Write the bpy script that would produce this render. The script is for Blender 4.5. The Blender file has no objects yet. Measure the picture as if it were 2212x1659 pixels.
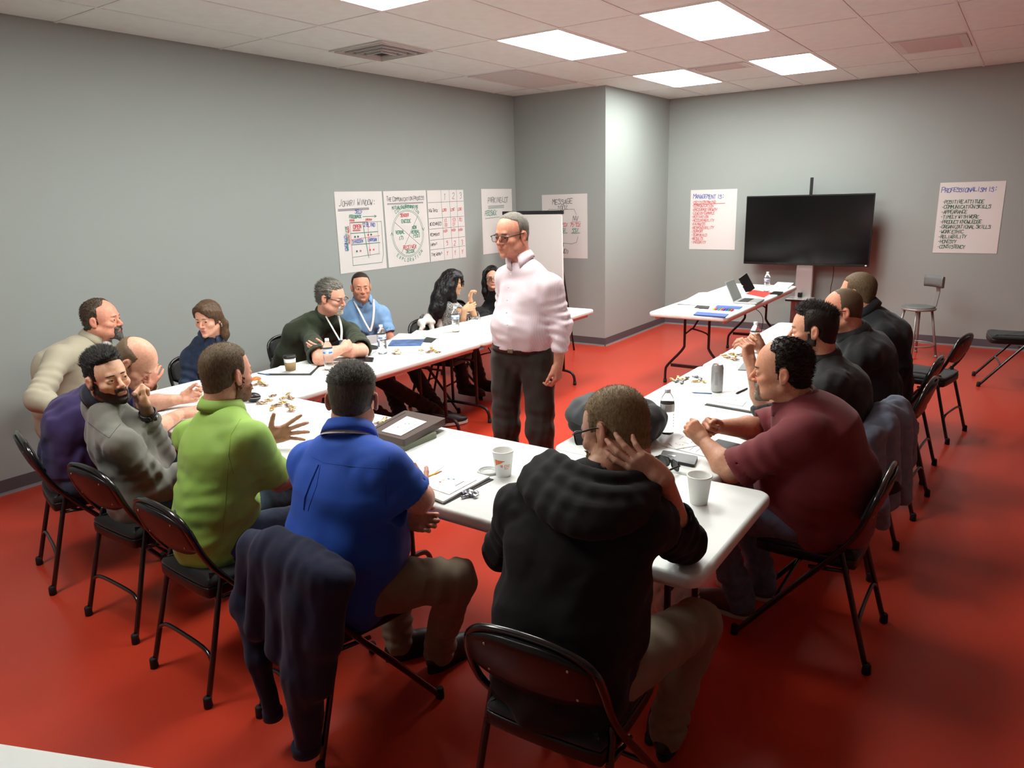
import bpy, math, random
import numpy as np
from mathutils import Vector, Matrix

random.seed(7)
RNG = np.random.default_rng(7)
SC = bpy.context.scene
COL = SC.collection

# ------------------------------------------------------------------ camera
F_PX, CAM = 1564.12, np.array([0.0, 0.0, 1.8342])
YAW, PITCH, ROLL = 0.6143, 0.2533, 0.0303


def _basis():
    cy, sy, cp, sp = math.cos(YAW), math.sin(YAW), math.cos(PITCH), math.sin(PITCH)
    d = np.array([cy * cp, sy * cp, -sp])
    r = np.array([sy, -cy, 0.0])
    dn = np.cross(d, r)
    cr, sr = math.cos(ROLL), math.sin(ROLL)
    return d, r * cr + dn * sr, -r * sr + dn * cr


C_D, C_R, C_DN = _basis()
cam_data = bpy.data.cameras.new('camera')
cam_data.sensor_width = 36.0
cam_data.lens = F_PX / 2212.0 * 36.0
cam_data.clip_start = 0.05
cam = bpy.data.objects.new('camera', cam_data)
COL.objects.link(cam)
cam.matrix_world = Matrix((
    (C_R[0], -C_DN[0], -C_D[0], CAM[0]),
    (C_R[1], -C_DN[1], -C_D[1], CAM[1]),
    (C_R[2], -C_DN[2], -C_D[2], CAM[2]),
    (0, 0, 0, 1)))
SC.camera = cam

# ------------------------------------------------------------------ world, exposure
world = bpy.data.worlds.new('world')
SC.world = world
world.use_nodes = True
world.node_tree.nodes['Background'].inputs[0].default_value = (0.55, 0.6, 0.65, 1)
world.node_tree.nodes['Background'].inputs[1].default_value = 0.03
SC.view_settings.view_transform = 'Standard'
SC.view_settings.look = 'None'
SC.view_settings.gamma = 1.0
SC.view_settings.use_curve_mapping = False
SC.view_settings.exposure = 0.72
LAMP = 15.0            # radiance of the fluorescent troffer lenses
SC.cycles.use_denoising = True
SC.cycles.max_bounces = 6
SC.cycles.diffuse_bounces = 4
SC.cycles.glossy_bounces = 3
SC.cycles.transmission_bounces = 5
SC.cycles.caustics_reflective = False
SC.cycles.caustics_refractive = False
SC.cycles.adaptive_threshold = 0.04


def at(u, v, x=None, y=None, z=None):
    """the point at photo position (u, v) on the plane x=.., y=.. or z=.. of the room"""
    d = C_D + (u - 1106.0) / F_PX * C_R + (v - 829.5) / F_PX * C_DN
    if x is not None:
        t = (x - CAM[0]) / d[0]
    elif y is not None:
        t = (y - CAM[1]) / d[1]
    else:
        t = (z - CAM[2]) / d[2]
    return CAM + t * d


# ------------------------------------------------------------------ materials
def lin(c):
    out = []
    for v in c[:3]:
        v = v / 255.0
        out.append(v / 12.92 if v <= 0.04045 else ((v + 0.055) / 1.055) ** 2.4)
    return tuple(out) + (1.0,)


MATS = {}


def mat(name, rgb, rough=0.6, metal=0.0, bump=None, vary=None, coat=0.0, spec=None, trans=0.0, ior=None,
        sheen=0.0, stretch=None, attr=None, emit=None, alpha=None, stripes=None):
    if name in MATS:
        return MATS[name]
    m = bpy.data.materials.new(name)
    MATS[name] = m
    m.use_nodes = True
    nt = m.node_tree
    b = nt.nodes['Principled BSDF']
    b.inputs['Base Color'].default_value = lin(rgb)
    b.inputs['Roughness'].default_value = rough
    b.inputs['Metallic'].default_value = metal
    b.inputs['Coat Weight'].default_value = coat
    b.inputs['Coat Roughness'].default_value = 0.12
    if spec is not None:
        b.inputs['Specular IOR Level'].default_value = spec
    if ior:
        b.inputs['IOR'].default_value = ior
    b.inputs['Transmission Weight'].default_value = trans
    if sheen:
        b.inputs['Sheen Weight'].default_value = sheen
        b.inputs['Sheen Roughness'].default_value = 0.5
    if alpha is not None:
        b.inputs['Alpha'].default_value = alpha
    if emit:
        b.inputs['Emission Color'].default_value = (*emit[:3], 1)
        b.inputs['Emission Strength'].default_value = emit[3]
    tc = nt.nodes.new('ShaderNodeTexCoord')
    mp = nt.nodes.new('ShaderNodeMapping')
    nt.links.new(tc.outputs['Object'], mp.inputs[0])
    if stretch:
        mp.inputs['Scale'].default_value = stretch
    src = None
    if attr:
        at_ = nt.nodes.new('ShaderNodeAttribute')
        at_.attribute_name = attr
        src = at_.outputs['Color']
        nt.links.new(src, b.inputs['Base Color'])
    if vary:
        n = nt.nodes.new('ShaderNodeTexNoise')
        n.inputs['Scale'].default_value = vary[0]
        n.inputs['Detail'].default_value = 4
        nt.links.new(mp.outputs[0], n.inputs['Vector'])
        mx = nt.nodes.new('ShaderNodeMix')
        mx.data_type = 'RGBA'
        mr = nt.nodes.new('ShaderNodeMapRange')
        mr.inputs['From Min'].default_value = 0.35
        mr.inputs['From Max'].default_value = 0.65
        nt.links.new(n.outputs[0], mr.inputs[0])
        nt.links.new(mr.outputs[0], mx.inputs[0])
        if src is not None:
            mul = nt.nodes.new('ShaderNodeMix')
            mul.data_type = 'RGBA'
            mul.blend_type = 'MULTIPLY'
            mul.inputs[0].default_value = 1
            mx.inputs[6].default_value = (1, 1, 1, 1)
            mx.inputs[7].default_value = lin(vary[1])
            nt.links.new(src, mul.inputs[6])
            nt.links.new(mx.outputs[2], mul.inputs[7])
            nt.links.new(mul.outputs[2], b.inputs['Base Color'])
        else:
            mx.inputs[6].default_value = lin(rgb)
            mx.inputs[7].default_value = lin(vary[1])
            nt.links.new(mx.outputs[2], b.inputs['Base Color'])
    if stripes:
        w = nt.nodes.new('ShaderNodeTexWave')
        w.inputs['Scale'].default_value = stripes[0]
        w.bands_direction = stripes[2]
        nt.links.new(mp.outputs[0], w.inputs['Vector'])
        mx = nt.nodes.new('ShaderNodeMix')
        mx.data_type = 'RGBA'
        mx.inputs[6].default_value = lin(rgb)
        mx.inputs[7].default_value = lin(stripes[1])
        cr = nt.nodes.new('ShaderNodeMapRange')
        cr.inputs['From Min'].default_value = 0.55
        cr.inputs['From Max'].default_value = 0.9
        nt.links.new(w.outputs[0], cr.inputs[0])
        nt.links.new(cr.outputs[0], mx.inputs[0])
        nt.links.new(mx.outputs[2], b.inputs['Base Color'])
    if bump:
        n = nt.nodes.new('ShaderNodeTexNoise')
        n.inputs['Scale'].default_value = bump[0]
        n.inputs['Detail'].default_value = 3
        nt.links.new(mp.outputs[0], n.inputs['Vector'])
        bp = nt.nodes.new('ShaderNodeBump')
        bp.inputs['Strength'].default_value = bump[1]
        bp.inputs['Distance'].default_value = bump[2] if len(bump) > 2 else 0.002
        nt.links.new(n.outputs[0], bp.inputs['Height'])
        nt.links.new(bp.outputs[0], b.inputs['Normal'])
    return m


# ------------------------------------------------------------------ object helpers
def tag(o, label=None, cat=None, group=None, kind=None):
    if label:
        o['label'] = label
    if cat:
        o['category'] = cat
    if group:
        o['group'] = group
    if kind:
        o['kind'] = kind
    return o


def empty(name, loc=(0, 0, 0), rz=0.0, label=None, cat=None, group=None):
    o = bpy.data.objects.new(name, None)
    o.empty_display_size = 0.05
    COL.objects.link(o)
    o.location = loc
    o.rotation_euler = (0, 0, rz)
    tag(o, label, cat, group)
    return o


def obj(name, me, m=None, parent=None, world_coords=False):
    o = bpy.data.objects.new(name, me)
    COL.objects.link(o)
    if m is not None:
        for mm in (m if isinstance(m, (list, tuple)) else [m]):
            me.materials.append(mm)
    if parent is not None:
        o.parent = parent
        if world_coords:
            o.matrix_parent_inverse = chain_matrix(parent).inverted()
    return o


def chain_matrix(o):
    m = Matrix.LocRotScale(o.location, o.rotation_euler, o.scale)
    if o.parent:
        m = chain_matrix(o.parent) @ o.matrix_parent_inverse @ m
    return m


def copy_tree(o, parent=None):
    c = o.copy()
    COL.objects.link(c)
    c.parent = parent
    for ch in list(o.children):
        copy_tree(ch, c)
    return c


def np_mesh(name, V, Q, smooth=True, mi=None):
    """mesh from arrays; Q is (n,3) or (n,4)"""
    me = bpy.data.meshes.new(name)
    V = np.asarray(V, np.float32)
    Q = np.asarray(Q, np.int32)
    me.vertices.add(len(V))
    me.vertices.foreach_set('co', V.ravel())
    k = Q.shape[1]
    me.loops.add(Q.size)
    me.loops.foreach_set('vertex_index', Q.ravel())
    me.polygons.add(len(Q))
    me.polygons.foreach_set('loop_start', np.arange(0, Q.size, k, dtype=np.int32))
    me.polygons.foreach_set('use_smooth', np.full(len(Q), smooth))
    if mi is not None:
        me.polygons.foreach_set('material_index', np.asarray(mi, np.int32))
    me.update(calc_edges=True)
    return me


def unit(v):
    v = np.asarray(v, float)
    return v / (np.linalg.norm(v) + 1e-12)


class MB:
    """collects simple shapes into one mesh"""

    def __init__(s):
        s.v, s.f, s.sm, s.mi = [], [], [], []
        s.cur = 0

    def add(s, vs, fs, smooth=False):
        b = len(s.v)
        s.v += [tuple(float(c) for c in p) for p in vs]
        for f in fs:
            s.f.append([i + b for i in f])
            s.sm.append(smooth)
            s.mi.append(s.cur)
        return s

    def box(s, c, d, R=None, bev=0.0):
        c = np.asarray(c, float)
        hx, hy, hz = d[0] / 2, d[1] / 2, d[2] / 2
        R = np.eye(3) if R is None else np.asarray(R, float)
        if bev <= 0:
            P = [(sx * hx, sy * hy, sz * hz) for sx in (-1, 1) for sy in (-1, 1) for sz in (-1, 1)]
            vs = [c + R @ np.array(p) for p in P]
            s.add(vs, [(0, 1, 3, 2), (4, 6, 7, 5), (0, 4, 5, 1), (2, 3, 7, 6), (0, 2, 6, 4), (1, 5, 7, 3)])
        else:
            b = min(bev, hx * .95, hy * .95, hz * .95)
            rings = []
            for z, o in ((-hz, b), (-hz + b, 0), (hz - b, 0), (hz, b)):
                ring = []
                for (sx, sy) in ((1, 1), (-1, 1), (-1, -1), (1, -1)):
                    e = o
                    a = [(sx * (hx - e), sy * (hy - b - e if False else hy - b)), (sx * (hx - b), sy * (hy - e))]
                    if sx * sy < 0:
                        a.reverse()
                    ring += [(p[0], p[1], z) for p in a]
                rings.append(ring)
            vs = [c + R @ np.array(p) for r in rings for p in r]
            n = 8
            fs = [tuple(reversed(range(n)))]
            for k in range(3):
                fs += [(k * n + i, k * n + (i + 1) % n, (k + 1) * n + (i + 1) % n, (k + 1) * n + i) for i in range(n)]
            fs.append(tuple(range(3 * n, 4 * n)))
            s.add(vs, fs)
        return s

    def loft(s, rings, closed=True, cap=True, smooth=True):
        n = len(rings[0])
        vs = [p for r in rings for p in r]
        fs = []
        for k in range(len(rings) - 1):
            for i in range(n if closed else n - 1):
                j = (i + 1) % n
                fs.append((k * n + i, k * n + j, (k + 1) * n + j, (k + 1) * n + i))
        s.add(vs, fs, smooth)
        if cap:
            b = len(s.v) - len(vs)
            s.f += [[b + i for i in reversed(range(n))], [b + (len(rings) - 1) * n + i for i in range(n)]]
            s.sm += [False, False]
            s.mi += [s.cur, s.cur]
        return s

    def tube(s, pts, r, n=8, closed=False, cap=True, flat=None):
        P = [np.asarray(p, float) for p in pts]
        m = len(P)
        rr = r if isinstance(r, (list, tuple, np.ndarray)) else [r] * m
        T = []
        for i in range(m):
            a = P[(i - 1) % m] if (closed or i > 0) else P[i]
            b = P[(i + 1) % m] if (closed or i < m - 1) else P[i]
            T.append(unit(b - a))
        up = np.array([0, 0, 1.0]) if abs(T[0][2]) < .9 else np.array([1.0, 0, 0])
        N = unit(np.cross(T[0], up))
        rings = []
        for i in range(m):
            N = unit(N - T[i] * (N @ T[i]))
            B = np.cross(T[i], N)
            k = flat if flat else (1, 1)
            rings.append([P[i] + rr[i] * (k[0] * math.cos(2 * math.pi * j / n) * N + k[1] * math.sin(2 * math.pi * j / n) * B)
                          for j in range(n)])
        if closed:
            rings.append(rings[0])
            # align is approximate, fine for small rings
            return s.loft(rings, True, False)
        return s.loft(rings, True, cap)

    def lathe(s, prof, c=(0, 0, 0), n=20, R=None, smooth=True, cap=True):
        c = np.asarray(c, float)
        R = np.eye(3) if R is None else np.asarray(R, float)
        rings = [[c + R @ np.array((r * math.cos(2 * math.pi * i / n), r * math.sin(2 * math.pi * i / n), z)) for i in range(n)]
                 for r, z in prof]
        return s.loft(rings, True, cap, smooth)

    def ball(s, c, r, n=12, m=8, R=None):
        rad = r if isinstance(r, (list, tuple, np.ndarray)) else (r, r, r)
        c = np.asarray(c, float)
        R = np.eye(3) if R is None else np.asarray(R, float)
        rings = []
        for k in range(m + 1):
            th = math.pi * (0.02 + 0.96 * k / m)
            rings.append([c + R @ np.array((rad[0] * math.sin(th) * math.cos(2 * math.pi * i / n),
                                            rad[1] * math.sin(th) * math.sin(2 * math.pi * i / n),
                                            -rad[2] * math.cos(th))) for i in range(n)])
        return s.loft(rings)

    def slab(s, poly, z0, z1, edge=0.0, steps=3):
        """horizontal slab of plan outline poly (ccw) with a rounded rim"""
        poly = np.asarray(poly, float)
        n = len(poly)
        nx = np.roll(poly, -1, 0) - np.roll(poly, 1, 0)
        nrm = np.stack([nx[:, 1], -nx[:, 0]], 1)
        nrm /= np.linalg.norm(nrm, axis=1)[:, None] + 1e-9
        rings = []
        if edge > 0:
            prof = [(edge * (1 - math.sin(a)), z0 + edge * (1 - math.cos(a))) for a in np.linspace(0, math.pi / 2, steps + 1)]
            prof += [(edge * (1 - math.cos(a)), z1 - edge * (1 - math.sin(a))) for a in np.linspace(0, math.pi / 2, steps + 1)]
        else:
            prof = [(0, z0), (0, z1)]
        for o, z in prof:
            q = poly - nrm * o
            rings.append([(p[0], p[1], z) for p in q])
        return s.loft(rings, True, True, edge > 0)

    def mesh(s, name='mesh'):
        me = bpy.data.meshes.new(name)
        me.from_pydata(s.v, [], s.f)
        me.polygons.foreach_set('use_smooth', s.sm)
        me.polygons.foreach_set('material_index', s.mi)
        me.update()
        return me

    def build(s, name, m=None, parent=None, world_coords=False):
        return obj(name, s.mesh(name), m, parent, world_coords)


def rrect(w, d, r, n=5, cx=0.0, cy=0.0):
    """rounded rectangle outline, ccw"""
    out = []
    for (sx, sy, a0) in ((1, 1, 0), (-1, 1, 90), (-1, -1, 180), (1, -1, 270)):
        for k in range(n + 1):
            a = math.radians(a0 + 90 * k / n)
            out.append((cx + sx * (w / 2 - r) + r * math.cos(a), cy + sy * (d / 2 - r) + r * math.sin(a)))
    return out


def smooth_path(pts, it=2, closed=False):
    P = [np.asarray(p, float) for p in pts]
    for _ in range(it):
        Q = [] if closed else [P[0]]
        for i in range(len(P) if closed else len(P) - 1):
            a, b = P[i], P[(i + 1) % len(P)]
            Q += [a * .75 + b * .25, a * .25 + b * .75]
        if not closed:
            Q.append(P[-1])
        P = Q
    return P


def rotz(a):
    c, s_ = math.cos(a), math.sin(a)
    return np.array([[c, -s_, 0], [s_, c, 0], [0, 0, 1]])


# ------------------------------------------------------------------ the room
HC, YL, XF, YB, XW = 3.03, 5.415, 7.886, 4.132, 9.726
XN, YR = -2.0, -4.2      # walls behind and to the right of the camera

M_WALL = mat('wall_paint', (160, 168, 164), 0.8, spec=.25)
M_FLOOR = mat('red_epoxy', (192, 60, 38), 0.32, vary=(1.3, (186, 55, 34)), coat=0.12, spec=0.4, bump=(60, 0.02))
M_TILE = mat('ceiling_tile', (226, 238, 234), 0.95, bump=(260, 0.25, 0.001), vary=(9, (222, 233, 228)))
M_TBAR = mat('ceiling_grid_bar', (222, 230, 227), 0.8)
M_BASE = mat('rubber_base', (86, 80, 86), 0.6)
M_BASE2 = mat('rubber_base_cove', (120, 114, 116), 0.6)

st = MB()
st.box(((XN + XW) / 2, (YR + YL) / 2, -0.05), (XW - XN + .4, YL - YR + .4, 0.1))
tag(st.build('floor', M_FLOOR), 'glossy red epoxy floor', kind='structure')


def wall(name, a, b):
    m = MB()
    lo, hi = np.minimum(a, b), np.maximum(a, b)
    m.box((lo + hi) / 2, hi - lo)
    return tag(m.build(name, M_WALL), kind='structure')


wall('wall_left', np.array([XN - .1, YL, 0]), np.array([XF + .1, YL + .1, HC + .1]))
wall('wall_alcove', np.array([XF, YB, 0]), np.array([XW + .1, YL + .1, HC + .1]))
wall('wall_far', np.array([XW, YR - .1, 0]), np.array([XW + .1, YB, HC + .1]))
wall('wall_right', np.array([XN - .1, YR - .1, 0]), np.array([XW, YR, HC + .1]))
wall('wall_near', np.array([XN - .1, YR, 0]), np.array([XN, YL, HC + .1]))


def baseboard(name, a, b, nrm):
    """vinyl base with a cove foot; a, b on the wall line, nrm points into the room"""
    a, b, nrm = np.array([*a, 0.]), np.array([*b, 0.]), np.array([*nrm, 0.])
    prof = [(0.0, 0.10), (0.004, 0.10), (0.005, 0.018), (0.010, 0.006), (0.016, 0.0), (0.0, 0.0)]
    rings = [[p + nrm * o + np.array([0, 0, z]) for o, z in prof] for p in (a, b)]
    o = tag(MB().loft(rings, True, True, False).build(name, M_BASE), kind='structure')
    c = MB()
    r2 = [[p + nrm * (o_ + .0006) + np.array([0, 0, z]) for o_, z in ((0.0052, .017), (0.0105, .006), (0.0165, .0), (0.009, .0))] for p in (a, b)]
    c.loft(r2, True, True, False).build('cove_foot', M_BASE2, o)


baseboard('baseboard_left', (XN, YL), (XF, YL), (0, -1))
baseboard('baseboard_alcove', (XF, YL), (XF, YB), (-1, 0))
baseboard('baseboard_alcove_side', (XF, YB), (XW, YB), (0, -1))
baseboard('baseboard_far', (XW, YB), (XW, YR), (-1, 0))

# ceiling: backing slab, T-bar grid and lay-in tiles (2 x 4 ft)
ceil_ = MB().box(((XN + XW) / 2, (YR + YL) / 2, HC + .08), (XW - XN + .4, YL - YR + .4, 0.06)).build('ceiling', M_TILE)
tag(ceil_, 'suspended ceiling of pale tiles', kind='structure')
GX0, GY0, GX, GY = 5.027, 3.633, 1.22, 0.61
xs = [GX0 + GX * k for k in range(-6, 5)]
ys = [GY0 + GY * k for k in range(-13, 4)]
gx = [x for x in xs if XN < x < XW]
gy = [y for y in ys if YR < y < YL]
for x in gx:
    MB().box((x, (YR + YL) / 2, HC + .002), (0.022, YL - YR, 0.008)).build('grid_bar', M_TBAR, ceil_)
for y in gy:
    MB().box(((XN + XW) / 2, y, HC + .0015), (XW - XN, 0.022, 0.008)).build('grid_bar', M_TBAR, ceil_)
LIGHTS = [(3.807 - 3.66, 3.023), (3.807 - 1.22, 3.023), (3.807 - 1.22, 1.803), (5.027, 3.023), (5.027, 1.803), (7.467, 3.023), (7.467, 1.803)]
VENTS = [(4.45, 4.243, 0.61), (6.247, 4.243, 1.22), (7.467, 0.583, 0.73), (7.467, 2.413, 0.36)]


def taken(x, y):
    for lx, ly in LIGHTS:
        if abs(lx - x) < .1 and abs(ly - y) < .1:
            return True
    return False


bx = sorted(set([XN] + gx + [XW]))
by = sorted(set([YR] + gy + [YL]))
tile_mesh = {}
for i in range(len(bx) - 1):
    for j in range(len(by) - 1):
        x0, x1, y0, y1 = bx[i], bx[i + 1], by[j], by[j + 1]
        if taken(x0, y0):
            continue
        key = (round(x1 - x0, 2), round(y1 - y0, 2))
        if key not in tile_mesh:
            tile_mesh[key] = MB().box((0, 0, 0), (x1 - x0 - .020, y1 - y0 - .020, 0.02), bev=.002).mesh('tile')
            tile_mesh[key].materials.append(M_TILE)
        o = bpy.data.objects.new('tile', tile_mesh[key])
        COL.objects.link(o)
        o.parent = ceil_
        o.location = ((x0 + x1) / 2, (y0 + y1) / 2, HC + .0115 + random.uniform(-.0005, .0005))

# fluorescent troffers
M_LENS = mat('troffer_lens', (255, 255, 255), 0.5, emit=(0.98, 1.0, 0.96, LAMP))
M_TROF = mat('troffer_frame', (225, 224, 220), 0.5)
names = ['recessed ceiling light panel behind the front row, above the photo',
         'recessed ceiling light panel over the left table, at the top edge of the photo',
         'recessed ceiling light panel above the middle of the table ring',
         'leftmost fully visible ceiling light panel, above the flip chart sheets',
         'largest bright ceiling light panel in front of the wall with the television',
         'smallest ceiling light panel, nearest the wall bump-out',
         'rightmost ceiling light panel, nearest the television wall']
for (lx, ly), lab in zip(LIGHTS, names):
    t = empty('ceiling_light', (lx + .61, ly + .305, HC), 0, lab, 'ceiling light', 'recessed ceiling lights')
    f = MB()
    for sx, sy, dx, dy in ((0, .29, 1.196, .022), (0, -.29, 1.196, .022), (.592, 0, .022, .56), (-.592, 0, .022, .56)):
        f.box((sx, sy, .004), (dx, dy, .016))
    f.build('frame', M_TROF, t)
    MB().slab(rrect(1.158, .556, .03), -.004, .006, .003).build('lens', M_LENS, t)

# supply registers
M_VENT = mat('register_white', (205, 203, 198), 0.45)
M_VDARK = mat('register_dark', (58, 60, 62), 0.8)


def vent(x0, y0, w, d, label, diag=False):
    t = empty('ceiling_vent', (x0 + w / 2, y0 + d / 2, HC), 0, label, 'vent')
    m = MB()
    for sx, sy, dx, dy in ((0, d / 2 - .03, w, .06), (0, -d / 2 + .03, w, .06), (w / 2 - .03, 0, .06, d - .12), (-w / 2 + .03, 0, .06, d - .12)):
        m.box((sx, sy, -.004), (dx - .02, dy, .012))
    m.build('frame', M_VENT, t)
    MB().box((0, 0, .0015), (w - .1, d - .1, .004)).build('backing', M_VDARK, t)
    if diag:
        for k in range(4):
            a = .04 + .06 * k
            q = MB()
            e = min(w, d) / 2 - a
            for sx, sy, dx, dy in ((0, e, 2 * e, .012), (0, -e, 2 * e, .012), (e, 0, .012, 2 * e), (-e, 0, .012, 2 * e)):
                q.box((sx, sy, -.012 - .006 * k), (dx, dy, .016))
            q.build('louver', M_VENT, t)
    else:
        n = int((w - .14) / .055)
        for k in range(n):
            R = np.array([[.8, 0, .6], [0, 1, 0], [-.6, 0, .8]])
            MB().box((-(w - .14) / 2 + (k + .5) * (w - .14) / n, 0, -.008), (.020, d - .12, .003), R).build('louver', M_VENT, t)


vent(4.417, 4.243, .61, .61, 'square diffuser vent in the ceiling above the left wall posters', True)
vent(6.25, 4.25, 1.2, .6, 'flat return air panel in the ceiling by the bump-out')
vent(7.48, .6, .73, .56, 'long louvered vent in the ceiling at the right of the lights')
vent(7.48, 2.44, .36, .56, 'small vent in the ceiling between the two farthest light panels')

# ------------------------------------------------------------------ folding tables
M_TOP = mat('table_plastic', (232, 236, 232), 0.42, bump=(420, 0.10, 0.0008), vary=(5, (226, 231, 227)))
M_TLEG = mat('table_steel', (52, 34, 34), 0.42, metal=0.25)
M_RAIL = mat('table_underside', (214, 206, 202), 0.6)
M_BLKRUB = mat('black_rubber', (20, 20, 20), 0.7)
TZ = 0.74


def table(x0, x1, y0, y1, label, style='B', rz=0.0, along='x'):
    """folding table; x0..x1, y0..y1 plan; long axis along local x"""
    L, W = (x1 - x0, y1 - y0) if along == 'x' else (y1 - y0, x1 - x0)
    t = empty('folding_table', ((x0 + x1) / 2, (y0 + y1) / 2, 0), rz + (0 if along == 'x' else math.pi / 2), label, 'table', 'white folding tables')
    MB().slab(rrect(L - .004, W - .004, .055, 6), TZ - .045, TZ, .016, 4).build('tabletop', M_TOP, t)
    for s in (-1, 1):
        MB().box((0, s * (W / 2 - .055), TZ - .056), (L - .16, .022, .03)).build('side_rail', M_RAIL, t)
    for s in (-1, 1):
        X = s * (L / 2 - (.20 if style == 'B' else .29))
        f = MB()
        if style == 'B':
            for q in (-1, 1):
                f.tube([(X, q * .13, TZ - .05), (X, q * .13, .13)], .0125)
            path = [(X, -.255, .012), (X, -.25, .09), (X, -.20, .135), (X, 0, .135), (X, .20, .135), (X, .25, .09), (X, .255, .012)]
            f.tube(smooth_path(path, 2), .0135)
            f.tube([(X, -.13, .52), (X, .13, .52)], .009)
            f.tube([(X, 0, .52), (X - s * .30, 0, TZ - .05)], .009)
            feet = [(X, -.255), (X, .255)]
        else:
            for q in (-1, 1):
                path = [(X, q * .12, TZ - .05), (X, q * .12, .42), (X, q * .12, .36), (X, q * .30, .17), (X, q * .31, .12), (X, q * .31, .012)]
                f.tube(smooth_path(path, 2), .013)
            f.box((X, 0, .185), (.03, .50, .028))
            f.tube(smooth_path([(X, -.12, .50), (X, -.09, .53), (X, .04, .56), (X + .02 * s, .05, .56)], 1), .008)
            f.tube([(X, .05, .56), (X, .12, .50)], .008)
            f.tube([(X, .04, .56), (X - s * .28, .04, TZ - .05)], .009)
            feet = [(X, -.31), (X, .31)]
        f.build('leg_frame', M_TLEG, t)
        for fx, fy in feet:
            MB().lathe([(.016, 0), (.0175, .004), (.0165, .035)], (fx, fy, 0), 10).build('foot_cap', M_BLKRUB, t)
    return t


table(1.842, 2.604, .655, 2.485, 'white folding table at the right front, a styrofoam cup near its rounded corner', along='y')
table(1.842, 2.604, 2.489, 4.319, 'white folding table in the front row under the gesturing hand and candy pile', along='y')
table(2.608, 4.434, 3.389, 4.151, 'white folding table on the left with the brown-sleeved coffee cup')
table(4.436, 6.262, 3.385, 4.147, 'white folding table beyond the left one, behind the standing man')
table(2.608, 4.434, .878, 1.640, 'white folding table on the right with the black backpack and silver can')
table(4.436, 6.262, .872, 1.634, 'white folding table at the far end of the right row')
table(6.290, 8.730, 2.085, 2.847, 'long white folding table with laptop and red folder before the television', style='A')
tb = table(-.915, .915, -.381, .381, 'white folding table cut off at the bottom left corner of the photo')
ed = unit([.385, -.923, 0])
mid = np.array([.485, 1.50, 0]) - ed * .35
inn = np.array([-ed[1], ed[0], 0])
inn = inn if inn @ np.array([-1, -.3, 0]) > 0 else -inn
ctr = mid + inn * .361
tb.location = (ctr[0], ctr[1], 0)
tb.rotation_euler = (0, 0, math.atan2(ed[1], ed[0]))

# ------------------------------------------------------------------ folding chairs
M_CHR = mat('chair_black_enamel', (14, 12, 13), 0.22, coat=0.5)
M_PAN = mat('chair_pan_enamel', (15, 13, 13), 0.38, coat=0.1, spec=0.35)
M_PAD = mat('chair_black_fabric', (21, 23, 23), 0.85, bump=(500, 0.3, 0.001), sheen=0.15)
M_RIV = mat('rivet', (190, 180, 176), 0.3, metal=0.9)


def back_x(z):
    return float(np.interp(z, [0, .50, .63, .71, .775], [.245, -.145, -.212, -.238, -.250]))


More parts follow.
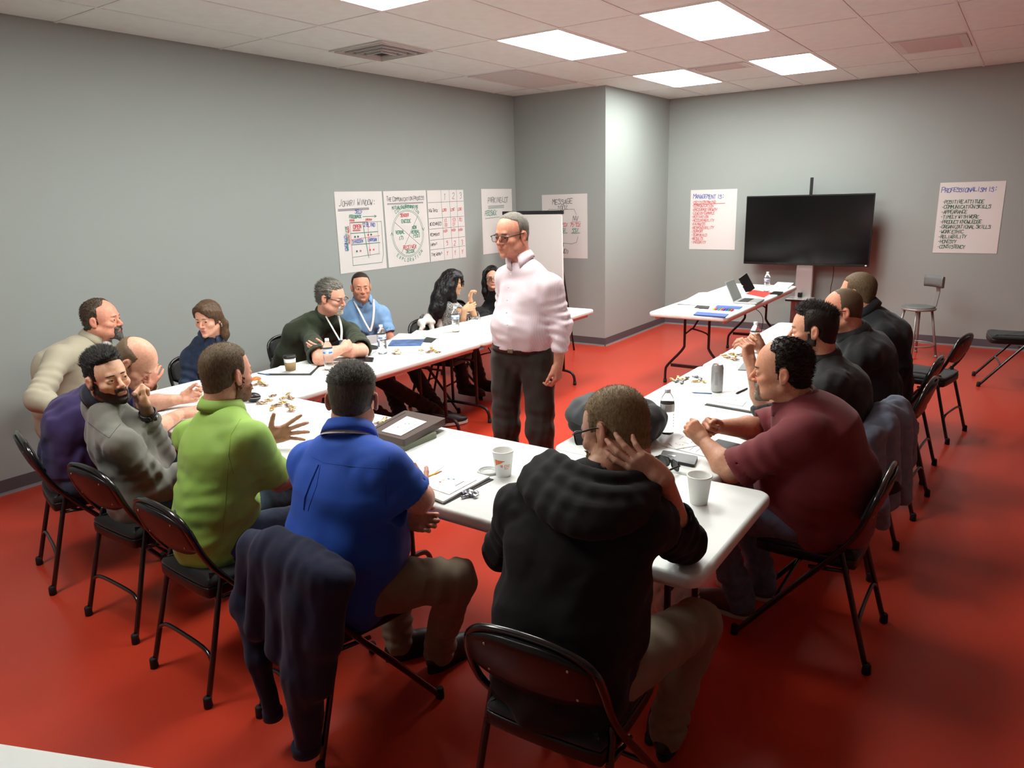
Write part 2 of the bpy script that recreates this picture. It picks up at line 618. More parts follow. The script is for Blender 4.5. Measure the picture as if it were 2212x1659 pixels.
def make_chair():
    t = empty('folding_chair')
    half = [(.245, -.215, .014), (.05, -.211, .264), (-.145, -.205, .50), (-.193, -.203, .585), (-.220, -.20, .66), (-.237, -.185, .722),
            (-.246, -.14, .757), (-.250, -.07, .770)]
    path = half + [(-.251, 0, .773)] + [(x, -y, z) for x, y, z in reversed(half)]
    MB().tube(smooth_path(path, 2), .0118, 10).build('frame', M_CHR, t)
    for s in (-1, 1):
        MB().tube(smooth_path([(-.262, s * .205, .014), (-.20, s * .197, .24), (-.135, s * .184, .475), (-.128, s * .184, .498)], 1), .0112, 10).build('leg', M_CHR, t)
        MB().tube([(-.168, s * .186, .40), (-.02, s * .19, .385)], .008).build('link', M_CHR, t)
        for fx, fy in ((.248, s * .216), (-.264, s * .206)):
            MB().lathe([(.013, 0), (.017, .003), (.0155, .04), (.0125, .045)], (fx, fy, 0), 10).build('foot_cap', M_BLKRUB, t)
    MB().tube(smooth_path([(-.222, -.20, .165), (-.216, -.18, .185), (-.212, -.13, .20), (-.212, .13, .20), (-.216, .18, .185), (-.222, .20, .165)], 2), .0085).build('stretcher', M_CHR, t)
    MB().tube(smooth_path([(.10, -.212, .205), (.095, -.14, .215), (.095, .14, .215), (.10, .212, .205)], 1), .0085).build('stretcher', M_CHR, t)

    def plan(o):
        pts = [(-.195 + o, -.165), (-.195 + o, .165), (-.17, .185 - o), (.16, .198 - o), (.205 - o, .17), (.205 - o, -.17), (.16, -.198 + o), (-.17, -.185 + o)]
        P = smooth_path([(x, y, 0) for x, y in reversed(pts)], 2, True)
        return [(p[0], p[1]) for p in P]

    MB().slab(plan(0.0), .405, .447, .006, 2).build('seat_pan', M_PAN, t)
    pad = MB()
    rings = []
    for o, z in ((.012, .446), (.004, .452), (.004, .462), (.014, .470), (.04, .476), (.09, .480)):
        rings.append([(x, y, z) for x, y in plan(o)])
    pad.loft(rings)
    pad.build('seat_pad', M_PAD, t)
    # curved back plate and pad

    def plate(off0, off1, inset, zlo):
        ny, nz = 13, 7
        V = []
        for off in (off0, off1):
            for k in range(nz):
                for i in range(ny):
                    e = -1 + 2 * i / (ny - 1)
                    y = e * (.196 - inset)
                    zt = .766 - .05 * abs(e) ** 3 - inset
                    zb = zlo - .03 * (1 - e * e) + .02 * abs(e) ** 4
                    z = zb + (zt - zb) * k / (nz - 1)
                    bow = .022 * (1 - e * e)
                    V.append((back_x(z) - bow + off, y * (1 - .10 * max(0, (z - .705) / .07)), z))
        Fc = []
        n = ny * nz
        for k in range(nz - 1):
            for i in range(ny - 1):
                a = k * ny + i
                Fc += [(a, a + ny, a + ny + 1, a + 1), (n + a, n + a + 1, n + a + ny + 1, n + a + ny)]
        rim = [i for i in range(ny)] + [k * ny + ny - 1 for k in range(1, nz)] + [(nz - 1) * ny + i for i in range(ny - 2, -1, -1)] + [k * ny for k in range(nz - 2, 0, -1)]
        for q in range(len(rim)):
            a, b = rim[q], rim[(q + 1) % len(rim)]
            Fc.append((a, b, n + b, n + a))
        m = MB()
        m.add(V, Fc, True)
        return m

    plate(-.006, .004, 0.0, .600).build('back_plate', M_PAN, t)
    plate(.004, .022, .016, .607).build('back_pad', M_PAD, t)
    for y, z in ((-.12, .720), (.12, .720), (-.13, .620), (.13, .620)):
        x = back_x(z) - .022 * (1 - (y / .19) ** 2) - .007
        MB().ball((x, y, z), (.002, .0045, .0045), 8, 4).build('rivet', M_RIV, t)
    return t


CHAIRS = [
    # x, y, heading (deg from +x), label
    (1.555, .920, 4, 'black folding chair in the foreground under the man in the black hoodie'),
    (1.545, 1.868, -9, 'black folding chair with a navy hoodie hung over its back'),
    (1.515, 2.515, -3, 'black folding chair under the man in the lime green polo'),
    (1.575, 3.175, 0, 'black folding chair under the man in the grey sweater'),
    (1.615, 3.86, -15, 'leftmost black folding chair, under the man in the purple shirt'),
    (2.965, .570, 90, 'black folding chair under the man in the maroon polo'),
    (3.755, .650, 82, 'black folding chair with a blue-grey jacket hanging from it'),
    (4.57, .58, 86, 'black folding chair behind the bald man with glasses'),
    (5.17, .60, 86, 'black folding chair under the farthest man in black'),
    (6.12, .506, 78.5, 'empty black folding chair at the end of the right row'),
    (8.03, -.02, 98, 'empty black folding chair cut off by the right edge of the photo'),
    (2.12, 4.97, -97, 'black folding chair under the bearded man in the tan shirt by the left wall'),
    (2.93, 4.72, -92, 'black folding chair under the woman in the denim jacket'),
    (3.80, 4.74, -90, 'black folding chair under the man in the olive shirt'),
    (4.36, 4.80, -100, 'black folding chair under the man in the light blue polo'),
    (4.90, 4.20, -80, 'empty black folding chair left of the one with the white garment'),
    (5.20, 4.37, -52, 'black folding chair with a white garment over its back'),
    (5.95, 4.70, -92, 'black folding chair under the woman in black behind the standing man'),
    (.985, 5.05, -80, 'black folding chair against the left wall, only its edge in the photo'),
]
proto = make_chair()
CH = []
for i, (x, y, a, lab) in enumerate(CHAIRS):
    o = proto if i == 0 else copy_tree(proto)
    o.location = (x, y, 0)
    o.rotation_euler = (0, 0, math.radians(a))
    tag(o, lab, 'chair', 'black folding chairs')
    CH.append(o)

# ------------------------------------------------------------------ stool by the far wall
M_STEEL = mat('stool_grey_steel', (150, 146, 142), 0.4, metal=0.35)
M_VINYL = mat('stool_grey_vinyl', (112, 114, 112), 0.6)
sx, sy = 8.93, .862
t = empty('stool', (sx, sy, 0), math.radians(135), 'grey steel shop stool with a small padded backrest by the far wall', 'stool')
MB().lathe([(.165, .515), (.172, .52), (.172, .535), (.160, .540)], n=28).build('seat_ring', M_STEEL, t)
MB().lathe([(.160, .538), (.160, .548), (.13, .556), (.05, .56), (.005, .56)], n=28).build('seat', M_VINYL, t)
for k in range(4):
    a = math.pi / 4 + k * math.pi / 2
    MB().tube([(.13 * math.cos(a), .13 * math.sin(a), .52), (.215 * math.cos(a), .215 * math.sin(a), .012)], .0125).build('leg', M_STEEL, t)
    MB().lathe([(.012, 0), (.016, .002), (.015, .03)], (.216 * math.cos(a), .216 * math.sin(a), 0), 10).build('foot_cap', M_STEEL, t)
ring = [(.19 * math.cos(q), .19 * math.sin(q), .135) for q in np.linspace(0, 2 * math.pi, 28, endpoint=False)]
MB().tube(ring, .009, 8, True).build('foot_ring', M_STEEL, t)
bk = MB()
for k in range(2):
    pass
bk.loft([[(-.15, -.028, .53), (-.158, -.028, .53), (-.158, .028, .53), (-.15, .028, .53)],
         [(-.19, -.028, .545), (-.198, -.028, .54), (-.198, .028, .54), (-.19, .028, .545)],
         [(-.215, -.026, .70), (-.223, -.026, .70), (-.223, .026, .70), (-.215, .026, .70)],
         [(-.20, -.026, .84), (-.208, -.026, .84), (-.208, .026, .84), (-.20, .026, .84)]], True, True, False)
bk.build('back_strap', M_STEEL, t)
rest = MB()
rr_ = []
for e in np.linspace(-1, 1, 9):
    y = e * .135
    x = -.185 + .03 * e * e
    w = .018 * (1 - .15 * e * e)
    rr_.append([(x - w, y, .755), (x + w * .6, y, .75), (x + w, y, .79), (x + w, y, .84), (x + w * .6, y, .875), (x - w, y, .87)])
rest.loft(rr_)
rest.build('backrest', M_VINYL, t)

# ------------------------------------------------------------------ television on a pedestal stand
M_SCR = mat('tv_screen', (5, 5, 6), 0.14, spec=0.5)
M_BEZ = mat('tv_bezel', (14, 14, 15), 0.35)
M_SIL = mat('brushed_silver', (196, 190, 188), 0.33, metal=0.55)
tvx = 9.42
sc_ = tvx / XW
tl, br_ = at(1613, 424, x=tvx), at(1876, 577, x=tvx)
cy_, cz_ = (tl[1] + br_[1]) / 2, (tl[2] + br_[2]) / 2
tw, th_ = abs(tl[1] - br_[1]), abs(tl[2] - br_[2])
t = empty('television', (tvx, cy_, cz_), 0, 'large black flat television switched off', 'television')
MB().box((.02, 0, 0), (.035, tw, th_), bev=.004).build('housing', M_BEZ, t)
MB().box((.001, 0, .008), (.006, tw - .024, th_ - .045)).build('screen', M_SCR, t)
MB().box((.055, 0, -.05), (.04, tw * .6, th_ * .55), bev=.01).build('rear_cover', M_BEZ, t)
MB().ball((.0, -tw / 2 + .03, -th_ / 2 + .014), (.003, .012, .009), 10, 5).build('badge', mat('badge_white', (230, 230, 226), .4), t)
t = empty('television_stand', (tvx + .12, cy_, 0), 0, 'silver pedestal stand with a shelf under the television', 'stand')
MB().box((0, 0, .62), (.05, .20, 1.16), bev=.008).build('column', M_SIL, t)
MB().box((-.05, 0, .035), (.46, .72, .04), bev=.012).build('base', M_BEZ, t)
MB().box((-.14, 0, .49), (.26, .30, .022), bev=.004).build('shelf', M_BEZ, t)
MB().box((-.145, 0, .505), (.25, .29, .010), bev=.003).build('shelf_top', M_SIL, t)
MB().box((-.04, 0, .31), (.04, .26, .34), bev=.006).build('cabinet_panel', mat('stand_panel_gloss', (150, 120, 118), .15, metal=.6), t)
MB().box((-.03, 0, 1.27), (.04, .34, .40), bev=.006).build('mount_plate', M_BEZ, t)
MB().box((-.02, -.01, 1.74), (.022, .034, .42), bev=.003).build('camera_post', M_BEZ, t)
MB().box((-.12, .01, .545), (.05, .05, .06), bev=.006).build('small_device', M_BEZ, t)
cable = smooth_path([(tvx + .06, cy_ - .33, cz_ - th_ / 2 + .06), (tvx + .12, cy_ - .34, .80), (tvx + .14, cy_ - .30, .55), (tvx + .2, cy_ - .36, .30), (tvx + .25, cy_ - .40, .02)], 2)
tag(MB().tube(cable, .004, 6).build('power_cable', M_BEZ), 'thin black cable hanging below the television', 'cable')

# ------------------------------------------------------------------ hand lettering (single-stroke marker letters)
GL = {'A': '002640 1232', 'B': '00063645343303 3342413000', 'C': '4536160501103041', 'D': '00062645412000', 'E': '46060040 0333', 'F': '460600 0333',
      'G': '453616050110304143 4323', 'H': '0600 4640 0343', 'I': '2620', 'J': '36311001', 'K': '0600 460340', 'L': '060040', 'M': '0006234640', 'N': '00064046',
      'O': '1605011030414536 3616', 'P': '0006364534330 3'.replace(' ', ''), 'Q': '160501103041453616 2240', 'R': '0006364534330 3 2340'.replace('0 3 ', '03 '),
      'S': '4536160514344130100 1'.replace(' ', ''), 'T': '0646 2620', 'U': '060110304146', 'V': '062046', 'W': '0610233046', 'X': '0046 0640', 'Y': '062346 2320',
      'Z': '06460040', '0': '160501103041453616', '1': '152620', '2': '0516364533 0040'.replace(' 00', '00'), '3': '05163645342334413010', '4': '30360242', '5': '460604344130100',
      '6': '361605011030414233', '7': '064610', '8': '163634143616 14011030413414', '9': '34140516364541 20'.replace(' ', ''), '?': '05163644232 2'.replace(' ', ''), ':': '2425 2122', '#': '1016 3036 0242 0444',
      '%': '0046 0515 3141', '(': '36242230', ')': '16242210', '-': '1333', '.': '2021', '/': '0046', "'": '2624', '"': '1614 3634', '&': '4004153625011041', '+': '2125 0343', '>': '002340'}


def glyph(ch):
    out = []
    for part in GL.get(ch.upper(), '').split():
        if len(part) % 2:
            part = part[:-1]
        out.append([(int(part[i]), int(part[i + 1])) for i in range(0, len(part), 2)])
    return out


class Pen:
    """draws marker strokes on a sheet (coordinates in metres: right, up from the sheet centre)"""

    def __init__(s, seed=1):
        s.by = {}
        s.r = random.Random(seed)

    def stroke(s, col, pts, w=.006):
        w *= 1.25
        L = s.by.setdefault(col, ([], []))
        for (a, b) in zip(pts[:-1], pts[1:]):
            a, b = np.array(a, float), np.array(b, float)
            d = b - a
            n = np.linalg.norm(d)
            if n < 1e-6:
                continue
            d /= n
            e = np.array([-d[1], d[0]]) * w / 2
            a2, b2 = a - d * w * .4, b + d * w * .4
            k = len(L[0])
            L[0].extend([a2 + e, a2 - e, b2 - e, b2 + e])
            L[1].append((k, k + 1, k + 2, k + 3))

    def text(s, col, x, y, txt, h=.04, w=.005, ang=0.0, sp=1.0, slant=.10, jit=.11):
        ca, sa = math.cos(ang), math.sin(ang)
        cx = 0.0
        for ch in txt:
            sc2 = h * (.78 if ch.islower() else 1.0)
            wd = sc2 * .55
            if ch == ' ':
                cx += h * .4 * sp
                continue
            jy = s.r.uniform(-jit, jit) * h
            for pl in glyph(ch):
                P = []
                for gx_, gy_ in pl:
                    px = cx + gx_ / 4 * wd + slant * gy_ / 6 * sc2 + s.r.uniform(-.045, .045) * h
                    py = gy_ / 6 * sc2 + jy + s.r.uniform(-.03, .03) * h
                    P.append((x + ca * px - sa * py, y + sa * px + ca * py))
                s.stroke(col, P, w)
            cx += (wd + h * .17) * sp
        return cx

    def build(s, parent, lift=.0012):
        k_ = 0
        for col, (V, Fq) in s.by.items():
            k_ += 1
            m = MB()
            m.add([(v[0], v[1], lift * .4 + .00055 * k_ + 5e-6 * ((i_ // 4) % 90)) for i_, v in enumerate(V)], Fq)
            o = m.build('lettering', INK[col], parent)
            o['label'] = col.replace('_', ' ') + ' marker lettering and lines'
            o['kind'] = 'stuff'


INK = {'black': mat('ink_black', (92, 90, 94), .7), 'red': mat('ink_red', (204, 96, 98), .7), 'green': mat('ink_green', (66, 140, 116), .7),
       'blue': mat('ink_blue', (88, 106, 178), .7), 'grey': mat('ink_grey', (120, 118, 126), .7), 'dark_green': mat('ink_dark_green', (58, 104, 84), .7)}
M_PAPER = mat('paper_white', (226, 223, 220), .8, bump=(12, .12, .004))


def sheet(name, corner_tl, W, Hh, nrm, right, label, bow=.012, seed=0, tilt=0.0):
    """a paper sheet hung on a wall; its frame: x right, y up, z out of the wall"""
    nrm, right = np.array(nrm, float), np.array(right, float)
    c = np.array(corner_tl) + right * W / 2 - np.array([0, 0, Hh / 2]) + nrm * .004
    o = empty(name, tuple(c), 0, label, 'poster')
    up = np.array([0, 0, 1.0])
    M = Matrix(((right[0], up[0], nrm[0], c[0]), (right[1], up[1], nrm[1], c[1]), (right[2], up[2], nrm[2], c[2]), (0, 0, 0, 1)))
    o.rotation_mode = 'XYZ'
    o.rotation_euler = (M.to_3x3() @ Matrix.Rotation(tilt, 3, 'Z')).to_euler()
    nx, ny = 7, 8
    V, Fq = [], []
    rg = random.Random(seed)
    ph = rg.uniform(0, 6)
    for th in (0, -.0008):
        for j in range(ny):
            for i in range(nx):
                e, f_ = -1 + 2 * i / (nx - 1), j / (ny - 1)
                low = (1 - f_) ** 2
                z = bow * low * (.5 + .5 * math.sin(2.2 * e + ph)) * .6 + .001
                V.append((e * W / 2, -Hh / 2 + f_ * Hh, z * 0.2 + th if False else th))
    n = nx * ny
    for j in range(ny - 1):
        for i in range(nx - 1):
            a = j * nx + i
            Fq += [(a, a + 1, a + nx + 1, a + nx), (n + a, n + a + nx, n + a + nx + 1, n + a + 1)]
    rim = [i for i in range(nx)] + [k * nx + nx - 1 for k in range(1, ny)] + [(ny - 1) * nx + i for i in range(nx - 2, -1, -1)] + [k * nx for k in range(ny - 2, 0, -1)]
    for q in range(len(rim)):
        a, b = rim[q], rim[(q + 1) % len(rim)]
        Fq.append((b, a, n + a, n + b))
    m = MB()
    m.add(V, Fq, False)
    m.build('sheet', M_PAPER, o)
    return o


RL = (1, 0, 0)
# 1 Johari window
o = sheet('poster', (4.850, YL, 1.926), .632, .772, (0, -1, 0), RL, 'flip chart sheet titled with a window diagram, leftmost on the wall', tilt=-.004)
p = Pen(1)
p.text('black', -.27, .255, 'Johari Window:', .062, .004, sp=.92, slant=.2)
for k in range(3):
    p.stroke('grey', [(-.285, .222 - .008 * k), (.12, .228 - .008 * k)], .004)
p.text('blue', -.07, .175, 'SELF', .036)
p.text('green', -.15, .135, 'FEEDBACK', .028)
p.stroke('green', [(.03, .145), (.21, .143)], .004)
p.stroke('green', [(.19, .155), (.215, .143), (.19, .133)], .004)
p.text('red', -.15, .105, 'KNOWN', .018, .003)
p.text('red', .06, .105, 'UNKNOWN', .018, .003)
p.text('blue', -.235, -.03, 'OTHERS', .034, ang=-math.pi / 2)
p.text('green', -.215, .06, 'SELF DISCLOSURE', .022, .003, ang=-math.pi / 2)
p.text('red', -.185, .06, 'KNOWN  UNKNOWN', .018, .003, ang=-math.pi / 2)
p.stroke('red', [(-.15, .095), (.09, .095), (.09, -.24)], .003)
p.stroke('red', [(-.15, .095), (-.15, -.235)], .003)
p.stroke('red', [(-.15, -.07), (.24, -.05)], .003)
p.stroke('green', [(-.14, .09), (.28, .09), (.28, -.24), (.25, -.32), (-.15, -.32), (-.15, -.24)], .003)
p.stroke('green', [(-.15, -.01), (.22, -.01)], .005)
p.stroke('green', [(.02, .09), (.07, -.26)], .005)
p.stroke('green', [(-.15, -.12), (.24, -.12)], .005)
p.stroke('dark_green', [(.22, .09), (.22, -.24)], .002)
p.stroke('dark_green', [(-.15, -.24), (.22, -.23)], .002)
p.text('red', -.11, .035, 'OPEN', .038, .006)
p.stroke('red', [(-.12, .02), (-.02, .02)], .004)
p.stroke('red', [(-.12, .012), (-.02, .012)], .004)
p.text('blue', .03, .045, '2 BLIND', .034)
p.text('blue', -.14, -.105, '3 HIDDEN', .030, sp=.9)
p.text('blue', .075, -.10, 'UNKNOWN', .028, sp=.85)
for (dx, dy, c) in ((-.10, -.045, 'dark_green'), (-.06, -.045, 'dark_green'), (.08, -.035, 'red'), (.12, -.035, 'dark_green'), (-.09, -.185, 'dark_green'), (-.04, -.185, 'red'), (.09, -.185, 'red'), (.14, -.185, 'red')):
    p.stroke(c, [(dx, dy), (dx + .006, dy)], .014)
p.build(o)
# 2 communication process
o = sheet('poster', (5.506, YL, 1.926), .652, .772, (0, -1, 0), RL, 'flip chart sheet with a large circle diagram cut by a cross', tilt=.006)
p = Pen(2)
p.text('black', -.29, .285, 'The Communication Process', .045, .004, sp=.86)
for k in range(2):
    p.stroke('grey', [(-.28, .262 - .009 * k), (.27, .262 - .009 * k)], .004)
p.text('green', -.25, .205, '= MUTUAL UNDERSTANDING', .03, .004, sp=.95)
for rad in (.245, .232):
    p.stroke('green', [(rad * math.cos(q) * (1 if rad > .24 else .98), -.055 + rad * math.sin(q)) for q in np.linspace(0, 2 * math.pi, 50)], .003)
for ang, txt in ((None, None),):
    pass


def arc_text(p, col, txt, R_, a0, a1, h, flip=False):
    n = len(txt)
    for i, ch in enumerate(txt):
        a = math.radians(a0 + (a1 - a0) * i / max(1, n - 1))
        p.text(col, R_ * math.cos(a), -.055 + R_ * math.sin(a), ch, h, .004, ang=(a + math.pi / 2 if flip else a - math.pi / 2))


arc_text(p, 'green', 'CONFIRMATION', .262, 128, 52, .034)
arc_text(p, 'green', 'EXPLORATION', .298, 228, 312, .034, True)
p.stroke('black', [(-.19, .07), (.18, -.19)], .003)
p.stroke('black', [(.17, .12), (-.12, -.25)], .003)
p.text('red', -.10, .12, 'SENDER', .03)
p.text('green', -.09, .06, 'ENCODE', .034)
p.text('green', -.19, -.05, 'VERBAL', .032)
p.text('green', -.15, -.115, '(7)', .038)
p.text('green', .07, -.015, 'NON', .032)
p.text('green', .05, -.06, 'VERBAL', .032)
p.text('green', .07, -.105, '(93%)', .034)
p.text('red', -.09, -.215, 'RECEIVER', .036)
p.text('green', -.05, -.26, 'DECODE', .032)
p.stroke('green', [(-.265, -.06), (-.245, -.03), (-.23, -.06)], .004)
p.stroke('green', [(.265, -.01), (.245, -.04), (.23, -.01)], .004)
p.build(o)
# 3 score grid
o = sheet('poster', (6.175, YL, 1.926), .634, .772, (0, -1, 0), RL, 'flip chart sheet with a hand-drawn table of columns 1, 2 and 3')
p = Pen(3)
for y in (.255, .085, -.03, -.15, -.255):
    p.stroke('black', [(-.31, y), (.31, y + .004)], .003)
for x in (-.085, .06, .19):
    p.stroke('black', [(x, .385), (x + .005, -.385)], .003)
for x, d in ((-.04, '1'), (.11, '2'), (.24, '3')):
    p.text('black', x, .285, d, .065, .004)
for y, txt in ((.155, 'New Trick'), (.005, '#EXCHANGES'), (-.105, '#Comments'), (-.215, 'Happy?'), (-.325, 'Time Worry?')):
    p.text('black', -.305, y, txt, .034, .004, sp=.82)
for x in (-.075, .07, .20):
    p.text('red', x, .155, 'LOAD', .03, .004, sp=.8)
for x, a, b in ((-.06, '10', '00'), (.085, '101', '01'), (.215, '80', '')):
    p.text('red', x, .035, a, .036, .004)
    p.text('red', x + .01, -.01, b, .034, .004)
for x in (-.075, .07, .20):
    p.text('red', x, -.075, 'HIGH', .028, .004, sp=.85)
for x, a in ((-.04, '9'), (.10, '2'), (.235, '3')):
    p.text('red', x, -.23, a, .05, .005)
    p.text('red', x, -.335, 'Y', .045, .005)
p.build(o)
# 4 parking lot
o = sheet('poster', (7.150, YL, 1.930), .640, .775, (0, -1, 0), RL, 'flip chart sheet with a short green note, in the corner left of the flip chart', tilt=-.006)
p = Pen(4)
p.text('black', -.19, .225, 'PARKING LOT', .062, .005, sp=.9)
for k in range(3):
    p.stroke('dark_green', [(-.19, .185 - .014 * k), (.14, .19 - .014 * k)], .004)
p.text('green', -.26, .075, 'FEEDBACK', .055, .005, sp=.75)
p.stroke('green', [(-.26, .04), (.04, .05)], .004)
p.build(o)
# 5 message
RB = (0, -1, 0)
o = sheet('poster', (XF, 5.016, 1.842), .645, .772, (-1, 0, 0), RB, 'flip chart sheet partly hidden by the flip chart, on the bump-out wall', tilt=.004)
p = Pen(5)
p.text('black', -.17, .27, 'MESSAGE', .058, .005)
p.text('black', -.10, .20, '100%', .052, .005)
p.stroke('grey', [(-.26, .16), (-.22, .21), (-.10, .205)], .004)
p.stroke('grey', [(.02, .205), (.14, .205), (.17, .14)], .004)
p.text('black', -.29, .13, 'V', .05, .005)
p.text('black', .12, .07, 'NV', .055, .005)
p.stroke('black', [(.10, .055), (.23, .055)], .003)
for x in (-.10, .08):
    p.text('red', x, .0, '75-90%', .042, .005, sp=.8)
    p.text('green', x + .03, -.065, '55%', .042, .005)
    p.stroke('green', [(x + .02, -.08), (x + .14, -.078)], .005)
p.stroke('grey', [(-.2, -.17), (-.05, -.20), (.10, -.21), (.17, -.19), (.19, -.12)], .004)
p.text('black', -.05, -.25, 'U', .05, .005)
p.text('black', -.08, -.33, '(ND)', .05, .005)
p.build(o)
# 6, 7 on the far wall
o = sheet('poster', (XW, 3.796, 1.846), .633, .788, (-1, 0, 0), RB, 'flip chart sheet with red handwritten list left of the television')
p = Pen(6)
p.text('blue', -.28, .28, 'Management is:', .06, .006, sp=.85)
for k, txt in enumerate(['DECISION MAKING', 'COMMUNICATION', 'ENCOURAGE GROWTH', 'LEAD BY EXAMPLE', 'MOTIVATION', 'ACCOUNTABILITY', 'FAIRNESS', 'RESPONSIBILITY', 'SUPPORT', 'TEAM BUILD', 'RESULTS', 'INTEGRITY']):
    p.text('red', -.29, .215 - .048 * k, '-' + txt, .034, .0045, sp=.85)
p.stroke('red', [(-.27, .206), (.16, .212)], .006)
p.build(o)
o = sheet('poster', (XW, .860, 1.842), .62, .778, (-1, 0, 0), RB, 'flip chart sheet with dark green handwritten list right of the television')
p = Pen(7)
p.text('blue', -.29, .285, 'Professionalism is:', .056, .005, sp=.83)
for k, txt in enumerate(['POSITIVE ATTITUDE', 'COMMUNICATION SKILLS', 'APPEARANCE', 'TIMELY WITH WORK', 'PRODUCT KNOWLEDGE', 'ORGANIZATIONAL SKILLS', 'WORK ETHIC', 'RELIABILITY', 'HONESTY', 'CONSISTENCY']):
    p.text('dark_green', -.27, .16 - .055 * k, '-' + txt, .036, .0045, sp=.88)
p.build(o)

# ------------------------------------------------------------------ flip chart easel
M_EASEL = mat('easel_black', (22, 22, 24), .45)
fx_ = 7.20
a_, b_ = at(1086, 461, x=fx_), at(1217, 458, x=fx_)
fy_, fz_ = (a_[1] + b_[1]) / 2, (a_[2] + b_[2]) / 2
fw = abs(a_[1] - b_[1])
t = empty('flip_chart', (fx_, fy_, 0), 0, 'flip chart easel with a blank white pad behind the standing man', 'flip chart')
MB().box((0, 0, fz_), (.03, fw, .042), bev=.005).build('clamp_bar', M_EASEL, t)
pad_ = MB()
pad_.loft([[(-.012, s * (fw / 2 - .02), fz_ - .02), (.008, s * (fw / 2 - .02), fz_ - .02), (.03, s * (fw / 2 - .02), fz_ - .9), (-.0, s * (fw / 2 - .02), fz_ - .9)] for s in (-1, 1)], True, True, False)
pad_.build('paper_pad', M_PAPER, t)
MB().box((.035, 0, fz_ - .48), (.012, fw - .10, .93)).build('backboard', M_EASEL, t)
MB().box((-.01, 0, fz_ - .95), (.07, fw - .1, .02)).build('tray', M_EASEL, t)
for ya, yb, xb in ((-.30, -.37, .30), (.30, .36, .10), (0, .04, .52)):
    MB().tube([(.035, ya, fz_ - .1), (xb, yb, .0)], .011).build('leg', M_EASEL, t)

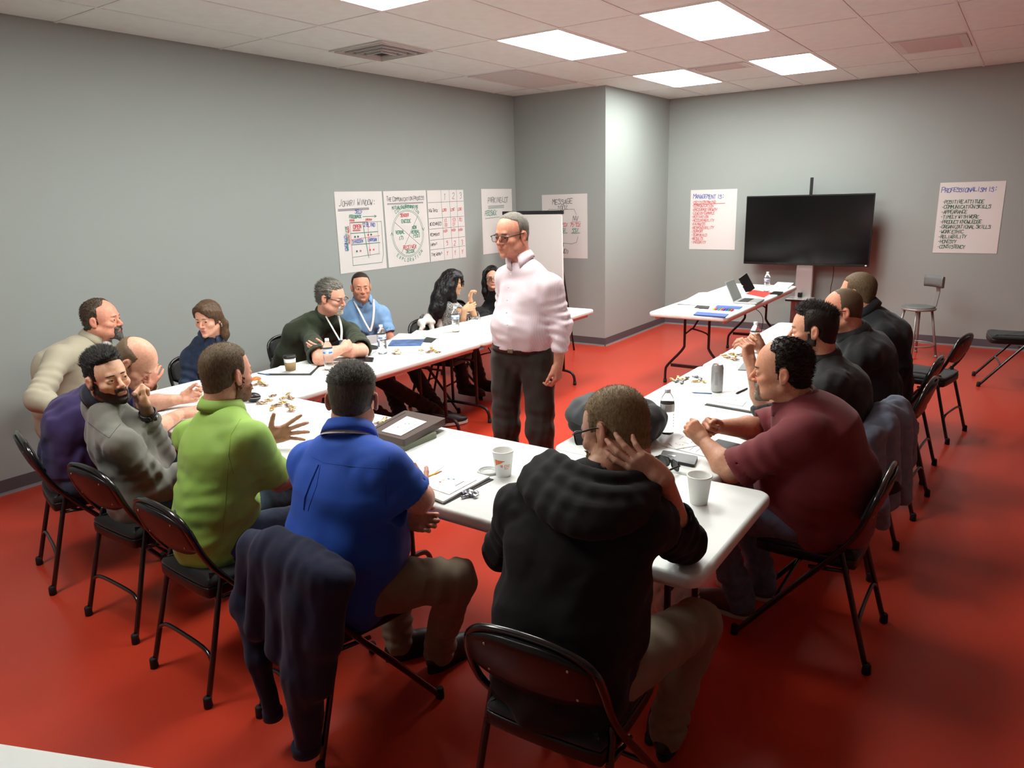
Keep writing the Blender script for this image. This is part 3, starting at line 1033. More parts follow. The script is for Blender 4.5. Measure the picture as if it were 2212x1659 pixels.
# ------------------------------------------------------------------ implicit-surface modelling (bodies and clothes)
class Field:
    def __init__(s, lo, hi, h):
        s.h = h
        s.o = np.asarray(lo, float) - 3 * h
        s.n = np.ceil((np.asarray(hi, float) + 3 * h - s.o) / h).astype(int) + 1
        s.F = np.full(tuple(s.n), 1.0, np.float32)
        s.ax = [(s.o[i] + h * np.arange(s.n[i])).astype(np.float32) for i in range(3)]

    def sl(s, lo, hi):
        a = np.clip(np.floor((np.asarray(lo) - s.o) / s.h).astype(int), 0, s.n)
        b = np.clip(np.ceil((np.asarray(hi) - s.o) / s.h).astype(int) + 1, 0, s.n)
        return a, b

    def put(s, lo, hi, fn, k=0.0, op='u'):
        m = k + 3 * s.h
        a, b = s.sl(np.asarray(lo) - m, np.asarray(hi) + m)
        if np.any(b <= a):
            return
        sl = tuple(slice(a[i], b[i]) for i in range(3))
        X = s.ax[0][sl[0]][:, None, None]
        Y = s.ax[1][sl[1]][None, :, None]
        Z = s.ax[2][sl[2]][None, None, :]
        d = fn(X, Y, Z).astype(np.float32)
        f = s.F[sl]
        if op == 'u':
            if k > 0:
                g = np.maximum(k - np.abs(f - d), 0) / k
                s.F[sl] = np.minimum(f, d) - g * g * (k * .25)
            else:
                s.F[sl] = np.minimum(f, d)
        elif op == 's':
            d = -d
            if k > 0:
                g = np.maximum(k - np.abs(f - d), 0) / k
                s.F[sl] = np.maximum(f, d) + g * g * (k * .25)
            else:
                s.F[sl] = np.maximum(f, d)
        elif op == 'i':
            s.F[sl] = np.maximum(f, d)

    # round cone
    def rc(s, a, b, ra, rb, k=.02, op='u'):
        a, b = np.asarray(a, float), np.asarray(b, float)
        ba = b - a
        L2 = ba @ ba + 1e-12
        R = max(ra, rb)

        def fn(X, Y, Z):
            px, py, pz = X - a[0], Y - a[1], Z - a[2]
            t = np.clip((px * ba[0] + py * ba[1] + pz * ba[2]) / L2, 0, 1)
            return np.sqrt((px - t * ba[0]) ** 2 + (py - t * ba[1]) ** 2 + (pz - t * ba[2]) ** 2) - (ra + t * (rb - ra))
        s.put(np.minimum(a, b) - R, np.maximum(a, b) + R, fn, k, op)

    # ellipsoid with axes R (rows)
    def el(s, c, r, R=None, k=.02, op='u'):
        c = np.asarray(c, float)
        r = np.asarray(r, float)
        R = np.eye(3) if R is None else np.asarray(R, float)
        ext = np.sqrt(((R * r[:, None]) ** 2).sum(0))

        def fn(X, Y, Z):
            px, py, pz = X - c[0], Y - c[1], Z - c[2]
            q0 = (px * R[0, 0] + py * R[0, 1] + pz * R[0, 2])
            q1 = (px * R[1, 0] + py * R[1, 1] + pz * R[1, 2])
            q2 = (px * R[2, 0] + py * R[2, 1] + pz * R[2, 2])
            k0 = np.sqrt((q0 / r[0]) ** 2 + (q1 / r[1]) ** 2 + (q2 / r[2]) ** 2)
            k1 = np.sqrt((q0 / r[0] ** 2) ** 2 + (q1 / r[1] ** 2) ** 2 + (q2 / r[2] ** 2) ** 2)
            return k0 * (k0 - 1) / (k1 + 1e-6)
        s.put(c - ext, c + ext, fn, k, op)

    # tapered limb of elliptical section; u = wide axis
    def ec(s, a, b, u, r0, r1, k=.03, op='u'):
        a, b = np.asarray(a, float), np.asarray(b, float)
        ba = b - a
        L = np.linalg.norm(ba)
        ax_ = ba / L
        u = unit(np.asarray(u, float) - ax_ * (np.asarray(u, float) @ ax_))
        w = np.cross(ax_, u)
        R = max(*r0, *r1)

        def fn(X, Y, Z):
            px, py, pz = X - a[0], Y - a[1], Z - a[2]
            tl = px * ax_[0] + py * ax_[1] + pz * ax_[2]
            t = np.clip(tl / L, 0, 1)
            qs = tl - t * L
            qu = px * u[0] + py * u[1] + pz * u[2]
            qw = px * w[0] + py * w[1] + pz * w[2]
            ru = r0[0] + t * (r1[0] - r0[0])
            rw = r0[1] + t * (r1[1] - r0[1])
            rs = np.minimum(ru, rw)
            k0 = np.sqrt((qu / ru) ** 2 + (qw / rw) ** 2 + (qs / rs) ** 2)
            k1 = np.sqrt((qu / ru ** 2) ** 2 + (qw / rw ** 2) ** 2 + (qs / rs ** 2) ** 2)
            return k0 * (k0 - 1) / (k1 + 1e-5)
        s.put(np.minimum(a, b) - R, np.maximum(a, b) + R, fn, k, op)

    def cut(s, p, n):
        """remove everything on the side n points to"""
        p, n = np.asarray(p, float), unit(n)
        X, Y, Z = s.ax[0][:, None, None], s.ax[1][None, :, None], s.ax[2][None, None, :]
        s.F = np.maximum(s.F, ((X - p[0]) * n[0] + (Y - p[1]) * n[1] + (Z - p[2]) * n[2]).astype(np.float32))

    def near(s, band):
        I = np.nonzero(np.abs(s.F) < band)
        P = np.stack([s.ax[i][I[i]] for i in range(3)], 1)
        return I, P

    def folds(s, amp, wl, seed, axis=None, sharp=False, at_=None, rad=.2):
        """cloth folds: warped waves, elongated along `axis`"""
        I, P = s.near(amp * 3 + 2 * s.h)
        rg = np.random.default_rng(seed)
        d = np.zeros(len(P), np.float32)
        axis = None if axis is None else unit(axis)
        for q in range(5):
            kv = unit(rg.normal(size=3))
            if axis is not None:
                kv = unit(kv - axis * (kv @ axis) * .92)
            w2 = wl * rg.uniform(.7, 1.7)
            k2 = unit(rg.normal(size=3))
            ph = rg.uniform(0, 6.28, 2)
            g = np.sin(P @ kv * (6.283 / w2) + ph[0] + 1.6 * np.sin(P @ k2 * (6.283 / (wl * 2.6)) + ph[1]))
            if sharp:
                g = 1 - 2 * np.abs(g)
            d += g * rg.uniform(.6, 1)
        if at_ is not None:
            d = d * np.clip(1.3 - np.linalg.norm((P - np.asarray(at_)) , axis=1) / rad, 0, 1).astype(np.float32)
        s.F[I] += (amp / 2.4 * d).astype(np.float32)

    def ripple(s, a, b, r, amp, wl, seed=0):
        """folds ringing a limb a-b (elbow, sleeve), fading away from it"""
        a, b = np.asarray(a, float), np.asarray(b, float)
        I, P = s.near(amp * 3 + 2 * s.h)
        ba = b - a
        L = np.linalg.norm(ba)
        t = (P - a) @ ba / L
        q = P - a - np.outer(np.clip(t, 0, L), ba / L)
        dist = np.linalg.norm(q, axis=1)
        wgt = np.clip(1.6 - dist / r, 0, 1) * np.clip(1 - np.maximum(-t, t - L) / .05, 0, 1)
        rg = np.random.default_rng(seed)
        e = unit(rg.normal(size=3))
        ph = np.sin(P @ e * 22 + rg.uniform(0, 6)) * 1.3
        s.F[I] += (amp * wgt * np.sin(t * 6.283 / wl + ph + q @ unit(rg.normal(size=3)) * 25)).astype(np.float32)

    def mesh(s):
        F = s.F
        h = s.h
        S = F < 0
        nx, ny, nz = F.shape
        c = np.zeros((nx - 1, ny - 1, nz - 1), np.uint8)
        for i in (0, 1):
            for j in (0, 1):
                for k in (0, 1):
                    c += S[i:nx - 1 + i, j:ny - 1 + j, k:nz - 1 + k]
        A = np.nonzero((c > 0) & (c < 8))
        idx = np.full(c.shape, -1, np.int32)
        N = len(A[0])
        idx[A] = np.arange(N)
        P = np.zeros((N, 3), np.float32)
        W = np.zeros(N, np.float32)
        cor = {}
        for i in (0, 1):
            for j in (0, 1):
                for k in (0, 1):
                    cor[(i, j, k)] = F[A[0] + i, A[1] + j, A[2] + k]
        for ax_ in range(3):
            o1, o2 = [(1, 2), (0, 2), (0, 1)][ax_]
            for p in (0, 1):
                for q in (0, 1):
                    e0 = [0, 0, 0]
                    e0[o1], e0[o2] = p, q
                    e1 = list(e0)
                    e1[ax_] = 1
                    f0, f1 = cor[tuple(e0)], cor[tuple(e1)]
                    m = (f0 < 0) != (f1 < 0)
                    t = np.where(m, f0 / np.where(m, f0 - f1, 1), 0)
                    for d_ in range(3):
                        P[:, d_] += np.where(m, e0[d_] + (t if d_ == ax_ else 0), 0)
                    W += m
        P /= W[:, None]
        V = np.stack([s.o[i] + h * (A[i] + P[:, i]) for i in range(3)], 1)
        Q = []
        for ax_ in range(3):
            o1, o2 = [(1, 2), (2, 0), (0, 1)][ax_]
            s0 = [slice(0, None)] * 3
            s1 = [slice(0, None)] * 3
            s0[ax_] = slice(0, F.shape[ax_] - 1)
            s1[ax_] = slice(1, None)
            D = S[tuple(s0)] != S[tuple(s1)]
            I = np.nonzero(D)
            I = [np.array(v) for v in I]
            ok = (I[o1] > 0) & (I[o2] > 0) & (I[o1] < F.shape[o1] - 1) & (I[o2] < F.shape[o2] - 1)
            I = [v[ok] for v in I]

            def cell(d1, d2):
                J = [v.copy() for v in I]
                J[o1] -= d1
                J[o2] -= d2
                return idx[J[0], J[1], J[2]]
            a, b, c_, d_ = cell(1, 1), cell(0, 1), cell(0, 0), cell(1, 0)
            inside = S[tuple(I)]
            q = np.where(inside[:, None], np.stack([a, b, c_, d_], 1), np.stack([d_, c_, b, a], 1))
            Q.append(q)
        Q = np.concatenate(Q)
        Q = Q[(Q >= 0).all(1)]
        return V.astype(np.float32), Q


def keep_big(V, Q, least=60):
    """drop tiny floating crumbs"""
    par = np.arange(len(V))
    for _ in range(60):
        m = par[Q].min(1)
        new = par.copy()
        for k in range(Q.shape[1]):
            np.minimum.at(new, Q[:, k], m)
        new = new[new]
        if (new == par).all():
            break
        par = new
    lab, cnt = np.unique(par, return_counts=True)
    good = set(lab[cnt >= least].tolist())
    km = np.isin(par, list(good))
    re = np.cumsum(km) - 1
    Q = Q[km[Q].all(1)]
    return V[km], re[Q]


def fmesh(F, name, m, parent, colour=None, crumbs=True):
    V, Q = F.mesh()
    if crumbs and len(Q):
        V, Q = keep_big(V, Q)
    me = np_mesh(name, V, Q)
    if colour is not None:
        c = colour(V)
        ca = me.color_attributes.new('Col', 'FLOAT_COLOR', 'POINT')
        ca.data.foreach_set('color', np.concatenate([c, np.ones((len(c), 1))], 1).astype(np.float32).ravel())
    return obj(name, me, m, parent, True)


def sstep(x, a, b):
    t = np.clip((x - a) / (b - a), 0, 1)
    return t * t * (3 - 2 * t)


class Head:
    """head frame: x face forward, y its left, z up; eyes at z=0, chin at -.115, crown at +.12"""

    def __init__(s, c, fwd, up=(0, 0, 1), scale=1.0, wide=1.0, jowl=0.0, nose=1.0, fem=False, eye=.0044):
        s.c = np.asarray(c, float)
        f = unit(fwd)
        l = unit(np.cross(up, f))
        u = np.cross(f, l)
        s.R = np.stack([f, l, u])
        s.k, s.w, s.j, s.nose, s.fem, s.eye = scale, wide, jowl, nose, fem, eye

    def p(s, x, y, z):
        return s.c + s.k * (np.array([x, y * s.w, z]) @ s.R)

    def loc(s, V):
        q = (V - s.c) @ s.R.T / s.k
        q[:, 1] /= s.w
        return q

    def r(s, a, b, c):
        return np.array([a, b * s.w, c]) * s.k

    def skull(s, F, k=.015):
        F.el(s.p(-.012, 0, .036), s.r(.098, .0765, .086), s.R, k)
        F.el(s.p(.03, 0, .01), s.r(.060, .064, .075), s.R, .02)

    def put(s, F):
        k = s.k
        s.skull(F)
        fem = s.fem
        F.el(s.p(.022, 0, -.052), s.r(.066, .055 + s.j * .012, .050), s.R, .025)        # lower face
        F.el(s.p(.062, 0, -.084), s.r(.032, .031 if not fem else .024, .027), s.R, .022)     # chin block
        F.rc(s.p(-.005, .052 + s.j * .01, -.055), s.p(.055, .022, -.092), .020 * k, .016 * k, .02)
        F.rc(s.p(-.005, -.052 - s.j * .01, -.055), s.p(.055, -.022, -.092), .020 * k, .016 * k, .02)
        F.el(s.p(.084, 0, -.100), s.r(.016, .019, .015), s.R, .014)
        for e in (-1, 1):
            F.el(s.p(.056, e * .041, -.026), s.r(.029, .025, .022), s.R, .015)         # cheekbone
            if s.j > 0:
                F.el(s.p(.035, e * .045, -.07), s.r(.035, .025, .03), s.R, .02)
        F.rc(s.p(.082, .030, .022), s.p(.082, -.030, .022), .010 * k, .010 * k, .012)     # brow
        F.el(s.p(.081, 0, -.060), s.r(.015, .028, .022), s.R, .012)                      # muzzle
        for e in (-1, 1):
            F.el(s.p(.097, e * .032, .000), s.r(.017, .019, .0125), s.R, .010, 's')       # eye sockets
        # nose
        F.rc(s.p(.086, 0, .010), s.p(.106 + .004 * s.nose, 0, -.026), .0065 * k, .0095 * k * s.nose, .010)
        F.el(s.p(.108 + .004 * (s.nose - 1), 0, -.031), s.r(.011, .0105, .0095) * s.nose, s.R, .006)
        for e in (-1, 1):
            F.el(s.p(.097, e * .013, -.034), s.r(.011, .0075, .0075), s.R, .005)
        # eyelids
        for e in (-1, 1):
            F.el(s.p(.0765, e * .0315, .000), s.r(.0155, .0185, .0140), s.R, .004)
            F.el(s.p(.094, e * .0315, -.0005), s.r(.014, .0145, s.eye), s.R, .002, 's')
        # lips
        F.el(s.p(.0915, 0, -.0605), s.r(.0085, .022, .0042), s.R, .004)
        F.el(s.p(.0905, 0, -.0700), s.r(.0085, .019, .0050), s.R, .004)
        F.rc(s.p(.1005, .021, -.0655), s.p(.1005, -.021, -.0655), .0030 * k, .0030 * k, .003, 's')
        F.el(s.p(.096, 0, -.083), s.r(.008, .022, .006), s.R, .006, 's')
        F.rc(s.p(-.040, 0, -.015), s.p(-.036, 0, -.105), .058 * k, .055 * k, .03)           # nape
        # ears
        for e in (-1, 1):
            a = .35
            E = np.stack([s.R[0] * math.cos(a) * 1 + s.R[1] * 0 + s.R[2] * 0.0, s.R[1], s.R[2]])
            tilt = np.stack([unit(s.R[0] + s.R[2] * .18 - s.R[1] * e * .25), s.R[1], s.R[2]])
            t0 = tilt[0]
            t2 = unit(s.R[2] - t0 * (s.R[2] @ t0))
            T = np.stack([t0, np.cross(t2, t0), t2])
            F.el(s.p(-.012, e * .0815, -.006), s.r(.0185, .0075, .031), T, .006)
            F.el(s.p(-.008, e * .090, -.002), s.r(.011, .0065, .019), T, .003, 's')
            F.el(s.p(-.006, e * .079, -.028), s.r(.010, .007, .010), T, .006)

    def colour(s, V, skin, lip, stub=None, flush=.35):
        q = s.loc(V)
        base = np.array(lin(skin)[:3])
        C = np.tile(base, (len(V), 1))
        red = base * np.array([1.0, .62, .58])
        ear = sstep(np.abs(q[:, 1]), .074, .083) * (np.abs(q[:, 2]) < .06) * (np.abs(q[:, 0]) < .05)
        nose = np.exp(-(((q[:, 0] - .11) / .018) ** 2 + (q[:, 1] / .018) ** 2 + ((q[:, 2] + .03) / .02) ** 2))
        chk = np.exp(-(((q[:, 0] - .075) / .03) ** 2 + ((np.abs(q[:, 1]) - .04) / .02) ** 2 + ((q[:, 2] + .03) / .022) ** 2))
        w = np.clip(ear * .8 + nose * .8 + chk * .7, 0, 1)[:, None] * flush
        C = C * (1 - w) + red * w
        lp = np.exp(-(((q[:, 1]) / .020) ** 4 + ((q[:, 2] + .0655) / .0085) ** 4)) * (q[:, 0] > .082)
        lipc = np.array(lin(lip)[:3])
        C = C * (1 - lp[:, None] * .85) + lipc * lp[:, None] * .85
        if stub is not None:
            col, amt = np.array(lin(stub[0])[:3]), stub[1]
            m = s.beard_mask(q) * amt
            C = C * (1 - m[:, None]) + col * m[:, None]
        return C

    def beard_mask(s, q):
        """1 on the beard area"""
        x, y, z = q[:, 0], np.abs(q[:, 1]), q[:, 2]
        jaw = sstep(-z, .045, .06) * sstep(x, -.03, -.01)
        side = sstep(x, -.012, -.002) * (1 - sstep(x, .02, .035)) * sstep(-z, .005, .02) * sstep(y, .04, .055)
        must = np.exp(-((z + .050) / .008) ** 2) * (y < .032) * (x > .07)
        lips = np.exp(-((y / .021) ** 4 + ((z + .0655) / .009) ** 4)) * (x > .08)
        cheek = sstep(z + .055 + .6 * np.maximum(0, x - .05), -.02, .005) * (y > .03) * (x > .035)
        return np.clip(np.maximum(np.maximum(jaw, side), must) - lips - cheek * .9, 0, 1)


def body_bounds(pts, pad):
    P = np.array(pts)
    return P.min(0) - pad, P.max(0) + pad


HAND_POSES = {  # curls of the four fingers (mcp, pip, dip) in degrees, splay, thumb
    'relaxed': dict(c=[(22, 30, 15), (26, 34, 18), (30, 38, 20), (34, 40, 20)], sp=4, th=(35, 12, 10)),
    'flat': dict(c=[(6, 8, 5)] * 4, sp=5, th=(40, 8, 5)),
    'spread': dict(c=[(4, 8, 6), (6, 10, 6), (8, 10, 8), (4, 10, 8)], sp=13, th=(62, 6, 6)),
    'fist': dict(c=[(70, 85, 50), (74, 88, 50), (76, 88, 50), (78, 88, 50)], sp=1, th=(20, 35, 40)),
    'cup': dict(c=[(38, 45, 25), (42, 48, 25), (45, 50, 28), (48, 52, 28)], sp=3, th=(30, 25, 20)),
    'headrest': dict(c=[(12, 22, 16), (14, 20, 12), (18, 18, 12), (26, 30, 20)], sp=7, th=(48, 14, 10)),
    'point': dict(c=[(30, 20, 10), (55, 50, 30), (60, 60, 30), (65, 60, 30)], sp=2, th=(30, 20, 20)),
}


def hand_prims(F, wrist, d, th, side, pose, k=1.0):
    """side +1 right, -1 left; d finger direction, th towards the thumb"""
    P = HAND_POSES[pose]
    x = unit(d)
    y = unit(np.asarray(th, float) - x * (np.asarray(th, float) @ x))
    z = side * np.cross(x, y)            # back of the hand
    W = np.asarray(wrist, float)

    def g(a, b, c):
        return W + k * (a * x + b * y + c * z)
    far_ = W + x * .10 * k
    a0, b0 = F.sl(np.minimum(W, far_) - .13, np.maximum(W, far_) + .13)
    box_ = tuple(slice(a0[i], b0[i]) for i in range(3))
    keep = F.F[box_].copy()
    F.F[box_] = 1.0
    # palm
    for yy, xe in ((.026, .086), (.008, .090), (-.010, .086), (-.027, .078)):
        F.rc(g(.005, yy * .62, 0), g(xe, yy, 0), .0135 * k, .0115 * k, .012)
    F.rc(g(.02, .022, -.012), g(.055, .030, -.012), .014 * k, .012 * k, .012)
    F.rc(g(.02, -.02, -.010), g(.06, -.026, -.009), .013 * k, .010 * k, .012)
    F.rc(g(-.008, 0, 0), g(.015, .002, 0), .0255 * k, .024 * k, .015)
    lens = ((.044, .026, .021), (.049, .030, .022), (.046, .028, .022), (.036, .021, .019))
    ys = (.027, .0085, -.010, -.0275)
    xs_ = (.086, .091, .087, .078)
    for i in range(4):
        p = g(xs_[i], ys[i], .001)
        sp = math.radians((1.5 - i) * P['sp'])
        dirx = unit(x * math.cos(sp) + y * math.sin(sp))
        ang = 0.0
        r = (.0094, .0086, .0078, .0066)
        if i == 3:
            r = tuple(v * .87 for v in r)
        for j in range(3):
            ang += math.radians(P['c'][i][j])
            dd = dirx * math.cos(ang) - z * math.sin(ang)
            q = p + dd * lens[i][j] * k
            F.rc(p, q, r[j] * k, r[j + 1] * k, .004)
            p = q
    a, b1, b2 = [math.radians(v) for v in P['th']]
    p = g(.022, .020, -.010)
    dd = unit(x * math.cos(a) + y * math.sin(a) - z * .25)
    q = p + dd * .046 * k
    F.rc(p, q, .0150 * k, .0108 * k, .012)
    nrm = unit(x * .6 - y * .5 - z * .5)
    dd2 = unit(dd + nrm * math.tan(b1) * .8)
    p, q = q, q + dd2 * .031 * k
    F.rc(p, q, .0106 * k, .0096 * k, .005)
    dd3 = unit(dd2 + nrm * math.tan(b2) * .8)
    F.rc(q, q + dd3 * .022 * k, .0096 * k, .0080 * k, .004)
    F.F[box_] = np.minimum(F.F[box_], keep)


M_SKIN = mat('skin', (205, 150, 125), .5, attr='Col', vary=(90, (244, 236, 232)), bump=(700, .06, .0006), spec=.35)
M_EYEW = mat('eye_white', (196, 186, 178), .25)
M_DARK = mat('pupil', (14, 10, 9), .15)
IRIS = {'brown': mat('iris_brown', (66, 42, 26), .2), 'blue': mat('iris_blue', (96, 122, 138), .2), 'green': mat('iris_green', (96, 100, 70), .2)}


def hair_mat(name, rgb, rough=.5, vary=None):
    return mat('hair_' + name, rgb, rough, bump=(420, .7, .002), vary=(160, vary) if vary else None, spec=.3, stretch=(1, 1, .35))


def eyes(t, H, colour='brown', gaze=(1, 0, 0)):
    """eyeballs; gaze in the head frame"""
    for e in (-1, 1):
        c = H.p(.0765, e * .0315, 0)
        gz = unit(np.asarray(gaze, float) @ H.R)
        up = H.R[2]
        l = unit(np.cross(up, gz))
        R = np.stack([l, np.cross(gz, l), gz]).T
        rad = .0130 * H.k
        prof = [(0.0003, .0130), (.0028, .0128), (.0029, .0127), (.0066, .0113), (.0067, .0112), (.0100, .0083), (.0128, .002), (.0125, -.004), (.008, -.0103), (.0005, -.013)]
        n = 14
        m = MB()
        rings = [[c + R @ (np.array((r * math.cos(2 * math.pi * i / n), r * math.sin(2 * math.pi * i / n), z)) * H.k) for i in range(n)] for r, z in prof]
        for j in range(len(rings) - 1):
            m.cur = 1 if j < 1 else (2 if j < 3 else 0)
            m.loft([rings[j], rings[j + 1]], True, j == len(rings) - 2)
        m.build('eye', [M_EYEW, M_DARK, IRIS[colour]], t, True)


def hair(t, H, M, style, seed=1, thick=.006, h=.004, spikes=0, slen=.012, sdir=(-.4, 0, .6), name='hair', line=.062, recede=0.0, label=None, nape=-.075, srad=.0016, lift=.8):
    """a cap of hair on the skull; style chooses the grown area"""
    lo, hi = H.c - .16 * H.k, H.c + .16 * H.k
    F = Field(lo, hi, h)
    H.put(F)
    X, Y, Z = F.ax[0][:, None, None], F.ax[1][None, :, None], F.ax[2][None, None, :]
    d = [X - H.c[0], Y - H.c[1], Z - H.c[2]]
    q = [sum(d[i] * H.R[j, i] for i in range(3)) / H.k for j in range(3)]
    x, y, z = q[0], np.abs(q[1] / H.w), q[2]
    tk = thick * (0.55 + .45 * sstep(z, 0, .08)) + 0 * x
    top = line - z + .35 * np.maximum(0, x - .03) + np.maximum(0, y - .045) * .35 + recede * (sstep(x, -.03, .06) * 2 - 1) * .03
    temple = np.maximum(x - (.036 - recede * .03) + 0 * y, -.0 - z)
    sideb = np.maximum(np.maximum(x - .012, -.022 - z), -(x + .004))
    back = np.maximum(x + .018 + (np.maximum(0, -z - .02)) * .4, nape - z)
    if style in ('short', 'spiky', 'buzz', 'quiff'):
        reg = np.minimum(np.minimum(top, np.maximum(temple, -.004 - z)), np.minimum(back, sideb))
    elif style == 'ring':      # bald on top
        reg = np.minimum(np.minimum(np.maximum(x - .010, .0 - z), back), sideb)
        reg = np.maximum(reg, z - .066 + .25 * np.maximum(0, x + .03) - .55 * np.maximum(0, -x - .07))
    elif style == 'recede':
        reg = np.minimum(np.minimum(np.maximum(top, x - .035 + np.maximum(0, .03 - y) * .5), np.maximum(temple, -.004 - z)), np.minimum(back, sideb))
    reg = reg + .0022 * np.sin(x * 420 + 3 * np.sin(z * 260)) * np.sin(y * 380 + z * 300)
    ear = np.sqrt((x + .010) ** 2 + ((y - .082) * 1.6) ** 2 + ((z + .008) * .62) ** 2) - .024
    reg = np.maximum(reg, -ear)
    if style == 'quiff':
        tk = tk + .016 * sstep(z, .06, .11) * sstep(x, -.04, .06) * (1 - sstep(y, .025, .065))
    if style == 'spiky':
        tk = tk + .005 * sstep(z, .03, .11)
    tk = tk * (.15 + .85 * sstep(-reg, 0, .012 + thick))
    F.F = np.maximum(F.F - (tk * H.k).astype(np.float32), (reg * H.k).astype(np.float32))
    if thick > .008:
        F.folds(min(.004, thick * .25), .022, seed, axis=H.R[0])
    V, Q = F.mesh()
    V, Q = keep_big(V, Q)
    mats = [M]
    tri = np.concatenate([Q[:, [0, 1, 2]], Q[:, [0, 2, 3]]])
    if spikes:
        rg = np.random.default_rng(seed)
        a, b, c = V[tri[:, 0]], V[tri[:, 1]], V[tri[:, 2]]
        nrm = np.cross(b - a, c - a)
        ar = np.linalg.norm(nrm, axis=1)
        nrm /= ar[:, None] + 1e-12
        ql = H.loc((a + b + c) / 3)
        outw = np.einsum('ij,ij->i', nrm, unit_rows((a + b + c) / 3 - H.c)) > .5
        wgt = ar * outw * (ql[:, 2] > -.06)
        if style in ('spiky', 'quiff'):
            wgt = wgt * np.where((ql[:, 2] > .055) & ((np.abs(ql[:, 1]) < .055) | (style == 'spiky')), 2.5, .5)
        wgt /= wgt.sum()
        pick = rg.choice(len(tri), spikes, p=wgt)
        sd = np.asarray(sdir, float) @ H.R
        base = (a + b + c)[pick] / 3
        dirs = unit_rows(nrm[pick] * lift + sd + rg.normal(size=(spikes, 3)) * .28)
        fac = np.where(ql[pick, 2] > .06, 1.0, .22) if style in ('spiky', 'quiff') else np.ones(spikes)
        ln = slen * rg.uniform(.5, 1.3, spikes) * fac
        e1 = unit_rows(np.cross(dirs, rg.normal(size=(spikes, 3))))
        e2 = np.cross(dirs, e1)
        n0 = len(V)
        rad = srad
        b0 = base - dirs * .003
        SV = np.stack([b0 + rad * e1, b0 - rad * .5 * e1 + rad * .87 * e2, b0 - rad * .5 * e1 - rad * .87 * e2, base + dirs * ln[:, None]], 1).reshape(-1, 3)
        k4 = n0 + np.arange(spikes)[:, None] * 4
        ST = np.concatenate([k4 + np.array([[0, 1, 3]]), k4 + np.array([[1, 2, 3]]), k4 + np.array([[2, 0, 3]])])
        V = np.concatenate([V, SV])
        tri = np.concatenate([tri, ST])
    me = np_mesh(name, V, tri)
    o = obj(name, me, M, t, True)
    o['kind'] = 'stuff'
    if label:
        o['label'] = label
    return o


def unit_rows(a):
    return a / (np.linalg.norm(a, axis=-1, keepdims=True) + 1e-12)


def beard(t, H, M, kind='full', thick=.006, seed=3, label=None, h=.004, drop=0.0):
    lo, hi = H.p(.04, 0, -.06) - .13 * H.k, H.p(.04, 0, -.06) + .13 * H.k
    F = Field(lo, hi, h)
    H.put(F)
    if drop:
        F.rc(H.p(.082, 0, -.095), H.p(.098, 0, -.095 - drop), .018, .010, .015)
    X, Y, Z = F.ax[0][:, None, None], F.ax[1][None, :, None], F.ax[2][None, None, :]
    d = [X - H.c[0], Y - H.c[1], Z - H.c[2]]
    q = [sum(d[i] * H.R[j, i] for i in range(3)) / H.k for j in range(3)]
    x, y, z = q[0], np.abs(q[1] / H.w), q[2]
    jaw = np.maximum(np.maximum(z + .052 + .9 * np.maximum(0, .03 - x) * 0 - .45 * np.maximum(0, .05 - x), -.018 - x), -.125 - drop - z)
    side = np.maximum(np.maximum(np.maximum(x - .022, -.002 - x), z + .006), -.08 - z)
    must = np.maximum(np.maximum(np.abs(z + .0495) - .0075, y - .031), .075 - x)
    lips = np.maximum(np.sqrt((y / .0225) ** 2 + ((z + .0655) / .0095) ** 2) - 1, 0) * .01 - .0002
    lips = (np.sqrt((y / .0235) ** 2 + ((z + .0655) / .0100) ** 2) - 1) * .01
    if kind == 'full':
        reg = np.minimum(np.minimum(jaw, side), must)
        cheek = np.maximum(-(z + .052 + .5 * (x - .06)), -(x - .045))
        reg = np.maximum(reg, -np.maximum(np.maximum(-(z + .062), .035 - x), -(y - .036)) if False else -1)
        reg = np.maximum(reg, np.where((x > .03) & (y > .028), z + .062 - .9 * np.maximum(0, .075 - x), -1))
    else:                      # goatee with moustache
        chin = np.maximum(np.maximum(z + .074, y - .030), .045 - x)
        cor_ = np.maximum(np.maximum(np.abs(y - .028) - .006, np.abs(z + .066) - .02), .065 - x)
        reg = np.minimum(np.minimum(chin, must), cor_)
    reg = np.maximum(reg, -lips)
    ear = np.sqrt((x + .010) ** 2 + ((y - .082) * 1.6) ** 2 + ((z + .010) * .62) ** 2) - .025
    reg = np.maximum(reg, -ear)
    F.F = np.maximum(F.F - np.float32(thick * H.k), (reg * H.k).astype(np.float32))
    F.folds(min(.0022, thick * .4), .012, seed)
    o = fmesh(F, 'beard', M, t)
    o['kind'] = 'stuff'
    if label:
        o['label'] = label
    return o


def brows(t, H, M, thick=.0011):
    lo, hi = H.p(.08, 0, .02) - .07 * H.k, H.p(.08, 0, .02) + .07 * H.k
    F = Field(lo, hi, .003)
    H.put(F)
    X, Y, Z = F.ax[0][:, None, None], F.ax[1][None, :, None], F.ax[2][None, None, :]
    d = [X - H.c[0], Y - H.c[1], Z - H.c[2]]
    q = [sum(d[i] * H.R[j, i] for i in range(3)) / H.k for j in range(3)]
    x, y, z = q[0], np.abs(q[1] / H.w), q[2]
    reg = np.maximum(np.maximum(np.abs(z - .0225 + .04 * (y - .03) + 5 * (y - .030) ** 2) - .0030 * (1 - .6 * sstep(y, .03, .05)), np.abs(y - .031) - .019), .045 - x)
    F.F = np.maximum(F.F - np.float32(thick), (reg * H.k).astype(np.float32))
    V, Q = F.mesh()
    for e in (1, -1):
        ql = H.loc(V[Q].mean(1))
        m = ql[:, 1] * e > 0
        q2 = Q[m]
        if not len(q2):
            continue
        u, inv = np.unique(q2, return_inverse=True)
        obj('eyebrow', np_mesh('eyebrow', V[u], inv.reshape(q2.shape)), M, t, True)


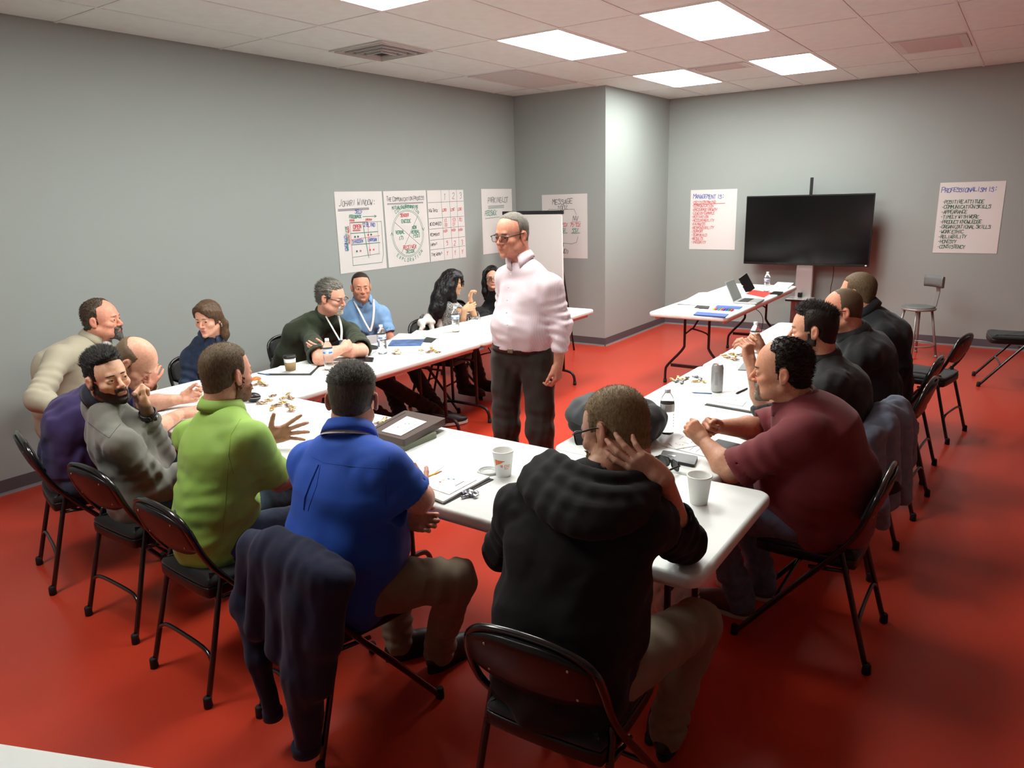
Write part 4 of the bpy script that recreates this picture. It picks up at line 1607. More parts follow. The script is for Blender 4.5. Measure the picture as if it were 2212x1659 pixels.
M_GLASS = mat('lens_glass', (235, 240, 240), .03, trans=1.0, ior=1.05, spec=.5)


def glasses(t, H, M, w=.026, hh=.019, r=.0017, label=None, half=False):
    g = empty('eyeglasses', tuple(H.c))
    g.parent = t
    g.matrix_parent_inverse = chain_matrix(t).inverted()
    if label:
        g['label'] = label

    def P(x, y, z):
        return H.p(x, y, z)
    fr = MB()
    for e in (-1, 1):
        pts = [P(.110 - .006 * abs(yy) / .03 * 0 - .010 * max(0, (abs(e * .033 + yy) - .03) / .03), e * .033 + yy, zz - .003)
               for yy, zz in rrect(2 * w, 2 * hh, hh * .6, 4)]
        if half:
            fr.tube([pp for pp, (yy, zz) in zip(pts, rrect(2 * w, 2 * hh, hh * .6, 4)) if zz > -.2 * hh], r * H.k, 6)
        else:
            fr.tube(pts, r * H.k, 6, True)
        ln = MB()
        ln.add(pts + [P(.1105, e * .033, -.003)], [(i, (i + 1) % len(pts), len(pts)) for i in range(len(pts))], True)
        ln.build('lens', M_GLASS, g, True)
        tmp = [P(.102, e * (.033 + w), .006), P(.096, e * .074, .008), P(.05, e * .080, .009), P(0, e * .0835, .012), P(-.018, e * .084, .008), P(-.028, e * .083, -.010)]
        MB().tube(smooth_path(tmp, 1), .0019 * H.k, 6, flat=(1, 1.5)).build('temple', M, g, True)
    fr.tube([P(.111, .0075, .002), P(.115, 0, .005), P(.111, -.0075, .002)], r * H.k, 6)
    fr.build('frame', M, g, True)
    return g


def collar(t, base, top, front, M, r=.066, hgt=.04, gap=.5, name='collar', fold=.020, drop=.02):
    base = np.asarray(base, float) + unit(np.asarray(top, float) - base) * .016
    """turned-down shirt collar around the neck axis base -> top, open towards front"""
    ax_ = unit(np.asarray(top, float) - base)
    f = unit(np.asarray(front, float) - ax_ * (np.asarray(front, float) @ ax_))
    l = np.cross(ax_, f)
    n = 26
    rows = []
    for k in range(n + 1):
        a = gap + (2 * math.pi - 2 * gap) * k / n
        e = math.cos(a)           # 1 at front
        fr_ = max(0, (e + .1) / 1.1) ** 2
        dirv = f * math.cos(a) * 1.06 + l * math.sin(a)
        inner0 = base + dirv * (r - .004) - ax_ * .015
        inner1 = base + dirv * (r - .006) + ax_ * hgt * (1 - .35 * fr_)
        mid_ = base + dirv * (r + .002) + ax_ * (hgt + .003) * (1 - .35 * fr_)
        out1 = base + dirv * (r + fold * .75) + ax_ * (hgt * .45 - drop * fr_)
        out2 = base + dirv * (r + fold) + ax_ * (-.002 - drop * 1.4 * fr_)
        und = base + dirv * (r + fold - .004) + ax_ * (0 - drop * 1.4 * fr_)
        und2 = base + dirv * (r + .003) + ax_ * (hgt * .7 * (1 - .35 * fr_))
        rows.append([inner0, inner1, mid_, out1, out2, und, und2])
    m = MB()
    m.loft(rows, True, True, True)
    return m.build(name, M, t, True)


def shoe(t, heel, d, M, Ms, L=.29, W=.098, toe=False, sole=.022):
    """shoe on the floor, heel point, direction d"""
    x = unit([d[0], d[1], 0])
    y = np.array([-x[1], x[0], 0])
    R = np.stack([x, y, np.array([0, 0, 1.0])])
    c0 = np.asarray(heel, float)
    tilt = np.array([d[0], d[1], d[2] if len(d) > 2 else 0.0])
    x = unit(tilt)
    R = np.stack([x, y, np.cross(x, y)])
    z = R[2]

    def g(a, b, c):
        return c0 + a * x + b * y + c * z
    F = Field(np.minimum(g(0, 0, 0), g(L, 0, 0)) - .12, np.maximum(g(0, 0, 0), g(L, 0, 0)) + np.array([.12, .12, .2]), .006)
    F.el(g(.07, 0, .045), (.075, W * .40, .045), R, .02)
    F.el(g(.19, 0, .035), (.10, W * .5, .035), R, .03)
    F.el(g(.13, 0, .055), (.09, W * .40, .045), R, .03)
    F.rc(g(.065, 0, .06), g(.06, 0, .13), .045, .05, .03)
    F.cut(g(0, 0, sole - .006), -z)
    F.cut(g(0, 0, .115), z)
    o = fmesh(F, 'shoe', M, t)
    pts = []
    for a in np.linspace(0, 2 * math.pi, 22, endpoint=False):
        xx = .145 + .148 * math.cos(a)
        ww = W * .5 * (1.0 if xx > .14 else .86)
        pts.append((xx, ww * math.sin(a) * 1.02))
    m = MB()
    m.loft([[g(px * (1), py, hz) for px, py in pts] for hz in (0.0, .004, sole)], True, True, False)
    m.build('sole', Ms, o, True)
    return o


def lanyard_ring(t, base, top, front, r, z, M, w=.010, drop=.05):
    base = np.asarray(base, float)
    ax_ = unit(np.asarray(top, float) - base)
    f = unit(np.asarray(front, float) - ax_ * (np.asarray(front, float) @ ax_))
    l = np.cross(ax_, f)
    rows = []
    for a in np.linspace(.75, 2 * math.pi - .75, 30):
        e = max(0, math.cos(a)) ** 1.5
        c = base + ax_ * (z - drop * e) + (f * math.cos(a) * 1.08 + l * math.sin(a)) * (r + .02 * e)
        rad = f * math.cos(a) + l * math.sin(a)
        rows.append([c + ax_ * w - rad * .004, c + ax_ * w - rad * .002, c - ax_ * w + rad * .006, c - ax_ * w + rad * .004])
    return MB().loft(rows, True, True, False).build('lanyard', M, t, True)


def seam(T, part, path, M, r=.0022, name='seam', lift=0.0):
    """a stitched seam laid on the surface of one of T's garments"""
    from mathutils.bvhtree import BVHTree
    o = [c for c in T.children if c.name.split('.')[0] == part][0]
    me = o.data
    if 'bvh' not in SEAMS or SEAMS['bvh'][0] != o.name:
        SEAMS['bvh'] = (o.name, BVHTree.FromPolygons([v.co[:] for v in me.vertices], [p_.vertices[:] for p_ in me.polygons]))
    P = []
    for (u0, v0), (u1, v1) in zip(path[:-1], path[1:]):
        for s_ in np.linspace(0, 1, 9)[:-1]:
            d = at(u0 + (u1 - u0) * s_, v0 + (v1 - v0) * s_, x=1.0) - CAM
            hit = SEAMS['bvh'][1].ray_cast(Vector(CAM), Vector(d).normalized())
            if hit[0] is not None:
                P.append(np.array(hit[0]) + np.array(hit[1]) * lift)
    if len(P) > 3:
        return MB().tube(smooth_path(P, 1), r, 6).build(name, M, T, True)


SEAMS = {}


def person(label, H, J, skin=(208, 158, 134), lip=(176, 104, 96), stub=None, shirt=None, trousers=None, sleeve=.62, bulk=1.0, belly=0.0,
           hands=None, h=.004, neck=None, seed=0, shoes=None, fore=None, name='person', neck_r=.056, neck_len=.150, leg=1.0, long_amp=.006, hem=True, shirt_name='shirt',
           flush=.35, arm=1.0, group=None, chest=1.0, cut_hem=None, wl=.10, sharp=False, depth=1.0, loose=0.0, sleeves=None, waist=.006):
    """J: pelvis, chest, neck, sh/el/wr (L,R), hip/knee/ankle (L,R)"""
    base = J['pelvis']
    t = empty(name, (float(base[0]), float(base[1]), 0.0), 0, label, 'person', group)
    g = {k: np.asarray(v, float) for k, v in J.items() if v is not None}
    neckb = H.c + unit(g['neck'] - H.c) * neck_len * H.k
    g['neck'] = neckb
    J['neck'] = neckb
    lat = unit(g['shL'] - g['shR'])
    # ---- body: head, neck, shoulders, arms and hands in one surface
    pts = [H.c - .15, H.c + .15, neckb, g['shL'], g['shR']]
    for s in 'LR':
        for q in ('el', 'wr'):
            if q + s in g:
                pts.append(g[q + s])
    hh = hands or {}
    for s, hd in hh.items():
        pts.append(g['wr' + s] + unit(hd[0]) * .20)
    F = Field(*body_bounds(pts, .11), h)
    H.put(F)
    nb = H.p(-.022, 0, -.065)
    F.rc(nb, neckb, neck_r * H.k, (neck_r + .006) * H.k, .03)
    for s in 'LR':
        sh, el, wr = g['sh' + s], g['el' + s], g['wr' + s]
        F.rc(neckb + np.array([0, 0, -.055]), sh, .034, .034, .03)
        cov = (sleeves or {}).get(s, sleeve)
        up_ = .80 if cov > .99 else .92
        f1 = .78 if cov > 1.2 else 1.0
        F.rc(sh, el, .050 * arm * up_, .041 * arm * (f1 if cov > 1 else 1), .03)
        m = el + (wr - el) * .28
        F.rc(el, m, .040 * arm * f1, .0455 * arm * f1, .02)
        F.rc(m, wr, .0455 * arm * f1, .0275 * arm ** .5, .02)
        if s in hh:
            hand_prims(F, wr, hh[s][0], hh[s][1], 1 if s == 'R' else -1, hh[s][2], hh[s][3] if len(hh[s]) > 3 else 1.0)
    skin = tuple(min(255, c_ * 1.07 + 3) for c_ in skin)
    fmesh(F, 'body', M_SKIN, t, lambda V: H.colour(V, skin, lip, stub, flush))
    # ---- shirt
    if shirt is not None:
        pel, ch = g['pelvis'], g['chest']
        pts = [pel, ch, neckb, g['shL'], g['shR'], g['elL'], g['elR']]
        sl = {'L': sleeve, 'R': sleeve}
        if sleeves:
            sl.update(sleeves)
        for s in 'LR':
            if sl[s] > 1:
                pts.append(g['wr' + s])
        hs = .0085
        F = Field(*body_bounds(pts, .24), hs)
        b = bulk
        wst = pel + (ch - pel) * .42
        fwd_ = unit(np.cross(lat, ch - pel))
        bell = wst + fwd_ * belly * .5
        lp = unit(g.get('hipL', g['shL']) - g.get('hipR', g['shR']))
        lm = unit(lat + lp)
        dq = depth
        F.ec(pel - np.array([0, 0, .05]), pel, lp, (.178 * b, .134 * b * dq), (.178 * b, .132 * b * dq), .03)
        F.ec(pel, wst, lp, (.172 * b, .125 * b * dq), ((.165 + belly * .4) * b, (.118 + belly * .45) * b * dq), .04)
        F.ec(bell, ch, lm, ((.165 + belly * .4) * b, (.118 + belly * .45) * b * dq), (.182 * b * chest, .122 * b * dq), .05)
        F.ec(ch, neckb + (ch - neckb) * .35, lat, (.182 * b * chest, .120 * b * dq), (.135 * b, .082 * b), .06)
        for s in 'LR':
            sh, el, wr = g['sh' + s], g['el' + s], g['wr' + s]
            F.rc(neckb + np.array([0, 0, -.030]), neckb + (sh - neckb) * .94, .055 * b, .052 * b, .05)
            F.rc(ch + (sh - ch) * .45, ch + (sh - ch) * .80, .085 * b, .055 * b, .05)
            if sl[s] <= 1:
                e = sh + (el - sh) * sl[s]
                F.rc(sh, e, .054 * b * arm ** .5, (.060 + loose) * arm, .055)
            else:
                F.rc(sh, el, .054 * b * arm ** .5, (.053 + loose * .6) * arm, .055)
                e = el + (wr - el) * min(1.0, sl[s] - 1)
                F.rc(el, e, (.056 + loose * .6) * arm, (.044 + loose) * arm, .03)
        F.folds(long_amp, wl, seed, axis=(ch - pel), sharp=sharp)
        F.folds(long_amp * .22, wl * .45, seed + 5)
        F.folds(waist, .075, seed + 6, axis=lm, at_=pel + (ch - pel) * .18, rad=.24)
        for s in 'LR':
            sh, el = g['sh' + s], g['el' + s]
            F.folds(waist * .8, .06, seed + 7, axis=unit(el - sh) + unit(ch - sh) * .5, at_=ch + (sh - ch) * .75, rad=.10)
        for s in 'LR':
            sh, el, wr = g['sh' + s], g['el' + s], g['wr' + s]
            F.ripple(sh + (el - sh) * .35, el, .075, long_amp * .9, .055, seed + 3)
            if sl[s] > 1:
                F.ripple(el - unit(el - sh) * .05, wr, .07, long_amp * .9, .05, seed + 4)
                e = el + (wr - el) * min(1.0, sl[s] - 1)
                dr = unit(wr - el)
                re_ = (.038 + loose) * arm
            else:
                e = sh + (el - sh) * sl[s]
                dr = unit(el - sh)
                re_ = (.051 + loose) * arm
            # open sleeve end
            A = e + dr * .005

            def fn(X, Y, Z, A=A, dr=dr):
                ax_ = (X - A[0]) * dr[0] + (Y - A[1]) * dr[1] + (Z - A[2]) * dr[2]
                rr2 = (X - A[0]) ** 2 + (Y - A[1]) ** 2 + (Z - A[2]) ** 2
                return np.maximum(-ax_, np.sqrt(rr2) - .12)
            F.put(A - .13, A + .13, fn, 0, 's')
            F.rc(A - dr * .03, A + dr * .05, re_ * .93, re_, 0, 's')
        F.rc(neckb - unit(nb - neckb) * .03, neckb + unit(nb - neckb) * .018, .078 * max(1.0, b) ** .5, .061 * H.k, .02)
        # neck opening
        F.rc(neckb + (nb - neckb) * .02, nb, (neck_r + .004) * H.k, (neck_r + .012) * H.k, .006, 's')
        if cut_hem is not None:
            F.cut(cut_hem[0], cut_hem[1])
        fmesh(F, shirt_name, shirt, t)
    # ---- trousers
    if trousers is not None and 'kneeL' in g:
        pel = g['pelvis']
        pts = [pel] + [g[a + s] for a in ('hip', 'knee', 'ankle') for s in 'LR']
        F = Field(*body_bounds(pts, .15), .010)
        lp = unit(g['hipL'] - g['hipR'])
        F.ec(pel + np.array([0, 0, .06]), pel - np.array([0, 0, .01]), lp, (.162 * bulk, .118 * bulk * depth), (.168 * bulk, .125 * bulk * depth), .04)
        for s in 'LR':
            hp, kn, an = g['hip' + s], g['knee' + s], g['ankle' + s]
            F.rc(hp, kn, .092 * bulk * leg ** .5, .066 * bulk ** .5 * leg, .04)
            F.rc(kn, an + (kn - an) * .12, .065 * bulk ** .5 * leg, .058 * leg, .03)
            F.rc(an + (kn - an) * .12, an - np.array([0, 0, .02]), .058 * leg, .060 * leg, .02)
        F.folds(.005, .09, seed + 11)
        for s in 'LR':
            F.ripple(g['knee' + s] + (g['hip' + s] - g['knee' + s]) * .3, g['knee' + s], .09, .006 if leg < 1.1 else .002, .06, seed + 12)
            F.ripple(g['ankle' + s] + (g['knee' + s] - g['ankle' + s]) * .35, g['ankle' + s], .08, .005 if leg < 1.1 else .002, .05, seed + 13)
        F.cut((0, 0, .035), (0, 0, -1))
        fmesh(F, 'trousers', trousers, t)
    if shoes is not None:
        for s in 'LR':
            if 'ankle' + s in g:
                d = g.get('toe' + s)
                if d is None:
                    d = unit(np.cross(unit(g['hipL'] - g['hipR']), (0, 0, 1)))
                an = g['ankle' + s]
                dd = unit([d[0], d[1], 0])
                zf = max(0.0, an[2] - .09)
                shoe(t, np.array([an[0], an[1], zf]) - dd * .06, d, shoes[0], shoes[1])
    return t

# ------------------------------------------------------------------ people
UP = np.array([0, 0, 1.0])


def left_of(f):
    return unit(np.cross(UP, [f[0], f[1], 0]))


def legs(pel, f, kl=.43, kz=.52, spread=(.10, .10), kspread=None, back=(.02, .02), knees=None, ankles=None, toes=None):
    f = unit([f[0], f[1], 0])
    l = left_of(f)
    ks = kspread or (spread[0] + .04, spread[1] + .04)
    pel = np.asarray(pel, float)
    d = {'hipL': pel + l * spread[0] + f * .02 - UP * .02, 'hipR': pel - l * spread[1] + f * .02 - UP * .02}
    b = np.array([pel[0], pel[1], 0])
    d['kneeL'] = b + f * kl + l * ks[0] + UP * kz
    d['kneeR'] = b + f * kl - l * ks[1] + UP * kz
    d['ankleL'] = b + f * (kl - back[0]) + l * ks[0] + UP * .09
    d['ankleR'] = b + f * (kl - back[1]) - l * ks[1] + UP * .09
    d['toeL'] = f
    d['toeR'] = f
    if knees:
        d.update(knees)
    return d


def fabric(name, rgb, rough=.85, vary=None, bump=.25, scale=600, sheen=.1, **k):
    return mat('cloth_' + name, rgb, rough, bump=(scale, bump, .001), vary=vary, sheen=sheen, **k)


M_SHOEB = mat('shoe_black', (18, 18, 18), .5)
M_SHOEBR = mat('shoe_brown', (92, 72, 62), .6)
M_SOLE = mat('sole_black', (14, 14, 14), .7)
M_SOLEW = mat('sole_white', (206, 200, 190), .6)
M_JEANS = fabric('jeans', (62, 76, 100), .9, vary=(40, (50, 62, 86)))
M_JEANSL = fabric('jeans_light', (104, 116, 136), .9, vary=(40, (86, 98, 120)))
M_KHAKI = fabric('khaki', (124, 110, 90), .9)
M_BLKP = fabric('black_trousers', (22, 21, 22), .9)
M_GRYP = fabric('charcoal_trousers', (54, 51, 46), .85)
M_BLKF = mat('glasses_black', (18, 17, 18), .3)
M_METF = mat('glasses_metal', (70, 60, 56), .3, metal=.6)
M_WHT = fabric('white_lanyard', (226, 224, 222), .7)
M_WATCH = mat('watch_steel', (170, 168, 164), .25, metal=.9)
M_BLKW = mat('watch_black', (20, 20, 22), .35)


def band(t, el, wr, M, r=.031, name='wristwatch', f_=.92):
    el, wr = np.asarray(el, float), np.asarray(wr, float)
    d = unit(wr - el)
    c = el + (wr - el) * f_
    e1 = unit(np.cross(d, UP if abs(d[2]) < .9 else [1, 0, 0]))
    e2 = np.cross(d, e1)
    R = np.stack([e1, e2, d]).T
    m = MB().lathe([(r - .003, -.010), (r + .002, -.010), (r + .003, 0), (r + .002, .010), (r - .003, .010)], c, 18, R, cap=False)
    o = m.build(name, M, t, True)
    MB().lathe([(.016, .0), (.017, .004), (.014, .007), (.001, .0075)], c + e2 * r, 14, np.stack([d, e1, e2]).T).build('dial', M_BLKW, o, True)


def lanyard(t, pts, M=None, w=.009):
    m = MB().tube(smooth_path(pts, 2), w, 6, flat=(1, .25))
    return m.build('lanyard', M or M_WHT, t, True)


# --- 1 hoodie man in the foreground -------------------------------------------------
M_HOOD = fabric('black_fleece', (11, 11, 11), .95, bump=.4, scale=350, sheen=.03)
f = unit([.985, .17, 0])
pel = np.array([1.50, .925, .56])
H = Head(at(1328, 930, x=1.80), (.10, .90, -.34), (.16, -.22, 1), 1.02)
J = dict(pelvis=pel, chest=np.array([1.60, .925, .86]), neck=at(1292, 1040, x=1.68), shL=at(1122, 1095, x=1.62), shR=at(1400, 1125, x=1.66),
         elL=at(1085, 1190, x=1.72), wrL=np.array([1.93, 1.13, .775]), elR=at(1478, 1172, x=1.93), wrR=at(1432, 1034, x=1.72))
J.update(legs(pel, f, .45, .52, knees=dict(kneeR=at(1508, 1345, z=.52), ankleR=at(1440, 1570, z=.12), kneeL=np.array([1.93, 1.10, .51]), ankleL=np.array([1.93, 1.10, .09]))))
T = person('man in a black hoodie leaning his head on his right hand, back to the camera', H, J, (206, 158, 134), stub=((170, 120, 70), .5), shirt=M_HOOD, trousers=M_KHAKI,
           sleeve=2.0, sleeves={'R': 1.45, 'L': 1.9}, bulk=1.14, belly=.05, hands={'R': (at(1318, 960, x=1.665) - at(1432, 1034, x=1.72), at(1375, 1045, x=1.70) - at(1392, 975, x=1.70), 'headrest', 1.0), 'L': ((.7, -.6, 0), (.6, .7, .3), 'relaxed')},
           seed=3, shoes=(M_SHOEB, M_SOLE), shirt_name='hoodie', long_amp=.007, h=.0036, wl=.12, loose=.006)
HM = hair_mat('light_brown', (152, 130, 94), .6, (122, 102, 72))
hair(T, H, HM, 'buzz', 2, .0045, spikes=3500, slen=.006, srad=.0011, line=.058)
beard(T, H, hair_mat('ginger', (150, 104, 58), .6), 'full', .005)
eyes(T, H)
glasses(T, H, M_BLKF, .027, .019, .0024, 'black framed eyeglasses')
nk, hb = J['neck'], H.p(-.03, 0, -.06)
F = Field(nk - np.array([.32, .30, .30]), nk + np.array([.15, .30, .14]), .0085)
for a, m_, b, r_ in (((1190, 985, 1.70), (1290, 1035, 1.60), (1400, 1030, 1.74), .024), ((1165, 1000, 1.67), (1280, 1070, 1.545), (1412, 1060, 1.69), .026),
                     ((1145, 1020, 1.63), (1262, 1105, 1.50), (1408, 1088, 1.65), .027), ((1135, 1045, 1.60), (1245, 1135, 1.475), (1385, 1110, 1.61), .028)):
    A_, M_, B_ = (at(q[0], q[1], x=q[2]) for q in (a, m_, b))
    P_ = [(1 - s_) ** 2 * A_ + 2 * s_ * (1 - s_) * (2 * M_ - (A_ + B_) / 2) + s_ ** 2 * B_ for s_ in np.linspace(0, 1, 9)]
    for q0, q1 in zip(P_[:-1], P_[1:]):
        F.rc(q0, q1, r_ - .001, r_ - .001, .022)
F.folds(.0015, .14, 21, axis=(0, 1, 0))
F.rc(nk + (hb - nk) * .1, hb, .066, .075, .008, 's')
fmesh(F, 'hood', M_HOOD, T)

# --- 2 blue shirt -------------------------------------------------------------------
M_BLUE = fabric('royal_blue_shirt', (20, 82, 192), .75, bump=.15)
f = unit([.97, -.18, 0])
pel = np.array([1.53, 1.855, .56])
H = Head(at(762, 862, x=1.66), (.80, .58, -.14), (.05, 0, 1), 1.02)
J = dict(pelvis=pel, chest=np.array([1.575, 1.80, .88]), neck=at(757, 950, x=1.60), shL=at(668, 1000, x=1.58), shR=at(838, 1012, x=1.57),
         elL=np.array([1.66, 2.06, .80]), wrL=at(868, 1122, x=1.72), elR=at(903, 1078, x=1.64), wrR=np.array([1.83, 1.72, .775]))
J.update(legs(pel, f, .42, .52, knees=dict(kneeR=at(985, 1252, z=.52), ankleR=np.array([1.90, 1.74, .09]), kneeL=np.array([1.93, 2.02, .52]), ankleL=np.array([1.86, 1.92, .09]), toeR=(.9, -.1), toeL=(.8, -.4))))
T = person('man in a bright blue short-sleeved shirt seen from behind', H, J, (204, 152, 128), shirt=M_BLUE, trousers=M_KHAKI, sleeve=.80, bulk=1.20, belly=.07,
           hands={'L': ((.55, -.75, -.15), (.4, .2, .9), 'cup'), 'R': ((.6, .75, .05), (.7, -.5, .4), 'relaxed')}, seed=8, shoes=(M_SHOEB, M_SOLE), arm=1.12, long_amp=.004, wl=.22, loose=.008, waist=.009)
HM = hair_mat('dark_salt', (84, 78, 68), .45, (56, 52, 46))
hair(T, H, HM, 'spiky', 5, .002, spikes=5000, slen=.012, sdir=(.35, .15, .4), line=.07)
eyes(T, H)
collar(T, J['neck'] + UP * .012, H.p(-.03, 0, -.06), f, M_BLUE, .075, .042)
lanyard_ring(T, J['neck'], H.p(-.03, 0, -.06), f, .089, .030, M_WHT, .009)
# box pleat and yoke seam on the back of the shirt
M_BLUES = fabric('royal_blue_seam', (16, 68, 170), .8)
seam(T, 'shirt', [(672, 985), (700, 1000), (760, 1008), (820, 1012), (846, 1018)], M_BLUES, .0011)
seam(T, 'shirt', [(688, 1004), (672, 1040), (659, 1075), (656, 1104)], M_BLUE, .0045, 'pleat')
seam(T, 'shirt', [(692, 1004), (684, 1050), (669, 1090), (665, 1106)], M_BLUES, .0014, 'pleat')
seam(T, 'shirt', [(840, 985), (834, 1040), (832, 1100)], M_BLUES, .0011)

# --- 3 lime green polo --------------------------------------------------------------
M_LIME = fabric('lime_polo', (146, 184, 76), .7, bump=.15)
f = unit([.96, -.22, 0])
pel = np.array([1.50, 2.575, .56])
H = Head(at(490, 808, x=1.66), (.985, .10, -.10), (.05, .0, 1), 1.01)
J = dict(pelvis=pel, chest=np.array([1.57, 2.54, .87]), neck=at(478, 905, x=1.61), shL=at(408, 945, x=1.63), shR=at(545, 950, x=1.58),
         elL=np.array([1.80, 2.90, .86]), wrL=at(578, 945, z=.80), elR=at(603, 1040, x=1.70), wrR=np.array([1.93, 2.33, .775]))
J.update(legs(pel, f, .42))
T = person('man in a lime green polo gesturing with his left hand', H, J, (206, 152, 128), stub=((120, 78, 50), .5), shirt=M_LIME, trousers=M_JEANS, sleeve=.86, bulk=1.08, belly=.03,
           hands={'L': ((.62, -.70, .22), (-.15, .12, .95), 'spread', 1.06), 'R': ((.8, .3, 0), (.1, .9, .3), 'relaxed')}, seed=15, shoes=(M_SHOEB, M_SOLE), long_amp=.004, wl=.20, loose=.008, waist=.008)
HM = hair_mat('brown_buzz', (112, 92, 66), .6, (84, 68, 48))
hair(T, H, HM, 'buzz', 6, .005, spikes=3500, slen=.006, srad=.0011, line=.060, recede=.3)
beard(T, H, hair_mat('auburn', (112, 70, 44), .6), 'full', .008)
eyes(T, H)
brows(T, H, HM)
collar(T, J['neck'] + UP * .004, H.p(-.03, 0, -.06), f, M_LIME, .070, .040)
band(T, J['elL'], J['wrL'], M_WATCH)
M_LIMES = fabric('lime_seam', (104, 144, 48), .8)
seam(T, 'shirt', [(520, 905), (499, 940), (494, 985), (506, 1030)], M_LIMES, .0011)
seam(T, 'shirt', [(494, 1000), (488, 1080), (480, 1160)], M_LIMES, .0009)

# --- 4 grey sweater, looking at the camera -------------------------------------------
M_GREY = fabric('grey_sweater', (118, 116, 108), .95, bump=.45, scale=420, sheen=.2)
M_NAVY = fabric('navy_collar', (24, 28, 44), .85)
f = unit([.93, -.36, 0])
pel = np.array([1.56, 3.24, .55])
H = Head(at(232, 815, x=1.53), (.02, -.985, .02), (-.10, .17, 1), 1.0, .96, nose=1.05)
J = dict(pelvis=pel, chest=np.array([1.55, 3.30, .82]), neck=at(214, 905, x=1.53), shL=at(196, 935, x=1.68), shR=at(262, 960, x=1.46),
         elL=at(352, 985, x=1.72), wrL=at(317, 886, x=1.61), elR=at(352, 1052, x=1.58), wrR=np.array([1.86, 2.98, .78]))
J.update(legs(pel, f, .42))
T = person('bearded man in a grey sweater turning to look at the camera', H, J, (214, 168, 140), (178, 110, 100), stub=((58, 44, 38), .8), shirt=M_GREY, trousers=M_JEANS, sleeve=2.0, sleeves={'L': 1.88, 'R': 1.95}, bulk=1.02,
           hands={'L': (at(286, 846, x=1.57) - at(317, 886, x=1.61), at(300, 840, x=1.50) - at(300, 870, x=1.62), 'fist'), 'R': ((.9, -.2, 0), (.2, .9, .3), 'relaxed')}, seed=22, shoes=(M_SHOEB, M_SOLE), shirt_name='sweater', long_amp=.006, wl=.11, h=.0036)
HM = hair_mat('black_brown', (26, 21, 18), .4)
hair(T, H, HM, 'quiff', 7, .005, spikes=3600, slen=.024, sdir=(-.35, 0, .7), line=.066, srad=.0022, lift=.35)
beard(T, H, hair_mat('dark_beard', (50, 38, 32), .55), 'full', .0018)
eyes(T, H, 'brown', (1, .42, .12))
brows(T, H, HM, .0016)
collar(T, J['neck'] + UP * .012, H.p(-.03, 0, -.06), f, M_NAVY, .071, .046)
band(T, J['elL'], J['wrL'], M_BLKW, .036, f_=.93)
seam(T, 'sweater', [(190, 912), (212, 930), (236, 946), (250, 928), (262, 914)], fabric('grey_seam', (84, 82, 76), .9), .0016)

# --- 5 purple shirt ------------------------------------------------------------------
M_PURP = fabric('purple_shirt', (48, 32, 84), .85)
f = unit([.94, -.34, 0])
pel = np.array([1.56, 3.86, .54])
H = Head(at(290, 782, x=1.80), (.42, -.50, -.76), (.48, -.55, .68), 1.0)
J = dict(pelvis=pel, chest=np.array([1.60, 3.82, .80]), neck=at(240, 838, x=1.72), shL=at(228, 850, x=1.90), shR=at(205, 905, x=1.60),
         elL=at(318, 872, z=.79), wrL=at(392, 862, z=.79), elR=at(318, 935, z=.78), wrR=at(392, 893, z=.785))
J.update(legs(pel, f, .42))
T = person('balding man in a dark purple shirt bent over papers on the table', H, J, (212, 158, 134), stub=((120, 96, 76), .35), shirt=M_PURP, trousers=M_JEANS, sleeve=.85, bulk=1.10, belly=.05,
           hands={'L': ((.55, -.6, .15), (.3, .4, .8), 'cup'), 'R': ((.6, -.5, .1), (.6, .6, .4), 'cup')}, seed=31, shoes=(M_SHOEB, M_SOLE), h=.004, cut_hem=((0, 0, .555), (0, 0, -1)))
hair(T, H, hair_mat('fair_brown', (112, 92, 70), .6), 'ring', 8, .005, spikes=1200, slen=.006, srad=.0011)
eyes(T, H)
brows(T, H, hair_mat('fair_brow', (120, 92, 70), .6))
collar(T, J['neck'], H.p(-.03, 0, -.06), f, M_PURP, .07, .035)

# --- 6 tan shirt ---------------------------------------------------------------------
M_TAN = fabric('tan_shirt', (176, 168, 146), .85, bump=.15)
f = unit([.45, -.89, 0])
pel = np.array([2.02, 4.93, .56])
H = Head(at(220, 690, y=4.72), (.62, -.785, -.02), (0, 0, 1), 1.05, 1.04, jowl=.6)
J = dict(pelvis=pel, chest=np.array([2.03, 4.84, .86]), neck=at(200, 757, y=4.78), shL=at(262, 778, y=4.74), shR=at(125, 775, y=4.66),
         elL=at(296, 866, y=4.60), wrL=at(322, 832, y=4.44), elR=at(82, 862, y=4.50), wrR=at(180, 905, y=4.28))
J.update(legs(pel, f, .42))
T = person('man with a grey goatee in a tan long-sleeved shirt beside the left wall', H, J, (214, 150, 126), stub=None, shirt=M_TAN, trousers=M_KHAKI, sleeve=1.98, bulk=1.20, belly=.06,
           hands={'L': ((.25, -.18, .92), (.6, -.6, .1), 'cup'), 'R': ((.7, -.6, 0), (.6, .6, .3), 'relaxed')}, seed=41, shoes=(M_SHOEB, M_SOLE), arm=1.1, long_amp=.005, wl=.18, loose=.01, waist=.010)
HM = hair_mat('brown_tan', (78, 62, 48), .55, (104, 90, 76))
hair(T, H, HM, 'recede', 9, .007, spikes=1800, slen=.012, recede=.8, line=.074, sdir=(-.6, 0, -.4), lift=.2)
beard(T, H, hair_mat('grey_goatee', (104, 100, 92), .6, (60, 54, 48)), 'goatee', .005, drop=.03)
eyes(T, H)
brows(T, H, HM)
collar(T, J['neck'] + UP * .005, H.p(-.03, 0, -.06), f, M_TAN, .078, .045, gap=.55)
MB().ball(J['neck'] + f * .055 - UP * .012, (.05, .055, .03), 12, 8).build('undershirt', M_WHT, T, True)

